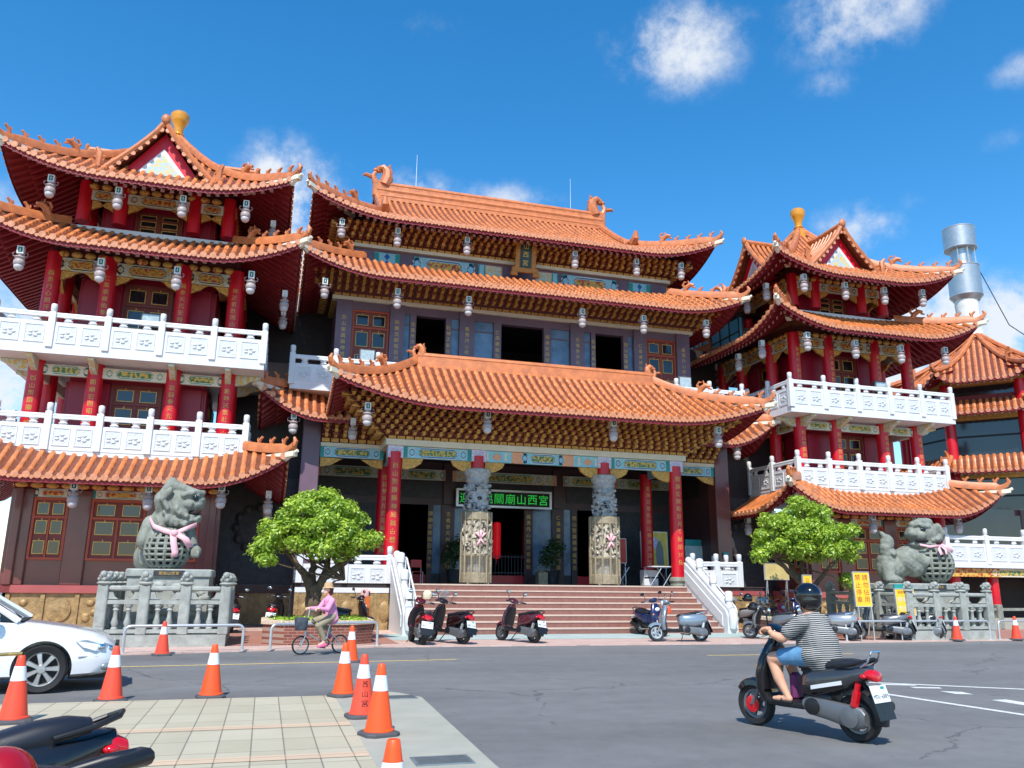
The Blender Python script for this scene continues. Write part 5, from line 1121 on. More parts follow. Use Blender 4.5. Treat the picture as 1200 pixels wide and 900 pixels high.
def planter(x0, x1, y0, y1, label):
    c = V(((x0+x1)/2, (y0+y1)/2, 0)); root = thing('brick_planter', c, label, 'planter', 'brick planters')
    q = .5; poly = [(x0+q, y0), (x1-q, y0), (x1, y0+q), (x1, y1-q), (x1-q, y1), (x0+q, y1), (x0, y1-q), (x0, y0+q)]
    sc_ = lambda p, e: [(c.x+(x-c.x)*e, c.y+(y-c.y)*e) for x, y in p]
    b = MB(); b.loft([[(x, y, 0) for x, y in poly], [(x, y, .5) for x, y in poly]], brk_wall); b.build('wall', root, off=c, ang=20)
    b = MB(); o_, i_ = sc_(poly, 1.05), sc_(poly, .86)
    n = 56
    P_ = []
    for k in range(8):
        a, e = V((*poly[k], 0)), V((*poly[(k+1) % 8], 0)); m_ = max(1, int((e-a).length/.115)); d = (e-a).normalized(); nn_ = V((d.y, -d.x, 0))
        for i in range(m_):
            p = a+(e-a)*(i+.5)/m_; ww = (e-a).length/m_*.46; M = MX.Translation(p)@RZ(math.atan2(d.y, d.x)); b.bbox(-ww, ww, -.05, .26, .5, .6, .008, cop_m, M)
    b.build('coping', root, off=c)
    b = MB(); b.add([(x, y, .52) for x, y in sc_(poly, .93)], [tuple(range(8))], mat('planter_soil', (70, 58, 44), .95)); b.build('soil', root, off=c)
    cl = [((c.x+random.uniform(-.42, .42)*(x1-x0), c.y+random.uniform(-.42, .42)*(y1-y0), .58), (.22, .22, .1)) for _ in range(34)]
    g = crown(root, cl, leaf, 700, .045, 2, 'ground_cover'); g['kind'] = 'stuff'
brk_wall = mat('planter_brick_wall', (150, 78, 62), .85, rgb2=(120, 64, 54), scale=9)
_t = brk_wall.node_tree; _g2 = [n for n in _t.nodes if n.type == 'NEW_GEOMETRY'][0]; _sep = nd(_t, 'ShaderNodeSeparateXYZ'); _t.links.new(_g2.outputs['Position'], _sep.inputs[0]); _cmb = nd(_t, 'ShaderNodeCombineXYZ')
_t.links.new(mth(_t, 'ADD', _sep.outputs[0], _sep.outputs[1]), _cmb.inputs[0]); _t.links.new(_sep.outputs[2], _cmb.inputs[1]); _br = nd(_t, 'ShaderNodeTexBrick'); _t.links.new(_cmb.outputs[0], _br.inputs['Vector'])
_br.inputs['Scale'].default_value = 1; _br.inputs['Brick Width'].default_value = .21; _br.inputs['Row Height'].default_value = .07; _br.inputs['Mortar Size'].default_value = .006
for i, c_ in enumerate(((136, 78, 62), (112, 62, 52), (158, 132, 116))): _br.inputs[1+i].default_value = (*s2l(c_), 1)
_t.links.new(_br.outputs[0], _t.nodes['Principled BSDF'].inputs['Base Color'])
cop_m = mat('coping_brick', (206, 186, 160), .8, var=.16, scale=9)
planter(.05, 2.75, 21.5, 24.1, 'low brick planter with pale coping under the forked tree'); planter(15.4, 18.3, 22.3, 24.7, 'low brick planter with pale coping under the leaning tree')
# ---------------------------------------------------------------- kerb barriers, cones
def barrier(a, c, label):
    a, c = V((*a, .03)), V((*c, .03)); d = (c-a).normalized(); h = .55; r = .12; P_ = [a]
    for k in range(7): t = k/6*pi/2; P_.append(a+V((0, 0, h-r))+d*(r-r*cos(t))+V((0, 0, r*sin(t))))
    for k in range(7): t = k/6*pi/2; P_.append(c+V((0, 0, h-r))-d*(r-r*sin(t))+V((0, 0, r*cos(t))))
    P_.append(c); b = MB(); b.tube(P_, .032, steel_w, 10); q = V(((a+c)/2)[:]); q.z = 0
    for p in (a, c): b.lathe([(.07, 0), (.07, .012), (.04, .016)], steel_w, 12, tuple(p))
    o = b.build('hoop_barrier', None, off=q); tag(o, label, 'barrier', 'steel hoop barriers at the kerb')
barrier((-2.75, 19.62), (-.36, 19.95), 'steel hoop barrier in front of the left lion fence'); barrier((.24, 20.1), (2.78, 21.15), 'steel hoop barrier between the cyclist and the planter')
barrier((16.3, 20.95), (21.45, 20.9), 'long steel hoop barrier in front of the right lion fence'); barrier((21.8, 20.9), (24.6, 20.95), 'steel hoop barrier at the right picture edge')
def cone(name, loc, label, m, h=.75, rz=0, txt=None):
    root = thing('traffic_cone', loc, label, 'traffic cone', 'orange traffic cones'); root.rotation_euler = (0, 0, rz); k = h/.75
    b = MB(); pr = lambda z: .155-(.155-.042)*(z-.05)/.68
    b.lathe([(pr(z)*k if z > .06 else .17*k, z*k) for z in (.045, .06, .075, .3, .47)], m, 28); b.lathe([(pr(z)*k, z*k) for z in (.63, .70, .745)]+[(.034*k, .752*k), (.02*k, .752*k), (.018*k, .70*k)], m, 28); b.build('cone_body', root, off=(0, 0, 0))
    b = MB(); b.lathe([(pr(.47)*k+.003, .468*k), (pr(.63)*k+.003, .632*k)], refl_w, 28, caps=False); b.build('reflective_band', root, off=(0, 0, 0))
    b = MB(); b.loft([[(x*e*k, y*e*k, z*k) for x, y in ((-.13, -.2), (.13, -.2), (.2, -.13), (.2, .13), (.13, .2), (-.13, .2), (-.2, .13), (-.2, -.13))] for e, z in ((1, 0), (1, .025), (.94, .04), (.8, .048))], cbase); b.build('rubber_base', root, off=(0, 0, 0), ang=30)
    if txt:
        b = MB()
        for i, ch in enumerate(txt):
            vs, fs = glyph(ch); z0 = .40-i*.11; s_ = .085
            b.add([((pr(z0+q*s_)*k+.004)*sin(p*s_/.11), -(pr(z0+q*s_)*k+.004)*cos(p*s_/.11), (z0+q*s_)*k) for p, q in vs], fs, ink)
        b.build('lettering', root, off=(0, 0, 0), fix=False)
    return root
cone('a', (1.24, 8.97, .03), 'bright orange cone, nearest of the row standing whole on the grey slab', orange_c, .69, .3)
cone('b', (1.2, 10.15, .03), 'redder orange cone with handwriting, second in the row on the pavement edge', red_c, .69, .1, '西山宮')
cone('c', (1.15, 12.0, .03), 'orange cone at the far corner of the pavement', orange_c, .69, .5)
cone('d', (-.58, 12.45, .0), 'bright orange cone standing alone on the asphalt by the pavement', orange_c, .69, .2)
cone('e', (-1.8, 12.3, .0), 'red-orange cone in front of the white car bumper', red_c, .69, .4)
cone('f', (-2.5, 10.6, .03), 'orange cone beside the white car wheel holding a yellow bar', red_c, .69, .2)
cone('l', (-4.42, 10.2, .03), 'orange cone at the far left end of the yellow bar', orange_c, .69, .3)
cone('g', (-1.95, 19.35, .0), 'red-orange cone against the left hoop barrier', red_c, .69, .3)
cone('h', (.74, 4.75, .03), 'orange cone cut by the lower picture edge', orange_c, .69, .0)
cone('i', (1.76, 17.2, .0), 'distant orange cone right behind the bicycle', orange_c, .69, .1)
cone('j', (20.0, 20.7, .03), 'red-orange cone before the right lion fence', red_c, .69, .2)
cone('k', (22.3, 20.75, .03), 'red-orange cone at the far right picture edge', red_c, .69, .6)
b = MB(); b.tube([(-2.5, 10.6, .74), (-4.4, 10.2, .70)], .02, mat('yellow_bar', (214, 160, 70), .5, rgb2=(120, 110, 60), scale=6), 8); o = b.build('cone_bar', None, off=(-3.4, 10.4, .74)); tag(o, 'yellow plastic bar reaching left from the cone by the car wheel', 'bar')
# drain covers
for loc, w, d, l in (((1.86, 11.72, .034), .5, .34, 'grey metal drain cover at the pavement corner'), ((1.62, 7.6, .036), .52, .36, 'grey metal drain cover near the lower picture edge'), ((1.62, 12.3, .034), .3, .18, 'dark drain grate beside the far corner cone')):
    b = MB(); b.bbox(-w/2, w/2, -d/2, d/2, -.01, .004, .003, mat('drain_metal', (128, 140, 142), .5, metal=.4, var=.2, scale=9))
    for k in range(6): b.box(-w/2+.03, w/2-.03, -d/2+.03+k*(d-.06)/6, -d/2+.045+k*(d-.06)/6, .004, .009, gry_met)
    o = b.build('drain_cover', None, off=(0, 0, 0)); o.location = loc; tag(o, l, 'drain cover')
# ---------------------------------------------------------------- glazed bridge between hall and right tower
BC = V((20.5, 36, 11.5)); br_ = thing('glazed_bridge', BC, 'blue glass walled footbridge between the main hall and the right tower', 'bridge')
cur = mat('curtain_glass', (84, 190, 222), .3, var=.2, scale=1.2, spec=.6)
b = MB(); b.box(20.35, 20.45, 31.9, 40, 12.45, 13.75, cur); b.build('glass_wall', br_, off=BC)
b = MB(); b.box(20.3, 23, 31.8, 40, 12.05, 12.2, dark_in); b.box(20.25, 20.34, 31.8, 40, 12.2, 12.32, white_m); b.box(20.3, 23, 31.8, 40, 13.9, 14.0, dark_in)
for k in range(10): b.box(20.3, 20.34, 31.9+k*.85, 31.95+k*.85, 12.32, 13.9, dark_in)
b.box(20.3, 20.34, 31.9, 40, 13.05, 13.1, dark_in); b.build('bridge_frame', br_, off=BC)
b = MB(); b.box(20.5, 23, 39.9, 40, 12.2, 13.9, dark_in); b.build('end_wall', br_, off=BC)
# ---------------------------------------------------------------- chimney
CC = V((42.6, 40, 0)); ch = thing('steel_chimney', CC, 'tall brushed steel chimney with two drums on a white wrapped shaft', 'chimney')
CS = T(42.5, 40, 0)@MX.Diagonal((.7, .7, 1, 1))@T(-42.5, -40, 0)
wrap = mat('white_wrapping', (226, 222, 212), .8, var=.08, scale=3, bump=1.2, bscale=5)
b = MB(); b.lathe([(1.05, 8), (1.05, 17.4), (.98, 17.6), (1.02, 18.2), (.95, 18.9), (1.0, 19.4), (.98, 19.8)], wrap, 28, (42.4, 40, 0), M=CS); b.build('shaft', ch, off=CC)
b = MB(); b.lathe([(1.1, 19.7), (1.38, 19.95), (1.38, 22.05), (.92, 22.25), (.9, 23.2), (1.38, 23.25), (1.4, 24.75), (1.3, 24.75), (1.3, 23.4), (.8, 23.4)], steel, 40, (42.5, 40, 0), M=CS); b.build('drum', ch, off=CC)
b = MB()
for z in (20.0, 22.0, 23.3, 24.7): b.lathe([(1.4, z-.03), (1.43, z), (1.4, z+.03)], steel_w, 40, (42.5, 40, 0), M=CS, caps=False)
for a in (-2.6, -1.9, -1.2, -.5): b.tube([(42.5+cos(a)*.84, 40+sin(a)*.84, 22.1), (42.5+cos(a)*.84, 40+sin(a)*.84, 23.3)], .03, steel_w, 6)
b.build('straps', ch, off=CC)
b = MB(); b.tube([(43.6, 39.8, 22.0), (44.6, 39, 18), (47.5, 37, 14.6)], .03, ink, 5); o = b.build('guy_wire', ch, off=CC)
# ---------------------------------------------------------------- octagonal pavilion at the right
VC = V((36.7, 34.3, 0)); pv = thing('octagonal_pavilion', VC, 'octagonal pavilion with three tiers of orange roofs and dark glazing at far right', 'pavilion')
def octo(r, z, a0=math.atan2(-34.3, -36.7)-pi/8): return [(VC.x+r*cos(a0+k*pi/4), VC.y+r*sin(a0+k*pi/4), z) for k in range(8)]
def oroof(z0, z1, r0, r1, lift=.5, name='roof', peak=False):
    t = MB(); rf = MB(); rd = MB(); A0, A1 = octo(r0, z0), octo(r1, z1)
    for k in range(8):
        a, e, c_, d_ = V(A0[k]), V(A0[(k+1) % 8]), V(A1[k]), V(A1[(k+1) % 8]); n = max(2, round((e-a).length/.29)); m_ = 7; o_ = ((a+e)/2-VC); o_.z = 0; o_.normalize(); tan = (e-a).normalized()
        def S(u, v):
            p = a.lerp(e, u).lerp(c_.lerp(d_, u), v); p.z = z0+(z1-z0)*(v*.6+.4*v*v)+lift*max(0, abs(2*u-1)-.5)**2*4*(1-v)**2; return p
        vs = [tuple(S(i/n, j/m_)) for j in range(m_+1) for i in range(n+1)]
        t.add(vs, [(j*(n+1)+i, j*(n+1)+i+1, (j+1)*(n+1)+i+1, (j+1)*(n+1)+i) for j in range(m_) for i in range(n)], pan_m)
        L0 = (e-a).length; L1 = (d_-c_).length
        for i in range(n):        # cover tiles run square to the eave and stop at the hips
            x = -L0/2+(i+.5)*L0/n; vm = 1 if abs(x) <= L1/2 else (L0/2-abs(x))/max(.01, (L0-L1)/2)
            if vm < .06: continue
            kk = max(2, round(vm*(c_-a).length/.33)); rings = []
            for j in range(kk):
                for q, rr in ((j, .1), (j+.97, .084)):
                    v = vm*q/kk; lw = L0+(L1-L0)*v; p = S(.5+x/lw if lw > .05 else .5, v); rings.append([tuple(p-tan*rr*cos(pi*w/4)+V((0, 0, rr*sin(pi*w/4)-.02))) for w in range(5)])
            t.loft(rings, tile, closed=False); p = S(.5+x/L0, 0)+o_*.04; t.add([tuple(p+tan*cos(w*pi/4)*.11+V((0, 0, sin(w*pi/4)*.11))) for w in range(8)], [tuple(range(8))], tile_end)
            rf.tube([tuple(S(.5+x/L0, 0)+V((0, 0, -.16))-o_*.1), tuple(S(.5+x/L0, .0)-o_*1.3+V((0, 0, .3)))], .05, rafter_m, 4); rf.box(-.04, .04, -.01, .0, -.04, .04, raft_end, MX.Translation(S(.5+x/L0, 0)+V((0, 0, -.16))-o_*.08)@RZ(math.atan2(o_.y, o_.x)+pi/2))
        rf.add([tuple(S(i/n, 0)+V((0, 0, q))) for q in (0, -.14) for i in range(n+1)], [(i, i+1, n+2+i, n+1+i) for i in range(n)], rafter_m)
        lo = V((0, 0, -.16)); q0 = [tuple(S(i/n, 0)+lo) for i in range(n+1)]; q1 = [tuple(S(i/n, 0)-o_*1.3+V((0, 0, .25))) for i in range(n+1)]; rf.add(q0+q1, [(i, i+1, n+2+i, n+1+i) for i in range(n)], red_soffit)
        rd.tube([tuple(S(0, v/8)+V((0, 0, .12))) for v in range(9)], .13, ridge_m, 7); p = S(0, 0); dr = (p-VC); dr.z = 0; dr.normalize()
        rd.tube([tuple(p+V((0, 0, .14))), tuple(p+dr*.2+V((0, 0, .3))), tuple(p+dr*.2+V((0, 0, .55)))], [.12, .09, .04], ridge_m, 6)
        p = S(0, .35); rd.tube([tuple(p), tuple(p+V((0, 0, .5))-dr*.1), tuple(p+V((0, 0, .75))+dr*.1)], [.16, .14, .05], ridge_m, 6); rd.tube([tuple(p+V((0, 0, .35))-dr*.2), tuple(p+V((0, 0, .4))+dr*.3)], [.08, .05], ridge_m, 6)
    ro = t.build(name, pv, off=VC, fix=False); rf.build('rafters', ro, off=VC, fix=False); rd.build('hip_ridge', ro, off=VC)
oroof(11.6, 15.0, 5.3, .25, .55); oroof(10.0, 10.75, 5.3, 4.3, .2); oroof(7.1, 7.95, 5.3, 4.3, .2)
b = MB(); b.loft([octo(4.0, 5.2), octo(4.0, 12.2)], glass_d); b.build('glazing', pv, off=VC, ang=10)
b = MB()
for z0, z1, r in ((11.5, 11.9, 4.4), (9.75, 10.05, 4.3), (6.8, 7.15, 4.4)): b.loft([octo(r, z0), octo(r, z1)], gold_br)
for z in (10.76,): b.loft([octo(4.15, z), octo(4.15, z+.25)], red_soffit)
for z in (5.9, 8.9): b.loft([octo(4.06, z), octo(4.06, z+.08)], ink)
b.build('cornice', pv, off=VC, ang=10)
for k in range(8):
    p = octo(4.25, 0)[k]; b = MB(); b.lathe([(.26, 5), (.26, 11.6)], red_col, 16, p); b.build('column', pv, off=VC)
b = MB(); b.loft([octo(4.3, 0), octo(4.3, 5.2)], dark_in); b.build('base', pv, off=VC, ang=10)
# side gallery with balustrade at the right
GC = V((29.5, 27, 0)); gl = thing('side_gallery', GC, 'raised gallery with white balustrade on red columns at the right edge', 'gallery')
b = MB(); b.box(26, 36, 26.9, 31, 2.35, 2.5, white_m); b.build('floor_slab', gl, off=GC)
balustrade(gl, [(26.05, 26.98), (36, 26.98)], 2.48, GC, hp=.82, hr=1.08, ht=1.45, bay=2.0)
b = MB(); painted(b, 26.1, 36, 27.05, 2.0, 2.33, bg=scroll_r, fr=cream_p, sc=scroll_m); b.box(26.1, 36, 27.1, 31, 2.0, 2.348, dark_in); b.build('painted_beam', gl, off=GC)
for x in (26.7, 28.6, 32.2, 35.5): b = MB(); b.lathe([(.2, 0.03), (.2, 2.0)], red_col, 16, (x, 27.4, 0)); b.build('column', gl, off=GC)
b = MB(); b.lathe([(.22, 2.5), (.22, 5.6)], red_col, 16, (27.0, 28.2, 0)); b.build('column', gl, off=GC)
b = MB(); b.box(26.0, 36, 31, 31.2, .03, 2.0, dark_in); b.box(26, 36, 30.9, 31.1, 2.5, 5.2, glass_d); b.build('back_wall', gl, off=GC)
b = MB(); b.lathe([(.2, .03), (.2, 2.0)], steel_w, 16, (29.75, 28.6, 0)); 
for k in range(5): b.lathe([(.22, .3+k*.36), (.22, .5+k*.36)], white_m, 16, (29.75, 28.6, 0))
o = b.build('duct', None, off=(29.75, 28.6, 0)); tag(o, 'ribbed pale ventilation duct under the right gallery', 'duct')
b = MB(); b.box(23.6, 33, 25.9, 26.1, .03, .45, conc_m); b.box(23.6, 33, 25.95, 26.05, .72, .82, green_stone)
for k in range(6): b.bbox(23.7+k*1.7, 23.95+k*1.7, 25.88, 26.12, .03, .95, .03, green_stone)
o = b.build('low_wall', None, off=(28, 26, 0)); tag(o, 'low stone wall with rail under the right gallery', 'wall')
# ---------------------------------------------------------------- hanging lanterns
lm = MB(); lm.lathe([(.10, .12), (.10, .0), (.2, -.02), (.24, -.07), (.19, -.12), (.17, -.15), (.22, -.19), (.25, -.24), (.25, -.4), (.22, -.44)], lamp_p, 16)
LAMP = lm.build('lantern', None); lm = MB(); lm.lathe([(.2, -.44), (.22, -.5), (.2, -.6), (.13, -.68), (.02, -.71)], lamp_w, 16); G_ = lm.build('lamp_globe', LAMP)
lm = MB(); lm.box(-.15, .15, -.14, .14, .12, .5, white_m); lm.box(-.09, .09, -.15, -.141, .18, .44, green_pn); lm.box(-.02, .02, -.156, -.151, .24, .38, white_m); B_ = lm.build('sign_box', LAMP)
lm = MB()
for s in (-1, 1): lm.tube([(s*.1, 0, .05), (s*.3, 0, .0), (s*.33, 0, .14), (s*.25, 0, .2)], .018, lamp_p, 6)
A_ = lm.build('arm', LAMP)
_n = [0]
def lantern(x, y, z, where, rz=0, s=.64):
    if _n[0] == 0: o = LAMP
    else:
        o = LAMP.copy(); COL.objects.link(o)
        for k in (G_, B_, A_): c = k.copy(); COL.objects.link(c); c.parent = o
    _n[0] += 1; o.location = (x, y, z); o.rotation_euler = (0, 0, rz); o.scale = (s, s, s)
    tag(o, where, 'lantern', 'white lanterns hanging under the eaves')
ORD = ['leftmost', 'second from left', 'third from left', 'rightmost']
for cx, tn in ((-4.58, 'left tower'), (23.58, 'right tower')):
    for (h, y, z, rn, hs) in ((3.4, 26.85, 11.05, 'middle roof', 3.9), (3.0, 27.3, 13.75, 'top roof', 3.6), (3.1, 26.9, 4.02, 'lowest roof', 3.9)):
        for k, dx in enumerate((-h, -h*.33, h*.33, h)): lantern(cx+dx, y, z+(.12 if k in (0, 3) else 0), 'white lantern, %s of four under the %s of the %s' % (ORD[k], rn, tn))
        sx = 1 if cx < 0 else -1
        for dy, w in ((-hs+.9, 'near corner'), (-1.2, 'middle')): lantern(cx+sx*(4.5 if z < 13 else 3.9), 31.35+dy, z+(.1 if dy < -2 else 0), 'white lantern on the inner side, %s, under the %s of the %s' % (w, rn, tn), sx*pi/2)
ORD6 = ['leftmost', 'second from left', 'third from left', 'third from right', 'second from right', 'rightmost']
for k, x in enumerate((1.85, 4.05, 6.9, 11.6, 14.45, 16.6)): lantern(x, 30.4, 14.98+(.08 if k in (0, 5) else 0), 'white lantern, %s of six under the topmost eave of the main hall' % ORD6[k])
for k, x in enumerate((1.3, 3.98, 6.72, 11.4, 14.08, 16.95)): lantern(x, 29.1, 11.95+(.1 if k in (0, 5) else 0), 'white lantern, %s of six under the second eave of the main hall' % ORD6[k])
for k, x in enumerate((2.8, 6.83, 11.44, 15.6)): lantern(x, 26.3, 6.9, 'white lantern, %s of four under the porch eave' % ORD[k])
lantern(2.55, 28.5, 6.78, 'white lantern on the left flank of the porch roof', -pi/2); lantern(.55, 28.95, 6.95, 'white lantern under the small side roof left of the porch'); lantern(18.0, 28.95, 6.95, 'white lantern under the small side roof right of the porch')
# floodlights on the balconies
fl = MB(); fl.bbox(-.3, .3, -.12, .12, .12, .62, .03, gry_met); fl.box(-.25, .25, -.13, -.121, .17, .57, mat('floodlight_glass', (170, 186, 190), .2, var=.2, scale=9)); fl.tube([(-.34, 0, .36), (-.36, 0, .05), (.36, 0, .05), (.34, 0, .36)], .025, gry_met, 6); fl.box(-.1, .1, -.1, .1, 0, .06, gry_met)
FL = fl.build('floodlight', None)
for i, (l, t_) in enumerate((((-4.2, 27.75, 9.36), 'grey floodlight on the upper balcony of the left tower'), ((3.05, 29.9, 9.4), 'grey floodlight behind the terrace rail left of the porch roof'), ((16.2, 29.8, 9.4), 'grey floodlight behind the terrace rail right of the porch roof'), ((24.25, 27.75, 9.36), 'grey floodlight on the upper balcony of the right tower'))):
    o = FL if i == 0 else dup(FL); o.location = l; tag(o, t_, 'floodlight', 'floodlights on the balconies')
# ---------------------------------------------------------------- small things in and around the porch
for x, l in ((7.15, 'left of the central doorway'), (11.2, 'right of the central doorway')):
    root = thing('potted_shrub', (x, 32.3, 1.505), 'dark green potted shrub standing '+l, 'potted plant', 'potted shrubs by the doors'); b = MB(); b.lathe([(.2, 0), (.28, .05), (.33, .5), (.36, .55), (.3, .55), (.28, .45)], dark_stone, 18); b.build('pot', root, off=(0, 0, 0))
    crown(root, [((x, 32.3, 2.75), (.5, .5, .62)), ((x-.2, 32.2, 2.4), (.4, .4, .4)), ((x+.2, 32.3, 2.95), (.4, .4, .45))], leaf_d, 600, .06, int(x)); b = MB(); b.tube([(0, 0, .45), (.02, 0, 1.1)], .035, bark, 6); b.build('stem', root, off=(0, 0, 0))
def board(name, loc, w, h, m, label, cat, rz=0, tilt=0, legs=0, txt=None, extra=None):
    root = thing(name, loc, label, cat); root.rotation_euler = (0, 0, rz); b = MB(); M = RX(-tilt); b.box(-w/2, w/2, -.02, .02, legs, legs+h, m, M); b.build('panel', root, off=(0, 0, 0))
    b = MB(); e = .02
    for q in ((-w/2-e, w/2+e, legs-e, legs), (-w/2-e, w/2+e, legs+h, legs+h+e), (-w/2-e, -w/2, legs, legs+h), (w/2, w/2+e, legs, legs+h)): b.box(q[0], q[1], -.03, .03, q[2], q[3], steel_w, M)
    if legs:
        for s in (-1, 1): b.tube([(s*w*.42, 0, legs), (s*w*.42, -.02, 0)], .018, steel_w, 6); b.tube([(s*w*.42, .02, legs*1.0), (s*w*.42, .3, 0)], .018, steel_w, 6)
    b.build('frame', root, off=(0, 0, 0))
    if txt:
        b = MB()
        for (t_, s_, x, z, mm, vert) in txt: write(b, t_, s_, mm, M@T(x, -.024, z), vert, 1.12)
        b.build('lettering', root, off=(0, 0, 0), fix=False)
    if extra: extra(root, M)
    return root
ylw = mat('yellow_board', (240, 196, 48), .5, var=.06); ylw2 = mat('yellow_poster', (226, 196, 66), .5, rgb2=(236, 210, 110), scale=3)
board('sign_board', (17.1, 21.05, .03), .5, .98, ylw, 'tall yellow board with faded red lettering leaning at the right lion fence', 'sign', -.1, .05, .97, [('禁止停車', .19, -.12, 1.80, ink_r, True), ('請勿佔用', .19, .12, 1.80, ink_r, True)])
board('sign_board', (18.5, 20.95, .03), .66, .75, ylw, 'yellow notice board with green header and white lettering before the right lion fence', 'sign', .0, .04, .72, [('請隨手關門', .09, 0, 1.38, ink_r, False), ('停車請', .17, 0, 1.17, white_m, False), ('勿進入', .17, 0, .92, white_m, False)],
      lambda r, M: (lambda b: (b.box(-.33, .33, -.022, .022, 1.49, 1.62, teal_p, M), b.build('header', r, off=(0, 0, 0))))(MB()))
board('sign_board', (15.85, 22.0, .03), .3, .55, ylw, 'small yellow board partly behind the rider by the planter', 'sign', .1, .0, 1.3, [('公告', .14, 0, 1.7, ink_r, True)])
board('notice_board', (17.5, 26.0, .03), .95, .55, mat('notice_cream', (206, 184, 120), .5), 'cream and yellow notice panel behind the leaning tree', 'notice', 0, 0, 1.75)
board('poster_board', (15.55, 31.7, 1.505), 1.2, 1.45, ylw2, 'yellow poster with a grey robed figure between the red porch columns', 'poster', 0, .03, .75, None,
      lambda r, M: (lambda b: (b.prism([(.1, .85), (.42, .85), (.4, 1.5), (.3, 1.85), (.12, 1.8), (.05, 1.3)], -.026, -.022, gry_met, M), b.prism([(-.45, 1.75), (.05, 1.5), (.2, 1.9), (-.2, 2.1)], -.027, -.022, MATS['paint_lilac'], M), b.build('picture', r, off=(0, 0, 0))))(MB()))
board('notice_stand', (13.75, 31.2, 1.505), .55, .95, mat('notice_red', (200, 70, 54), .5), 'red and white notice stand left of the second red column', 'notice', 0, .02, .9)
board('green_placard', (17.1, 31.2, 1.505), .75, .62, mat('placard_pale', (176, 196, 190), .5), 'pale placard with green header right of the porch columns', 'notice', 0, .02, 1.0, None, lambda r, M: (lambda b: (b.box(-.37, .37, -.025, .025, 1.64, 1.9, teal_p, M), b.build('header', r, off=(0, 0, 0))))(MB()))
def table(loc, label, m, w=1.1):
    root = thing('folding_table', loc, label, 'table', 'folding tables in the porch'); b = MB(); b.bbox(-w/2, w/2, -.3, .3, .70, .74, .008, m); b.build('tabletop', root, off=(0, 0, 0))
    for s in (-1, 1):
        b = MB(); b.tube([(s*w*.3-.25, -.25, 0), (s*w*.3+.25, -.25, .7)], .016, steel_w, 6); b.tube([(s*w*.3+.25, .25, 0), (s*w*.3-.25, .25, .7)], .016, steel_w, 6); b.build('leg', root, off=(0, 0, 0))
table((13.0, 30.2, 1.505), 'dark folding table beside the right dragon column', ink); table((14.5, 29.2, 1.505), 'white folding table between the two right red columns', white_m, .9)
b = MB(); b.bbox(-.3, .3, -.2, .2, 0, .6, .02, white_m); b.box(-.3, .3, -.205, -.2, .28, .34, ink); o = b.build('white_box', None, off=(0, 0, 0)); o.location = (14.3, 29.7, 1.505); tag(o, 'white box with a black stripe beside the front right red column', 'box')
b = MB(); b.bbox(-.2, .2, -.2, .2, 0, .5, .02, tan_stone); b.lathe([(.15, .5), (.18, .55), (.1, .56)], tan_stone, 12); o = b.build('offering_stand', None, off=(0, 0, 0)); o.location = (10.65, 31.9, 1.505); tag(o, 'small tan stone block left of the right potted shrub', 'stand')
b = MB(); b.lathe([(.02, 1.6), (.16, 1.55), (.17, 1.4), (.17, .1), (.15, .02), (.02, 0)], mat('red_lantern', (226, 24, 34), .45, emit=.35), 16); b.tube([(0, 0, 1.6), (0, 0, 2.6)], .01, ink, 5); b.tube([(0, 0, 0), (0, 0, -.3)], [.04, .02], red_col, 6); o = b.build('red_lantern', None, off=(0, 0, 0)); o.location = (9.75, 35.5, 2.6); tag(o, 'long red lantern hanging inside the central doorway', 'lantern')
b = MB(); b.box(-.13, .13, -.05, .0, .25, .5, teal_p); b.box(-.09, .09, -.05, .0, 0, .2, ylw); o = b.build('small_box_sign', None, off=(0, 0, 0)); o.location = (17.75, 29.79, 2.35); tag(o, 'small green and yellow box fixed on the right porch pier', 'box')
b = MB(); b.bbox(-.07, .07, -.07, .07, 0, 1.25, .015, mat('orange_post_paint', (214, 104, 36), .6)); o = b.build('orange_post', None, off=(0, 0, 0)); o.location = (3.1, 26.3, .03); tag(o, 'plain orange post below the left terrace balustrade', 'post')
# kerb-side open chairs at doors
b = MB(); ch_ = thing('red_chair', (5.6, 32.0, 1.505), 'red metal chair in the left doorway of the porch', 'chair')
b.bbox(-.22, .22, -.22, .22, .42, .46, .01, red_col); b.build('seat', ch_, off=(0, 0, 0)); b = MB(); b.bbox(-.22, .22, .18, .22, .6, .9, .01, red_col); b.build('backrest', ch_, off=(0, 0, 0))
for sx in (-1, 1):
    for sy in (-1, 1): b = MB(); b.tube([(sx*.2, sy*.2, 0), (sx*.2, sy*.2, .9 if sy > 0 else .42)], .014, steel_w, 6); b.build('leg', ch_, off=(0, 0, 0))
# far-left neighbour building sliver
b = MB(); b.box(-19, -11.5, 31, 40, 0, 5, cream_p); nb = thing('neighbour_house', (-15, 35, 0), 'pale low building beyond the left tower', 'house'); b.build('wall', nb)
b = MB(); b.box(-13.5, -12, 30.95, 30.998, 2.2, 4.2, glass_b); b.build('window', nb)
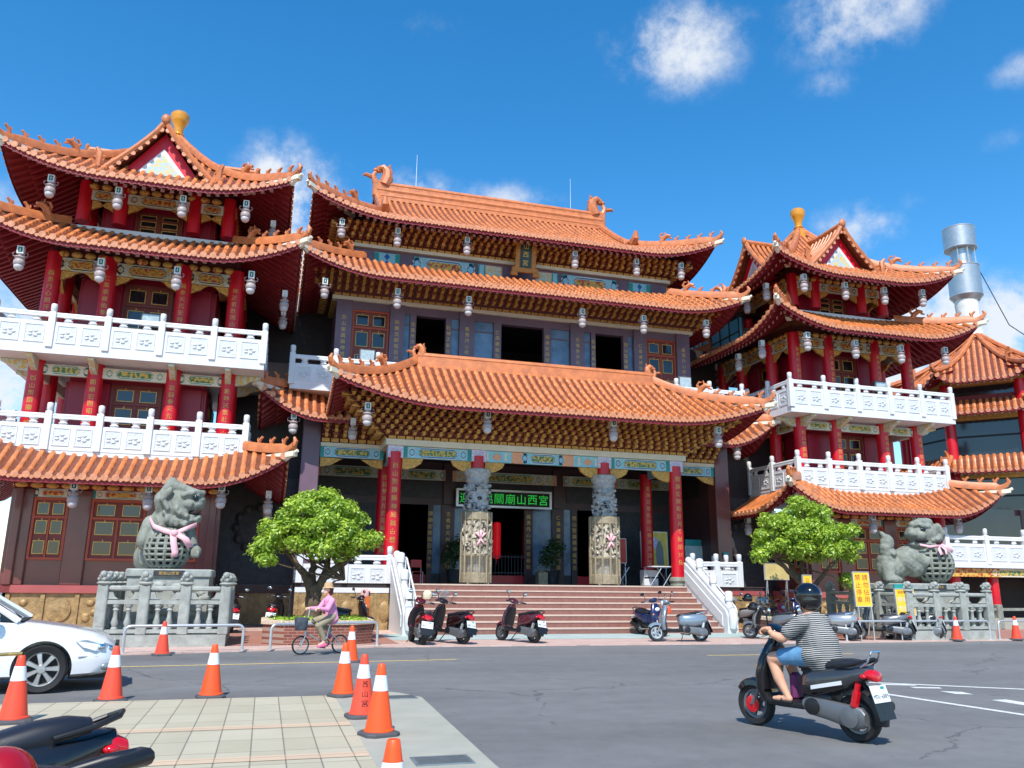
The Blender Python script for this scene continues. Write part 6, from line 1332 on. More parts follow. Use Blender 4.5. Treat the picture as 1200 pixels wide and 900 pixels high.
# ---------------------------------------------------------------- scooters
def sring(c, w, h, p=2.6, n=18, ax='x'):
    """superellipse ring; ax = axis it is square to"""
    out = []
    for i in range(n):
        a = 2*pi*i/n; ca, sa = cos(a), sin(a); u = abs(ca)**(2/p)*math.copysign(1, ca)*w; v = abs(sa)**(2/p)*math.copysign(1, sa)*h
        out.append((c[0], c[1]+u, c[2]+v) if ax == 'x' else (c[0]+v, c[1]+u, c[2]))
    return out
def wheel(root, x, r, tw, rim_m, name, off=(0, 0, 0), spokes=5, tyre_h=.07):
    M = T(x, 0, r)@RX(pi/2); b = MB()
    b.lathe([(r-tyre_h, -tw*.8), (r-.02, -tw), (r-.005, -tw*.6), (r, 0), (r-.005, tw*.6), (r-.02, tw), (r-tyre_h, tw*.8), (r-tyre_h-.01, tw*.5), (r-tyre_h-.01, -tw*.5), (r-tyre_h, -tw*.8)], rubber, 32, M=M, caps=False)
    w = bpy.data.objects.new(name, None); bpy.data.objects.remove(w)
    o = b.build(name, root, off=off); b = MB(); ri = r-tyre_h
    b.lathe([(ri, -tw*.6), (ri, tw*.6), (ri-.03, tw*.5), (ri-.035, -tw*.5), (ri, -tw*.6)], rim_m, 28, M=M, caps=False); b.lathe([(.001, -tw*.9), (.05, -tw*.9), (.05, tw*.9), (.001, tw*.9)], rim_m, 14, M=M)
    for k in range(spokes):
        a = 2*pi*k/spokes; b.loft([[(cos(a)*.03-sin(a)*q, sin(a)*.03+cos(a)*q, z) for q, z in ((-.03, -tw*.35), (.03, -tw*.35), (.03, tw*.35), (-.03, tw*.35))], [(cos(a)*ri-sin(a)*q, sin(a)*ri+cos(a)*q, z) for q, z in ((-.018, -tw*.3), (.018, -tw*.3), (.018, tw*.3), (-.018, tw*.3))]], rim_m, M=M)
    b.build('rim', o, off=off)
    b = MB(); b.lathe([(.095, tw*.95), (.095, tw*1.02), (.07, tw*1.02), (.07, tw*.95), (.095, tw*.95)], steel, 20, M=M, caps=False); b.build('brake_disc', o, off=off)
    return o
def paint(name, c, metal=.2, rough=.25):
    return MATS.get(name) or mat(name, c, rough, metal=metal, var=.03, coat=.6)
def scooter(loc, rz, label, body, dark=blk_pl, style='modern', side=None, plate='', rail=True, box=False, seatm=seat_m, screen=False, rimm=gry_met, stripe=False, tilt=R(6), sh_=0., stand=True):
    root = thing('motor_scooter', loc, label, 'scooter', 'motor scooters'); root.rotation_euler = (tilt, 0, rz); side = side or body; z0 = (0, 0, 0)
    wheel(root, .64, .235, .055, rimm, 'front_wheel'); wheel(root, -.62, .235, .062, rimm, 'rear_wheel')
    retro = style == 'retro'
    # rear body shell
    b = MB()
    if retro: secs = [(-.86, .62, .03, .03), (-.84, .62, .09, .07), (-.77, .60, .17, .14), (-.62, .58, .215, .18), (-.42, .56, .22, .195), (-.2, .56, .19, .18), (-.06, .56, .15, .17), (-.02, .56, .1, .14)]
    else: secs = [(-.82, .70, .03, .03), (-.80, .695, .09, .06), (-.70, .665, .15, .10), (-.56, .62, .18, .135), (-.38, .58, .19, .16), (-.2, .54, .18, .18), (-.08, .52, .15, .18), (-.03, .5, .1, .15)]
    b.loft([sring((x, 0, z), w, h, 2.5) for x, z, w, h in secs], body); sh = b.build('rear_body', root, off=z0)
    if stripe:
        b = MB(); b.loft([sring((x, 0, z-h*.16), w*1.012, h*.80, 2.5) for x, z, w, h in secs[3:7]], blk_gl); b.build('side_panel', sh, off=z0)
        b = MB(); b.loft([[(x, w-.02, z-.06), (x, w*1.012+.006, z-.06), (x, w*1.012+.006, z-.02), (x, w-.02, z-.02)] for x, z, w, h in secs[3:6]], white_m); b.build('stripe', sh, off=z0)
    # seat
    b = MB(); zs = .03 if not retro else .0
    ss = [(-.70, .815-sh_*.2, .05, .012), (-.68, .815-sh_*.2, .10, .036+sh_*.5), (-.58, .81-sh_*.5, .145, .05+sh_), (-.42, .79-sh_*.5, .155, .056+sh_), (-.30, .765-sh_*.5, .15, .05+sh_), (-.18, .755, .14, .048), (-.04, .745, .11, .04), (.02, .735, .06, .02)]
    b.loft([sring((x, 0, z-.045), w, h, 2.8) for x, z, w, h in ss], seatm); b.build('seat', root, off=z0)
    b = MB(); b.loft([sring((x, 0, z-.085), w*.94, .025, 3) for x, z, w, h in ss[1:-1]], dark); b.build('seat_base', root, off=z0)
    # floorboard, tunnel, leg shield
    b = MB(); b.loft([sring((x, 0, z), w, h, 4) for x, z, w, h in ((-.26, .33, .16, .06), (-.05, .30, .185, .045), (.2, .295, .19, .04), (.36, .31, .18, .05), (.43, .36, .15, .07))], dark); b.build('floorboard', root, off=z0)
    b = MB(); b.loft([sring((x, 0, z), w, h, 3) for x, z, w, h in ((-.2, .40, .13, .1), (-.1, .42, .12, .14), (-.05, .44, .1, .14))], dark); b.build('under_seat_panel', root, off=z0)
    lk = [(.42, .30, .15, .06), (.455, .42, .21, .065), (.45, .58, .225, .07), (.41, .74, .205, .075), (.36, .88, .14, .075), (.325, .97, .09, .06)]
    b = MB(); b.loft([sring((x, 0, z), w, h, 2.4, ax='z') for x, z, w, h in lk], body); sh = b.build('leg_shield', root, off=z0)
    b = MB(); b.loft([sring((x-h*.55, 0, z), w*.9, h*.62, 2.4, ax='z') for x, z, w, h in lk[1:-1]], dark); b.build('inner_panel', sh, off=z0)
    # handlebar, headlight
    b = MB(); b.loft([sring((.31+x, 0, 1.02+.05*sin((x+.1)*9)), w, h, 2.3) for x, w, h in ((-.11, .05, .02), (-.09, .11, .04), (-.02, .15, .065), (.05, .13, .07), (.1, .07, .04))], body); b.build('handlebar_cover', root, off=z0)
    b = MB(); b.tube([(.2, -.36, 1.03), (.26, -.2, 1.05), (.3, 0, 1.04), (.26, .2, 1.05), (.2, .36, 1.03)], .014, gry_met, 8); hb_ = b.build('handlebar', root, off=z0)
    for s in (-1, 1):
        b = MB(); b.tube([(.19, s*.37, 1.03), (.235, s*.25, 1.045)], .021, rubber, 10); b.build('grip', hb_, off=z0)
        b = MB(); b.tube([(.25, s*.36, 1.0), (.29, s*.2, 1.04)], .008, steel, 6); b.build('brake_lever', hb_, off=z0)
        b = MB(); b.tube([(.26, s*.22, 1.05), (.24, s*.27, 1.2), (.22, s*.3, 1.25)], .008, dark, 6); b.ell((.215, s*.32, 1.27), (.022, .075, .05), dark if not retro else chrome, 14, 8); mr_ = b.build('mirror', root, off=z0)
        b = MB(); b.ell((.195, s*.32, 1.27), (.006, .066, .042), chrome, 14, 8); b.build('mirror_glass', mr_, off=z0)
    b = MB(); hz, hx_ = (1.03, .42) if retro else (.80, .485)
    b.ell((hx_, 0, hz), (.03, .085, .075 if retro else .06), MATS.get('headlamp_glass') or mat('headlamp_glass', (220, 226, 230), .08, var=.03, coat=.5), 16, 10); b.build('headlight', root, off=z0)
    for s in (-1, 1):
        b = MB(); b.ell((.47, s*.15, .66), (.03, .04, .03), amber_l, 10, 6); b.build('turn_signal', root, off=z0); b = MB(); b.ell((-.77, s*.125, .655 if not retro else .6), (.04, .03, .025), amber_l if retro else red_lens, 10, 6); b.build('turn_signal', root, off=z0)
    # fork and fenders
    b = MB()
    for s in (-1, 1): b.tube([(.42, s*.07, .62), (.64, s*.085, .235)], .022, gry_met, 8)
    b.tube([(.33, 0, .95), (.43, 0, .6)], .03, dark, 8); b.build('fork', root, off=z0)
    def fender(xc, a0, a1, r, w, m, name):
        b = MB(); rings = []
        for i in range(11):
            a = a0+(a1-a0)*i/10; cx_, cz_ = xc+cos(a)*r, .235+sin(a)*r; t = .9 if i in (0, 10) else 1
            rings.append([(cx_+cos(a)*k*.5*w*t-0, y*t, cz_+sin(a)*k*.5*w*t) for y, k in ((-w, -1.2), (-w*.9, .2), (-w*.5, .75), (0, .9), (w*.5, .75), (w*.9, .2), (w, -1.2), (w*.85, -1.2), (w*.5, .45), (0, .6), (-w*.5, .45), (-w*.85, -1.2))])
        b.loft(rings, m); return b.build(name, root, off=z0)
    fender(.64, R(38), R(150), .25, .08, body, 'front_fender'); fender(-.62, R(60), R(190), .275, .085, dark, 'rear_fender')
    # drive unit, shock, exhaust
    b = MB(); b.loft([sring((x, .13, z), .05, h, 3) for x, z, h in ((-.78, .24, .06), (-.74, .25, .10), (-.62, .25, .115), (-.35, .29, .10), (-.15, .31, .09), (-.08, .32, .05))], gry_met); b.lathe([(.085, 0), (.085, .02), (.05, .03)], dark, 18, M=T(-.2, .18, .31)@RX(-pi/2)); b.lathe([(.1, 0), (.1, .015), (.03, .025)], gry_met, 18, M=T(-.62, .18, .25)@RX(-pi/2))
    b.loft([sring((x, .02, z), .12, h, 3) for x, z, h in ((-.4, .38, .08), (-.2, .40, .1), (-.08, .36, .06))], blk_pl); b.build('engine', root, off=z0)
    b = MB(); b.tube([(-.64, .14, .3), (-.72, .14, .58)], .03, red_lens if stripe else dark, 8); b.tube([(-.66, .14, .36), (-.7, .14, .5)], .042, steel if not stripe else red_lens, 8); b.build('shock_absorber', root, off=z0)
    b = MB(); b.tube([(-.1, -.12, .22), (-.35, -.15, .2), (-.45, -.17, .26)], .022, steel, 8); b.tube([(-.42, -.175, .25), (-.52, -.18, .28), (-.86, -.18, .36), (-.9, -.18, .365)], [.03, .065, .068, .04], dark, 12); b.build('exhaust', root, off=z0)
    # tail lamp, plate, grab rail, stand
    zt = .67 if retro else .70
    b = MB(); b.loft([sring((x, 0, z), w, h, 2.6) for x, z, w, h in ((-.875, zt-.06, .05, .03), (-.86, zt-.05, .09, .05), (-.80, zt-.03, .11, .06), (-.74, zt-.02, .1, .05))], red_lens); b.build('tail_light', root, off=z0)
    Mp = T(-.87, 0, .49)@RY(R(18))@RZ(-pi/2); b = MB(); b.bbox(-.15, .15, -.006, .006, -.085, .085, .003, plate_m, Mp); b.box(-.155, .155, .007, .016, -.25, .02, dark, Mp); pl = b.build('number_plate', root, off=z0)
    if plate:
        b = MB(); write(b, plate, .062, ink, Mp@T(0, -.008, -.025), False, .56); b.box(.03, .1, -.0085, -.007, .045, .07, teal_p, Mp); b.build('lettering', pl, off=z0, fix=False)
    b = MB(); b.tube([(-.84, 0, .51), (-.76, 0, .5), (-.66, 0, .6)], .03, dark, 8); b.build('plate_bracket', root, off=z0)
    if rail: b = MB(); b.tube([(-.5, -.165, .73), (-.68, -.165, .77), (-.80, -.12, .81), (-.84, 0, .83), (-.80, .12, .81), (-.68, .165, .77), (-.5, .165, .73)], .014, chrome if retro else dark, 8); b.build('grab_rail', root, off=z0)
    if stripe: b = MB(); b.tube([(-.74, -.1, .74), (-.82, -.1, .80), (-.86, -.08, .90), (-.86, .08, .90), (-.82, .1, .80), (-.74, .1, .74)], .011, chrome, 8); b.build('grab_rail', root, off=z0)
    if stand: b = MB(); b.tube([(-.1, .14, .25), (.02, .24, .01), (.06, .25, .0)], .012, dark, 6); b.build('side_stand', root, off=z0)
    if screen: b = MB(); b.loft([[(.42-.1*k, y*(.2-.03*k), 1.02+.16*k) for y in (-1, -.5, 0, .5, 1)] for k in range(3)], MATS.get('screen_acrylic') or mat('screen_acrylic', (180, 190, 194), .1, alpha=.35), closed=False); o = b.build('windscreen', root, off=z0); o.modifiers.new('s', 'SOLIDIFY').thickness = .004
    if box: b = MB(); b.loft([sring((-.93, 0, z), w, h, 3.2, ax='z') for z, w, h in ((.86, .16, .14), (.9, .2, .18), (1.06, .21, .19), (1.12, .18, .16), (1.15, .1, .1))], body); b.build('top_box', root, off=z0)
    return root
def helmet(loc, label, m, rz=0, s=1.0, visor=True):
    root = thing('helmet', loc, label, 'helmet', None); root.rotation_euler = (0, 0, rz); root.scale = (s, s, s); b = MB()
    k = 10; b.lathe([(.13*sin(pi/2*i/k)+.0005, .13-.0+.145*0+.135*cos(pi/2*i/k)-.13) for i in range(k, -1, -1)][::-1]+[(.132, -.06), (.124, -.1), (.11, -.1), (.115, -.03)], m, 22); b.build('shell', root, off=(0, 0, 0))
    if visor: b = MB(); b.loft([[(.13*cos(a)+e, .135*sin(a), z) for a in (-.9, -.45, 0, .45, .9)] for e, z in ((.0, .03), (.05, .0), (.03, -.09))], blk_gl, closed=False); o = b.build('visor', root, off=(0, 0, 0)); o.modifiers.new('s', 'SOLIDIFY').thickness = .005
    return root
HD = lambda x, y: math.atan2(y, x)
def at_rear(x, y, rz, z=.03): return (x+.62*cos(rz), y+.62*sin(rz), z)
p_red = paint('maroon_paint', (90, 14, 22)); p_dr = paint('dark_red_paint', (40, 13, 17)); p_gr = paint('grey_paint', (106, 108, 110)); p_vg = paint('blue_grey_paint', (134, 148, 158), .35); p_sil = paint('silver_scooter_paint', (168, 170, 170), .5); p_bk = paint('black_scooter_paint', (22, 22, 25)); p_wr = paint('wine_paint', (88, 36, 46)); p_nv = paint('navy_paint', (28, 38, 84)); p_r2 = paint('red_paint', (176, 24, 34))
a = HD(-.05, 1); scooter(at_rear(3.9, 21.15, a), a, 'dark red scooter, leftmost of those before the steps, seen from behind', p_red, plate='MKR-2183', tilt=R(8))
a = HD(-.5, .86); scooter(at_rear(4.95, 21.2, a), a, 'blackish red scooter carrying a cream helmet before the steps', p_dr, plate='NBE-5106', tilt=R(8), screen=True)
helmet((4.25, 22.45, 1.22), 'cream helmet hung on the scooter mirror before the steps', mat('cream_helmet', (226, 206, 176), .3, coat=.3), a)
a = HD(-.45, .9); scooter(at_rear(6.9, 21.35, a), a, 'wine coloured scooter standing alone at the middle of the steps', p_wr, plate='MXA-3360', tilt=R(8))
a = HD(-1, .16); scooter(at_rear(11.75, 21.25, a), a, 'blue-grey vintage style scooter parked sideways before the steps', p_vg, style='retro', tilt=R(8), rimm=steel)
a = HD(.1, -1); scooter((11.6, 24.0, .03), a, 'dark blue scooter facing the street with an orange helmet', p_nv, tilt=R(6)); helmet((11.78, 23.3, .82), 'orange-red helmet hanging on the dark blue scooter', mat('orange_helmet', (236, 84, 42), .3, coat=.3), a, .95, False)
a = HD(-.35, .93); scooter(at_rear(16.6, 26.2, a), a, 'scooter with white plate parked in shade right of the stair balustrade', p_sil, plate='MPD-7720', tilt=R(6), box=True)
a = HD(-.62, .78); scooter(at_rear(14.75, 21.3, a), a, 'grey scooter with black helmets on it, just left of the rider', p_gr, plate='NHG-2236', tilt=R(8))
helmet((13.9, 22.2, 1.2), 'black helmet on the mirror of the grey scooter left of the rider', blk_gl, a); helmet((14.0, 22.1, .95), 'black helmet hung under another helmet on the grey scooter', blk_gl, a)
a = HD(.3, -1); scooter((17.5, 26.3, .03), a, 'red scooter facing out of the shade behind the grey scooter', p_r2, tilt=R(6)); scooter((18.6, 26.9, .03), HD(.1, -1), 'dark navy scooter in shade behind the leaning tree planter', p_nv, tilt=R(6))
a = HD(-.8, .6); scooter(at_rear(16.45, 20.95, a), a, 'silver scooter with navy seat half hidden by the rider', p_sil, style='retro', plate='PLT-5718', tilt=R(8), seatm=mat('navy_vinyl', (44, 58, 92), .5))
a = HD(-.88, .48); scooter(at_rear(18.35, 20.95, a), a, 'grey scooter parked before the yellow boards', p_gr, plate='NKB-1385', tilt=R(8)); scooter(at_rear(19.5, 21.0, HD(-.8, .6)), HD(-.8, .6), 'black scooter next to the cone before the right lion fence', p_bk, plate='MGQ-6603', tilt=R(8), dark=gry_met)
scooter(at_rear(-.86, 26.6, HD(-.1, 1)), HD(-.1, 1), 'dark red scooter in deep shade right of the left lion fence', p_dr, plate='MAE-552', tilt=R(6)); scooter(at_rear(.25, 27.2, HD(.15, 1)), HD(.15, 1), 'black scooter in deep shade behind the forked tree', p_bk, plate='NQT-9031', tilt=R(6))
a = HD(.9, .4); scooter((2.5, 25.6, .03), a, 'dark red scooter with pink helmet behind the brick planter', p_dr, tilt=R(6)); helmet((2.95, 25.75, 1.22), 'pale pink helmet on the scooter behind the planter', mat('pink_helmet', (232, 180, 176), .35, coat=.3), a)
# foreground parked scooters, cut by the frame
s1 = scooter((-1.40, 4.52, .06), HD(-.93, -.36), 'black scooter seat and rail at lower left, farther of two', p_bk, tilt=R(7), sh_=.03)
s2 = scooter((-1.31, 3.62, .0), HD(-.93, -.36), 'black scooter at lower left picture corner with moulded rear grip', p_bk, tilt=R(7), rail=False, sh_=.03)
b = MB(); b.tube([(-.5, .15, .74), (-.66, .155, .77), (-.86, .13, .81), (-.97, .05, .82), (-.97, -.05, .82), (-.86, -.13, .81), (-.66, -.155, .77), (-.5, -.15, .74)], [.02, .024, .03, .038, .038, .03, .024, .02], blk_pl, 10); b.build('rear_grip', s2, off=(0, 0, 0))
helmet((-.88, 3.66, .80), 'glossy red helmet resting on the nearest scooter at lower left', paint('red_helmet_paint', (170, 14, 26)), 2.6, 1.05)
# ---------------------------------------------------------------- people
skin = mat('skin', (214, 158, 126), .55, var=.06, scale=8); skin2 = mat('skin_pale', (222, 172, 146), .55, var=.06, scale=8)
def stripes(name, c1, c2, per, k=.5):
    m = mat(name, c1, .85); t = m.node_tree; b = t.nodes['Principled BSDF']; tc_ = nd(t, 'ShaderNodeTexCoord'); sp = nd(t, 'ShaderNodeSeparateXYZ'); t.links.new(tc_.outputs['Object'], sp.inputs[0])
    n = nd(t, 'ShaderNodeTexNoise'); n.inputs['Scale'].default_value = 5; t.links.new(tc_.outputs['Object'], n.inputs['Vector'])
    v = mth(t, 'ADD', sp.outputs[2], mth(t, 'ADD', mth(t, 'MULTIPLY', n.outputs[0], .03), mth(t, 'MULTIPLY', sp.outputs[0], .12)))
    f = mth(t, 'GREATER_THAN', mth(t, 'FRACT', mth(t, 'DIVIDE', v, per)), k); mx = nd(t, 'ShaderNodeMix', data_type='RGBA'); t.links.new(f, mx.inputs['Factor']); mx.inputs['A'].default_value = (*s2l(c1), 1); mx.inputs['B'].default_value = (*s2l(c2), 1); t.links.new(mx.outputs['Result'], b.inputs['Base Color']); return m
def hand(c, d, s, palm_n, side):
    """palm, four curled fingers and a thumb closing on a bar at c; d = finger direction, s = across the palm"""
    c, d, s, n = V(c), V(d).normalized(), V(s).normalized(), V(palm_n).normalized(); P = [((c-d*.03-s*.02), .026, (c+d*.03-s*.02), .022), ((c-d*.03+s*.02), .026, (c+d*.03+s*.02), .022)]
    for i, (l, o) in enumerate(((.040, -.033), (.046, -.011), (.043, .011), (.034, .033))):
        a = c+d*.035+s*o; e = a+d*l*.7+n*.012; f = e+n*.032-d*.004; g = f-d*.022+n*.006
        P += [(tuple(a), .0098, tuple(e), .0092), (tuple(e), .0092, tuple(f), .0086), (tuple(f), .0086, tuple(g), .008)]
    a = c-s*.03*side-d*.015; e = a-s*.025*side+n*.022+d*.02; f = e+n*.02+d*.022+s*.008*side; P += [(tuple(a), .0125, tuple(e), .011), (tuple(e), .011, tuple(f), .0095)]
    return [(tuple(p[0]), p[1], tuple(p[2]), p[3]) for p in P]
def head(c, r, fw=1):
    """head facing +x : skull, jaw, nose, brow, lips, ears, eye sockets"""
    x, y, z = c
    return [('e', (x-.005, y, z+.02), (r*.98, r*.78, r*1.02)), ('e', (x+r*.35, y, z-r*.45), (r*.55, r*.58, r*.62)), ((x+r*.86, y, z+r*.02), r*.12, (x+r*1.06, y, z-r*.24), r*.15), ('e', (x+r*.72, y, z+r*.2), (r*.22, r*.52, r*.12)), ('e', (x+r*.86, y, z-r*.58), (r*.12, r*.26, r*.06)), ('e', (x+r*.86, y, z-r*.7), (r*.1, r*.22, r*.06)), ('e', (x+r*.66, y, z-r*.95), (r*.26, r*.3, r*.2)),
            ('e', (x-r*.02, y+r*.8, z-r*.06), (r*.18, r*.08, r*.26)), ('e', (x-r*.02, y-r*.8, z-r*.06), (r*.18, r*.08, r*.26))]
def face_parts(root, c, r):
    x, y, z = c; b = MB()
    for s in (-1, 1): b.ell((x+r*.86, y+s*r*.3, z+r*.06), (r*.1, r*.13, r*.08), plate_m, 10, 6); b.ell((x+r*.94, y+s*r*.3, z+r*.06), (r*.04, r*.055, r*.055), ink, 8, 5)
    b.build('eyes', root, off=(0, 0, 0))
# --- rider on the black and grey scooter
RA = HD(5.56-6.01, 8.79-7.63); RL = (5.785, 8.21, .004)
rs = scooter(RL, RA, 'black and grey scooter with striped flank carrying the rider across the road', paint('gunmetal_paint', (66, 67, 70), .4), style='modern', plate='MTX-6889', tilt=0, stripe=True, dark=blk_pl, stand=False)
for k in kids(rs):
    if k.name.startswith(('leg_shield', 'handlebar_cover', 'front_fender')):
        k.data = k.data.copy(); k.data.materials[0] = blk_gl
b = MB(); b.lathe([(.09, 0), (.09, .012), (.02, .02)], red_lens, 16, M=T(.64, .07, .235)@RX(-pi/2)); b.build('brake_caliper', rs, off=(0, 0, 0))
rd = thing('person', RL, 'person in striped shirt, denim shorts, sandals and black helmet riding a scooter', 'person'); rd.rotation_euler = (0, 0, RA)
q_ = -.08; H_ = (-.03+q_, 0, 1.40); P = head(H_, .102)
P += [((-.16+q_, 0, .86), .145, (-.12+q_, 0, 1.06), .135), ((-.12+q_, 0, 1.06), .135, (-.07+q_, 0, 1.17), .125), ((-.07+q_, -.14, 1.18), .06, (-.07+q_, .14, 1.18), .06), ((-.065+q_, 0, 1.2), .055, (-.035+q_, 0, 1.34), .052)]
for s in (-1, 1):
    P += [((-.12+q_, s*.09, .82), .105, (.27, s*.15, .76), .072), ((.27, s*.15, .76), .068, (.28, s*.15, .74), .066), ((.28, s*.15, .74), .064, (.21, s*.155, .55), .06), ((.21, s*.155, .55), .058, (.12, s*.16, .40), .037), ((.12, s*.16, .40), .037, (.10, s*.16, .365), .036), ((.09, s*.16, .352), .036, (.22, s*.17, .345), .032), ((.2, s*.17, .345), .032, (.27, s*.175, .342), .024)]
    P += [((-.07+q_, s*.19, 1.17), .066, (.05, s*.27, .99), .05), ((.05, s*.27, .99), .05, (.14, s*.30, 1.04-.02), .044), ((.08, s*.28, .99), .046, (.235, s*.3, 1.065), .03), ((.2, s*.3, 1.06), .031, (.245, s*.3, 1.075), .028)]
    P += hand((.235, s*.305, 1.082), (1, 0, -.15), (0, 1, 0), (0, 0, -1), s)
blob('body', P, skin, .0085, 5, rd); face_parts(rd, H_, .102)
b = MB()
Pz = [((-.19+q_, 0, .78), .19, (-.15+q_, 0, .95), .2), ((-.15+q_, 0, .95), .195, (-.09+q_, 0, 1.12), .165), ((-.075+q_, -.17, 1.165), .08, (-.075+q_, .17, 1.165), .08), ((-.1+q_, 0, 1.12), .12, (-.07+q_, 0, 1.21), .07), ('e', (-.13+q_, 0, .82), (.21, .235, .16)), ('e', (-.04+q_, 0, .94), (.15, .18, .15))]
for s in (-1, 1): Pz += [((-.07+q_, s*.19, 1.17), .085, (-.01, s*.245, 1.06), .08)]
shirt = stripes('striped_cotton', (36, 36, 39), (176, 175, 170), .021, .54); blob('striped_shirt', Pz, shirt, .011, 5, rd)
Pz = [((-.16+q_, 0, .80), .15, (-.08+q_, 0, .80), .14)]
for s in (-1, 1): Pz += [((-.12+q_, s*.09, .82), .125, (.15, s*.13, .785), .092)]
blob('denim_shorts', Pz, mat('denim', (92, 140, 176), .85, var=.14, scale=14, bump=.2, bscale=160), .011, 4, rd)
for s in (-1, 1):
    b = MB(); b.loft([sring((x, s*.165, .318), w, .012, 3) for x, w in ((.04, .03), (.07, .042), (.16, .046), (.24, .048), (.29, .03))], ink); b.tube([(.16, s*.165-.045, .325), (.18, s*.165, .385), (.16, s*.165+.045, .325)], .012, ink, 6); b.tube([(.17, s*.165, .385), (.25, s*.165, .345)], .008, ink, 6); b.build('sandal', rd, off=(0, 0, 0))
hl = thing('helmet', RL, 'glossy black open-face helmet with raised visor worn by the rider', 'helmet'); hl.rotation_euler = (0, 0, RA)
Pz = [('e', (-.045+q_, 0, 1.455), (.155, .138, .135)), ('e', (-.07+q_, 0, 1.40), (.125, .134, .12))]; blob('shell', Pz, blk_gl, .012, 4, hl)
b = MB(); b.loft([[(x0+q_+.13*cos(a), .14*sin(a), z) for a in (-1.2, -.8, -.4, 0, .4, .8, 1.2)] for x0, z in ((-.03, 1.48), (.06, 1.51), (.14, 1.50))], MATS.get('smoked_visor') or mat('smoked_visor', (18, 22, 34), .06, coat=.6), closed=False); o = b.build('visor', hl, off=(0, 0, 0)); o.modifiers.new('s', 'SOLIDIFY').thickness = .006
b = MB(); b.tube([(-.02+q_, -.115, 1.36), (q_, -.07, 1.29), (.02+q_, 0, 1.265), (q_, .07, 1.29), (-.02+q_, .115, 1.36)], .006, ink, 5); b.build('chin_strap', hl, off=(0, 0, 0))
b = MB(); b.bbox(-.06, .02, -.11, .06, .33, .62, .03, mat('plum_bag', (110, 40, 92), .6)); o = b.build('shopping_bag', None, off=(0, 0, 0)); o.location = (RL[0]+.14*cos(RA), RL[1]+.14*sin(RA), 0); o.rotation_euler = (0, 0, RA); tag(o, 'plum coloured bag standing on the floorboard between the rider\'s legs', 'bag')
# --- cyclist on the folding bicycle
BA = HD(.85-1.66, 18.93-19.25); BL = ((.85+1.70)/2, 19.05, .003)
bk = thing('bicycle', BL, 'small silver folding bicycle with dark front basket', 'bicycle'); bk.rotation_euler = (0, 0, BA)
silv = paint('silver_bike_paint', (186, 184, 182), .5)
for x, n in ((.46, 'front_wheel'), (-.46, 'rear_wheel')):
    b = MB(); M = T(x, 0, .21)@RX(pi/2)
    b.lathe([(.178+.02*cos(a), .02*sin(a)) for a in [2*pi*i/8 for i in range(9)]], rubber, 30, M=M, caps=False); o = b.build(n, bk, off=(0, 0, 0)); b = MB(); b.lathe([(.163, -.012), (.163, .012), (.155, .01), (.155, -.01), (.163, -.012)], steel, 30, M=M, caps=False); b.lathe([(.001, -.04), (.018, -.04), (.018, .04), (.001, .04)], steel, 10, M=M)
    for k in range(14): a = 2*pi*k/14; b.tube([(cos(a)*.015, sin(a)*.015, .02*(-1)**k), (cos(a+.2)*.158, sin(a+.2)*.158, 0)], .0022, steel, 4, M=M)
    b.build('spokes', o, off=(0, 0, 0))
b = MB(); b.tube([(.36, 0, .46), (.2, 0, .38), (-.08, 0, .25), (-.12, 0, .25)], .02, silv, 8); b.tube([(-.12, 0, .22), (-.2, 0, .62)], .018, silv, 8)
for s in (-1, 1): b.tube([(-.12, s*.02, .24), (-.46, s*.05, .21)], .01, silv, 6); b.tube([(-.18, s*.02, .5), (-.46, s*.05, .21)], .009, silv, 6); b.tube([(.37, s*.04, .42), (.46, s*.045, .21)], .011, silv, 6)
b.tube([(.37, 0, .42), (.35, 0, .52)], .02, silv, 8); b.build('frame', bk, off=(0, 0, 0))
b = MB(); b.tube([(.35, 0, .5), (.30, 0, .93)], .014, silv, 8); b.tube([(.22, -.26, .94), (.29, -.1, .94), (.29, .1, .94), (.22, .26, .94)], .011, silv, 8); b.build('handlebar', bk, off=(0, 0, 0))
b = MB(); b.tube([(-.2, 0, .6), (-.22, 0, .7)], .013, steel, 8); b.loft([sring((x, 0, .725), w, .022, 2.6) for x, w in ((-.34, .05), (-.32, .085), (-.24, .08), (-.14, .035), (-.06, .02))], seat_m); b.build('saddle', bk, off=(0, 0, 0))
b = MB(); b.loft([sring((.47, 0, z), w, w*.85, 4, ax='z') for z, w in ((.52, .11), (.54, .125), (.78, .15))], mat('basket_cover', (56, 62, 70), .8, rgb2=(92, 100, 108), scale=9), caps=True); b.build('basket', bk, off=(0, 0, 0))
b = MB(); b.lathe([(.075, -.006), (.075, .006), (.05, .006), (.05, -.006), (.075, -.006)], ink, 20, M=T(-.12, .05, .24)@RX(pi/2), caps=False); b.tube([(-.12, -.09, .24), (-.12, .09, .24)], .012, ink, 6)
for s in (-1, 1): b.tube([(-.12, s*.09, .24), (-.12+s*.12, s*.09, .24-s*.09)], .009, steel, 6); b.box(-.12+s*.12-.04, -.12+s*.12+.04, s*.09-(.0 if s > 0 else .07), s*.09+(.07 if s > 0 else 0), .24-s*.09-.01, .24-s*.09+.01, ink)
b.build('crank', bk, off=(0, 0, 0))
cy_ = thing('person', BL, 'person in pink jacket, khaki trousers and tan hat riding a bicycle', 'person'); cy_.rotation_euler = (0, 0, BA)
H_ = (-.10, 0, 1.36); P = head(H_, .098)+[((-.22, 0, .80), .12, (-.19, 0, 1.0), .105), ((-.19, 0, 1.0), .105, (-.14, 0, 1.13), .1), ((-.14, -.13, 1.15), .05, (-.14, .13, 1.15), .05), ((-.135, 0, 1.17), .046, (-.105, 0, 1.29), .045)]
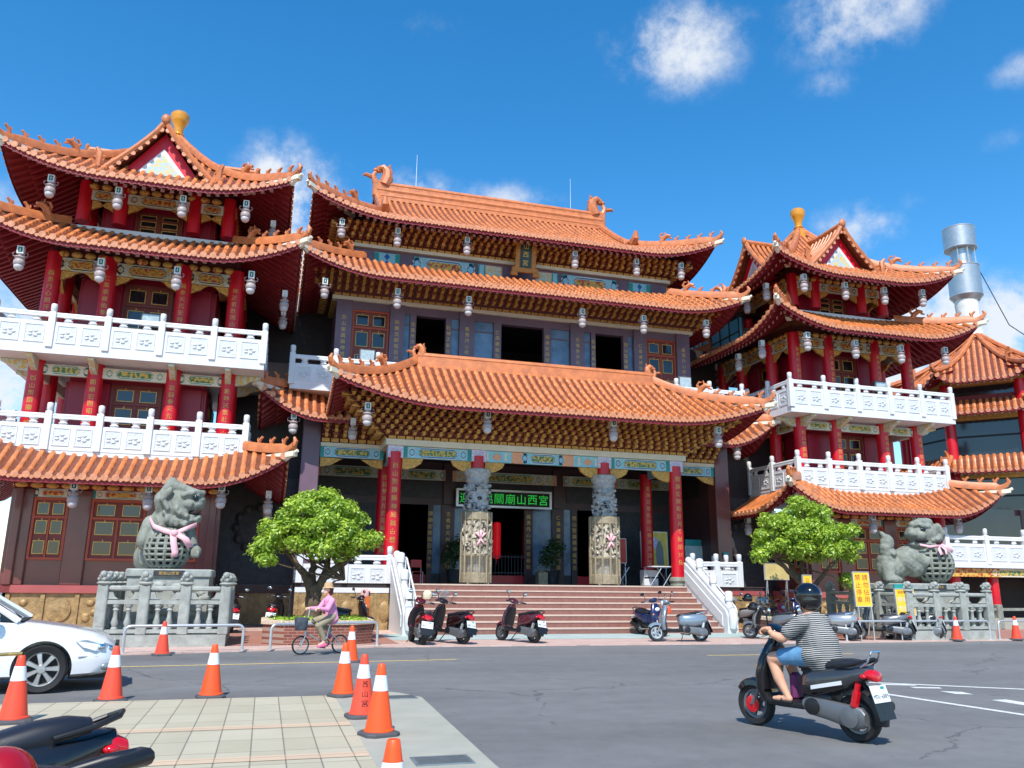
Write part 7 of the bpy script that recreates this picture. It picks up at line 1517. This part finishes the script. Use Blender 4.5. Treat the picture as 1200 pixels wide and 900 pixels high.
for s in (-1, 1):
    kx, kz, ax_, az = (.13, .62, -.0+.0, .2) if s > 0 else (.1, .50, -.19, .38-.0)
    fx, fz = -.12+s*.12, .24-s*.09+.05
    P += [((-.21, s*.075, .78), .085, (.12, s*.1, .66-.06*s*-1*.0-(.05 if s > 0 else -.04)), .06), ((.12, s*.1, .66-(.05 if s > 0 else -.04)), .058, (fx-.03, s*.12, fz+.08), .038), ((fx-.03, s*.12, fz+.06), .036, (fx+.09, s*.125, fz), .03)]
    P += [((-.14, s*.165, 1.13), .05, (-.02, s*.21, .95), .042), ((-.02, s*.21, .95), .041, (.19, s*.24, .965), .028)]+hand((.215, s*.245, .97), (1, 0, -.1), (0, 1, 0), (0, 0, -1), s)
blob('body', P, skin2, .009, 5, cy_); face_parts(cy_, H_, .098)
Pz = [((-.24, 0, .76), .145, (-.2, 0, .98), .125), ((-.2, 0, .98), .125, (-.14, 0, 1.14), .105), ((-.14, -.13, 1.14), .065, (-.14, .13, 1.14), .065), ('e', (-.25, 0, .74), (.14, .16, .12))]
for s in (-1, 1): Pz += [((-.14, s*.165, 1.13), .066, (-.02, s*.21, .95), .058), ((-.02, s*.21, .95), .056, (.16, s*.238, .963), .04)]
blob('pink_jacket', Pz, mat('pink_cloth', (234, 150, 186), .85, var=.08, scale=9, bump=.3, bscale=14), .012, 4, cy_)
Pz = [((-.21, -.06, .77), .1, (-.21, .06, .77), .1)]
for s in (-1, 1):
    fx, fz = -.12+s*.12, .24-s*.09+.05; kz = .66-(.05 if s > 0 else -.04)
    Pz += [((-.21, s*.075, .78), .098, (.12, s*.1, kz), .074), ((.12, s*.1, kz), .072, (fx-.03, s*.12, fz+.12), .052)]
    b = MB(); b.loft([sring((fx+x, s*.125, fz-.01+z), w, h, 2.6) for x, w, h, z in ((-.09, .025, .03, .01), (-.06, .04, .05, .01), (.02, .042, .04, .0), (.1, .038, .026, -.01), (.14, .015, .012, -.012))], MATS.get('pink_shoe') or mat('pink_shoe', (226, 96, 140), .6)); b.build('shoe', cy_, off=(0, 0, 0))
blob('khaki_trousers', Pz, mat('khaki_cloth', (150, 138, 112), .85, var=.1, scale=9), .012, 4, cy_)
Pz = [('e', (-.14, 0, 1.375), (.095, .09, .105)), ('e', (-.17, 0, 1.30), (.06, .075, .06))]; blob('hair', Pz, mat('auburn_hair', (92, 42, 32), .6, var=.2, scale=30), .012, 3, cy_)
ht = thing('sun_hat', BL, 'tan sun hat on the cyclist in pink', 'hat'); ht.rotation_euler = (0, 0, BA); b = MB(); b.lathe([(.135, 1.40), (.14, 1.405), (.105, 1.425), (.102, 1.46), (.085, 1.51), (.04, 1.53), (.002, 1.532)], mat('tan_hat', (196, 160, 120), .9, bump=.4, bscale=120), 20, (-.115, 0, 0)); b.build('crown_and_brim', ht, off=(0, 0, 0))
# ---------------------------------------------------------------- white saloon car
CRA = R(8); CL_ = (-4.40, 13.95, .0)
car = thing('saloon_car', CL_, 'white saloon car at the left picture edge, front wheel and bonnet showing', 'car'); car.rotation_euler = (0, 0, CRA)
cw = mat('car_white', (228, 229, 228), .18, var=.01, coat=.8); cg = mat('car_glass', (26, 36, 36), .05, var=.1, spec=.8)
# stations along the length : (x, half width at sill, belt, top ; heights of sill, shoulder, deck)
ST = [(-2.36, .55, .62, .56, .34, .66, .80), (-2.30, .72, .76, .66, .24, .68, .88), (-2.05, .84, .87, .74, .2, .72, .95), (-1.6, .88, .90, .76, .19, .74, .985), (-1.0, .90, .91, .78, .19, .76, .99), (0, .90, .915, .8, .19, .77, .985), (.7, .90, .91, .78, .19, .765, .98), (.95, .90, .905, .78, .19, .75, .965), (1.3, .89, .90, .76, .19, .73, .925), (1.7, .87, .885, .72, .19, .69, .865), (2.0, .83, .85, .66, .20, .64, .80), (2.18, .77, .79, .58, .22, .58, .73), (2.30, .68, .70, .48, .25, .50, .64), (2.36, .55, .58, .38, .30, .44, .55)]
rings = []
for x, ws, wb, wt, zs, zb, zt in ST:
    half = [(ws*.80, zs), (ws, zs+.05), (wb+.012, zs+(zb-zs)*.5), (wb, zb), (wt+(wb-wt)*.55, zb+(zt-zb)*.55), (wt, zt-(zt-zb)*.12), (wt*.5, zt-.004), (0, zt)]
    rings.append([(x, y, z) for y, z in half]+[(x, -y, z) for y, z in half[-2::-1]])
b = MB(); b.loft(rings, cw); bd = b.build('body', car, off=(0, 0, 0), ang=50)
import bmesh
_b = bmesh.new(); _b.from_mesh(bd.data); bmesh.ops.triangulate(_b, faces=_b.faces)
if _b.calc_volume(signed=True) < 0: bmesh.ops.reverse_faces(_b, faces=_b.faces)
_b.to_mesh(bd.data); _b.free()
cut = MB()
for x in (1.42, -1.33):
    for s in (-1, 1): cut.lathe([(.375, -.3), (.375, .3)], rubber, 40, M=T(x, s*.85, .325)@RX(pi/2))
co_ = cut.build('t', None); co_.parent = car; _b = bmesh.new(); _b.from_mesh(co_.data)
if _b.calc_volume(signed=True) < 0: bmesh.ops.reverse_faces(_b, faces=_b.faces)
_b.to_mesh(co_.data); _b.free()
md = bd.modifiers.new('b', 'BOOLEAN'); md.object = co_; md.operation = 'DIFFERENCE'; md.solver = 'EXACT'
dg = bpy.context.evaluated_depsgraph_get(); me = bpy.data.meshes.new_from_object(bd.evaluated_get(dg)); bd.modifiers.clear(); bd.data = me; _b = bmesh.new(); _b.from_mesh(me); bmesh.ops.triangulate(_b, faces=_b.faces); _b.to_mesh(me); _b.free(); bpy.data.objects.remove(co_)
me.polygons.foreach_set('use_smooth', [True]*len(me.polygons)); me.set_sharp_from_angle(angle=R(48))
b = MB(); b.box(-2.0, 2.0, -.55, .55, .2, .6, ink); b.build('underbody', car, off=(0, 0, 0))
# greenhouse : glass volume, roof and pillars
GH = [(-1.72, .62, .97, .60, .975), (-1.05, .70, .975, .60, 1.36), (-.6, .72, .98, .60, 1.445), (0, .73, .98, .60, 1.465), (.3, .73, .98, .58, 1.43), (1.02, .70, .955, .64, .962)]
b = MB(); b.loft([[(x, y*1.09, zb), (x, yt, zt), (x, 0, zt+.03*(zt > 1.2)), (x, -yt, zt), (x, -y*1.09, zb)] for x, y, zb, yt, zt in GH], cg); b.build('windows', car, off=(0, 0, 0), ang=30)
b = MB(); b.loft([[(x, yt+.03, zt+.004), (x, yt*.5, zt+.03), (x, 0, zt+.038), (x, -yt*.5, zt+.03), (x, -yt-.03, zt+.004), (x, -yt, zt-.02), (x, 0, zt+.0), (x, yt, zt-.02)] for x, yt, zt in ((-1.12, .6, 1.35), (-.6, .6, 1.45), (0, .6, 1.47), (.34, .585, 1.425))], cw); b.build('roof', car, off=(0, 0, 0))
for s in (-1, 1):
    b = MB(); b.tube([(1.06, s*.77, .96), (.32, s*.60, 1.435)], [.045, .035], cw, 8); b.tube([(-1.78, s*.68, .985), (-1.08, s*.62, 1.375)], [.07, .05], cw, 8); b.build('pillar', car, off=(0, 0, 0))
    b = MB(); b.tube([(-.12, s*.795, .97), (-.1, s*.625, 1.46)], .03, ink, 6); b.build('pillar', car, off=(0, 0, 0))
    b = MB(); b.ell((.78, s*.99, 1.03), (.07, .11, .075), cw, 14, 10); b.tube([(.82, s*.86, .98), (.8, s*.94, 1.0)], .025, cw, 6); b.build('door_mirror', car, off=(0, 0, 0))
    b = MB()
    for x in (.86, -.12, -.88): b.tube([(x, s*.906, .3), (x-.01, s*.921, .5), (x-.02, s*.918, .74), (x-.03, s*.89, .86)], .006, gry_met, 4)
    b.build('door_seam', car, off=(0, 0, 0))
    b = MB()
    for x in (.15, -.85): b.tube([(x-.1, s*.925, .80), (x, s*.945, .805), (x+.1, s*.925, .80)], .016, cw, 8)
    b.build('door_handle', car, off=(0, 0, 0))
    # head lamp cluster
    b = MB(); vs = [(1.80, s*.885, .685), (1.93, s*.872, .70), (2.16, s*.775, .655), (2.285, s*.60, .595), (2.32, s*.56, .535), (2.24, s*.705, .505), (2.05, s*.845, .545), (1.9, s*.888, .60)]
    cc = V((2.1, s*.75, .6)); out_ = [V(v)+V((.012, s*.02, .008)) for v in vs]; b.add([tuple(v) for v in out_]+[tuple(cc+V((.05, s*.06, .03)))]+vs, [(i, (i+1) % 8, 8) for i in range(8)]+[(i, 9+i, 9+(i+1) % 8, (i+1) % 8) for i in range(8)], MATS['headlamp_glass']); h_ = b.build('headlight', car, off=(0, 0, 0), ang=20)
    b = MB(); b.ell((2.12, s*.80, .60), (.07, .05, .05), chrome, 14, 8); b.ell((2.24, s*.68, .575), (.05, .05, .042), chrome, 14, 8); b.build('lamp_bowl', h_, off=(0, 0, 0))
    b = MB(); b.ell((2.20, s*.74, .33), (.1, .06, .055), silver_p, 14, 8); b.build('fog_lamp', car, off=(0, 0, 0))
    b = MB(); b.tube([(1.86, s*.892, .475), (2.1, s*.82, .475), (2.28, s*.69, .465), (2.345, s*.55, .46)], .006, gry_met, 5); b.build('bumper_seam', car, off=(0, 0, 0))
    b = MB(); b.ell((-2.2, s*.72, .76), (.12, .16, .1), red_lens, 14, 8); b.build('tail_light', car, off=(0, 0, 0))
    for x in (1.42, -1.33):
        M = T(x, s*.80, .325)@RX(-pi/2*s); b = MB()
        b.lathe([(.22, .08), (.3, .1), (.325, .06), (.325, -.1), (.3, -.12), (.22, -.1)], rubber, 40, M=M, caps=False); w_ = b.build('wheel', car, off=(0, 0, 0)); b = MB()
        b.lathe([(.225, .09), (.21, .075), (.2, .03), (.2, -.08)], steel, 36, M=M, caps=False); b.lathe([(.06, .085), (.055, .095), (.0, .097)], steel, 18, M=M)
        for k in range(7):
            a = 2*pi*k/7; b.loft([[(cos(a)*r-sin(a)*q, sin(a)*r+cos(a)*q, z) for q, z in ((-w2, z0), (w2, z0), (w2*.7, z0+.03), (-w2*.7, z0+.03))] for r, w2, z0 in ((.04, .028, .05), (.12, .03, .05), (.212, .042, .045))], steel, M=M)
        b.build('rim', w_, off=(0, 0, 0)); b = MB(); b.lathe([(.0, .0), (.2, .0), (.2, .02), (0, .02)], ink, 28, M=M@T(0, 0, -.02)); b.build('brake_drum', w_, off=(0, 0, 0))
b = MB(); b.loft([[(2.30+.02*(1-abs(y))-.0, y*.48, .5+k*.06) for y in (-1, -.5, 0, .5, 1)] for k in range(3)], ink, closed=False); b.box(2.285, 2.36, -.46, .46, .5, .62, ink)
for k in range(5): b.box(2.355, 2.372, -.46, .46, .51+k*.022, .518+k*.022, chrome)
b.build('grille', car, off=(0, 0, 0))
b = MB(); b.box(2.36, 2.38, -.19, .19, .36, .46, plate_m); pl = b.build('number_plate', car, off=(0, 0, 0)); 
b = MB(); b.box(1.75, 2.34, -.6, .6, .16, .25, ink); b.build('lower_intake', car, off=(0, 0, 0))
b = MB(); b.tube([(1.0, -.5, .985), (.72, .0, 1.13)], .008, ink, 5); b.tube([(1.0, .1, .985), (.74, .5, 1.12)], .008, ink, 5); b.build('wiper', car, off=(0, 0, 0))
b = MB(); b.loft([sring((x, 0, .962), w, .012, 3) for x, w in ((.98, .66), (1.1, .66))], ink); b.build('cowl', car, off=(0, 0, 0))
for q in [o for o in COL.objects if o.name.startswith('stone_fence')]:
    for k in [k for k in kids(q) if k.name.startswith('rail')]: explode(k)
for q in (hall, porch, br_, pv, gl, nb, ch): explode_all(q)
# ---------------------------------------------------------------- clean up templates
for o in (BEAST, BEAST_L, OWL_L, OWL_R): bpy.data.objects.remove(o)
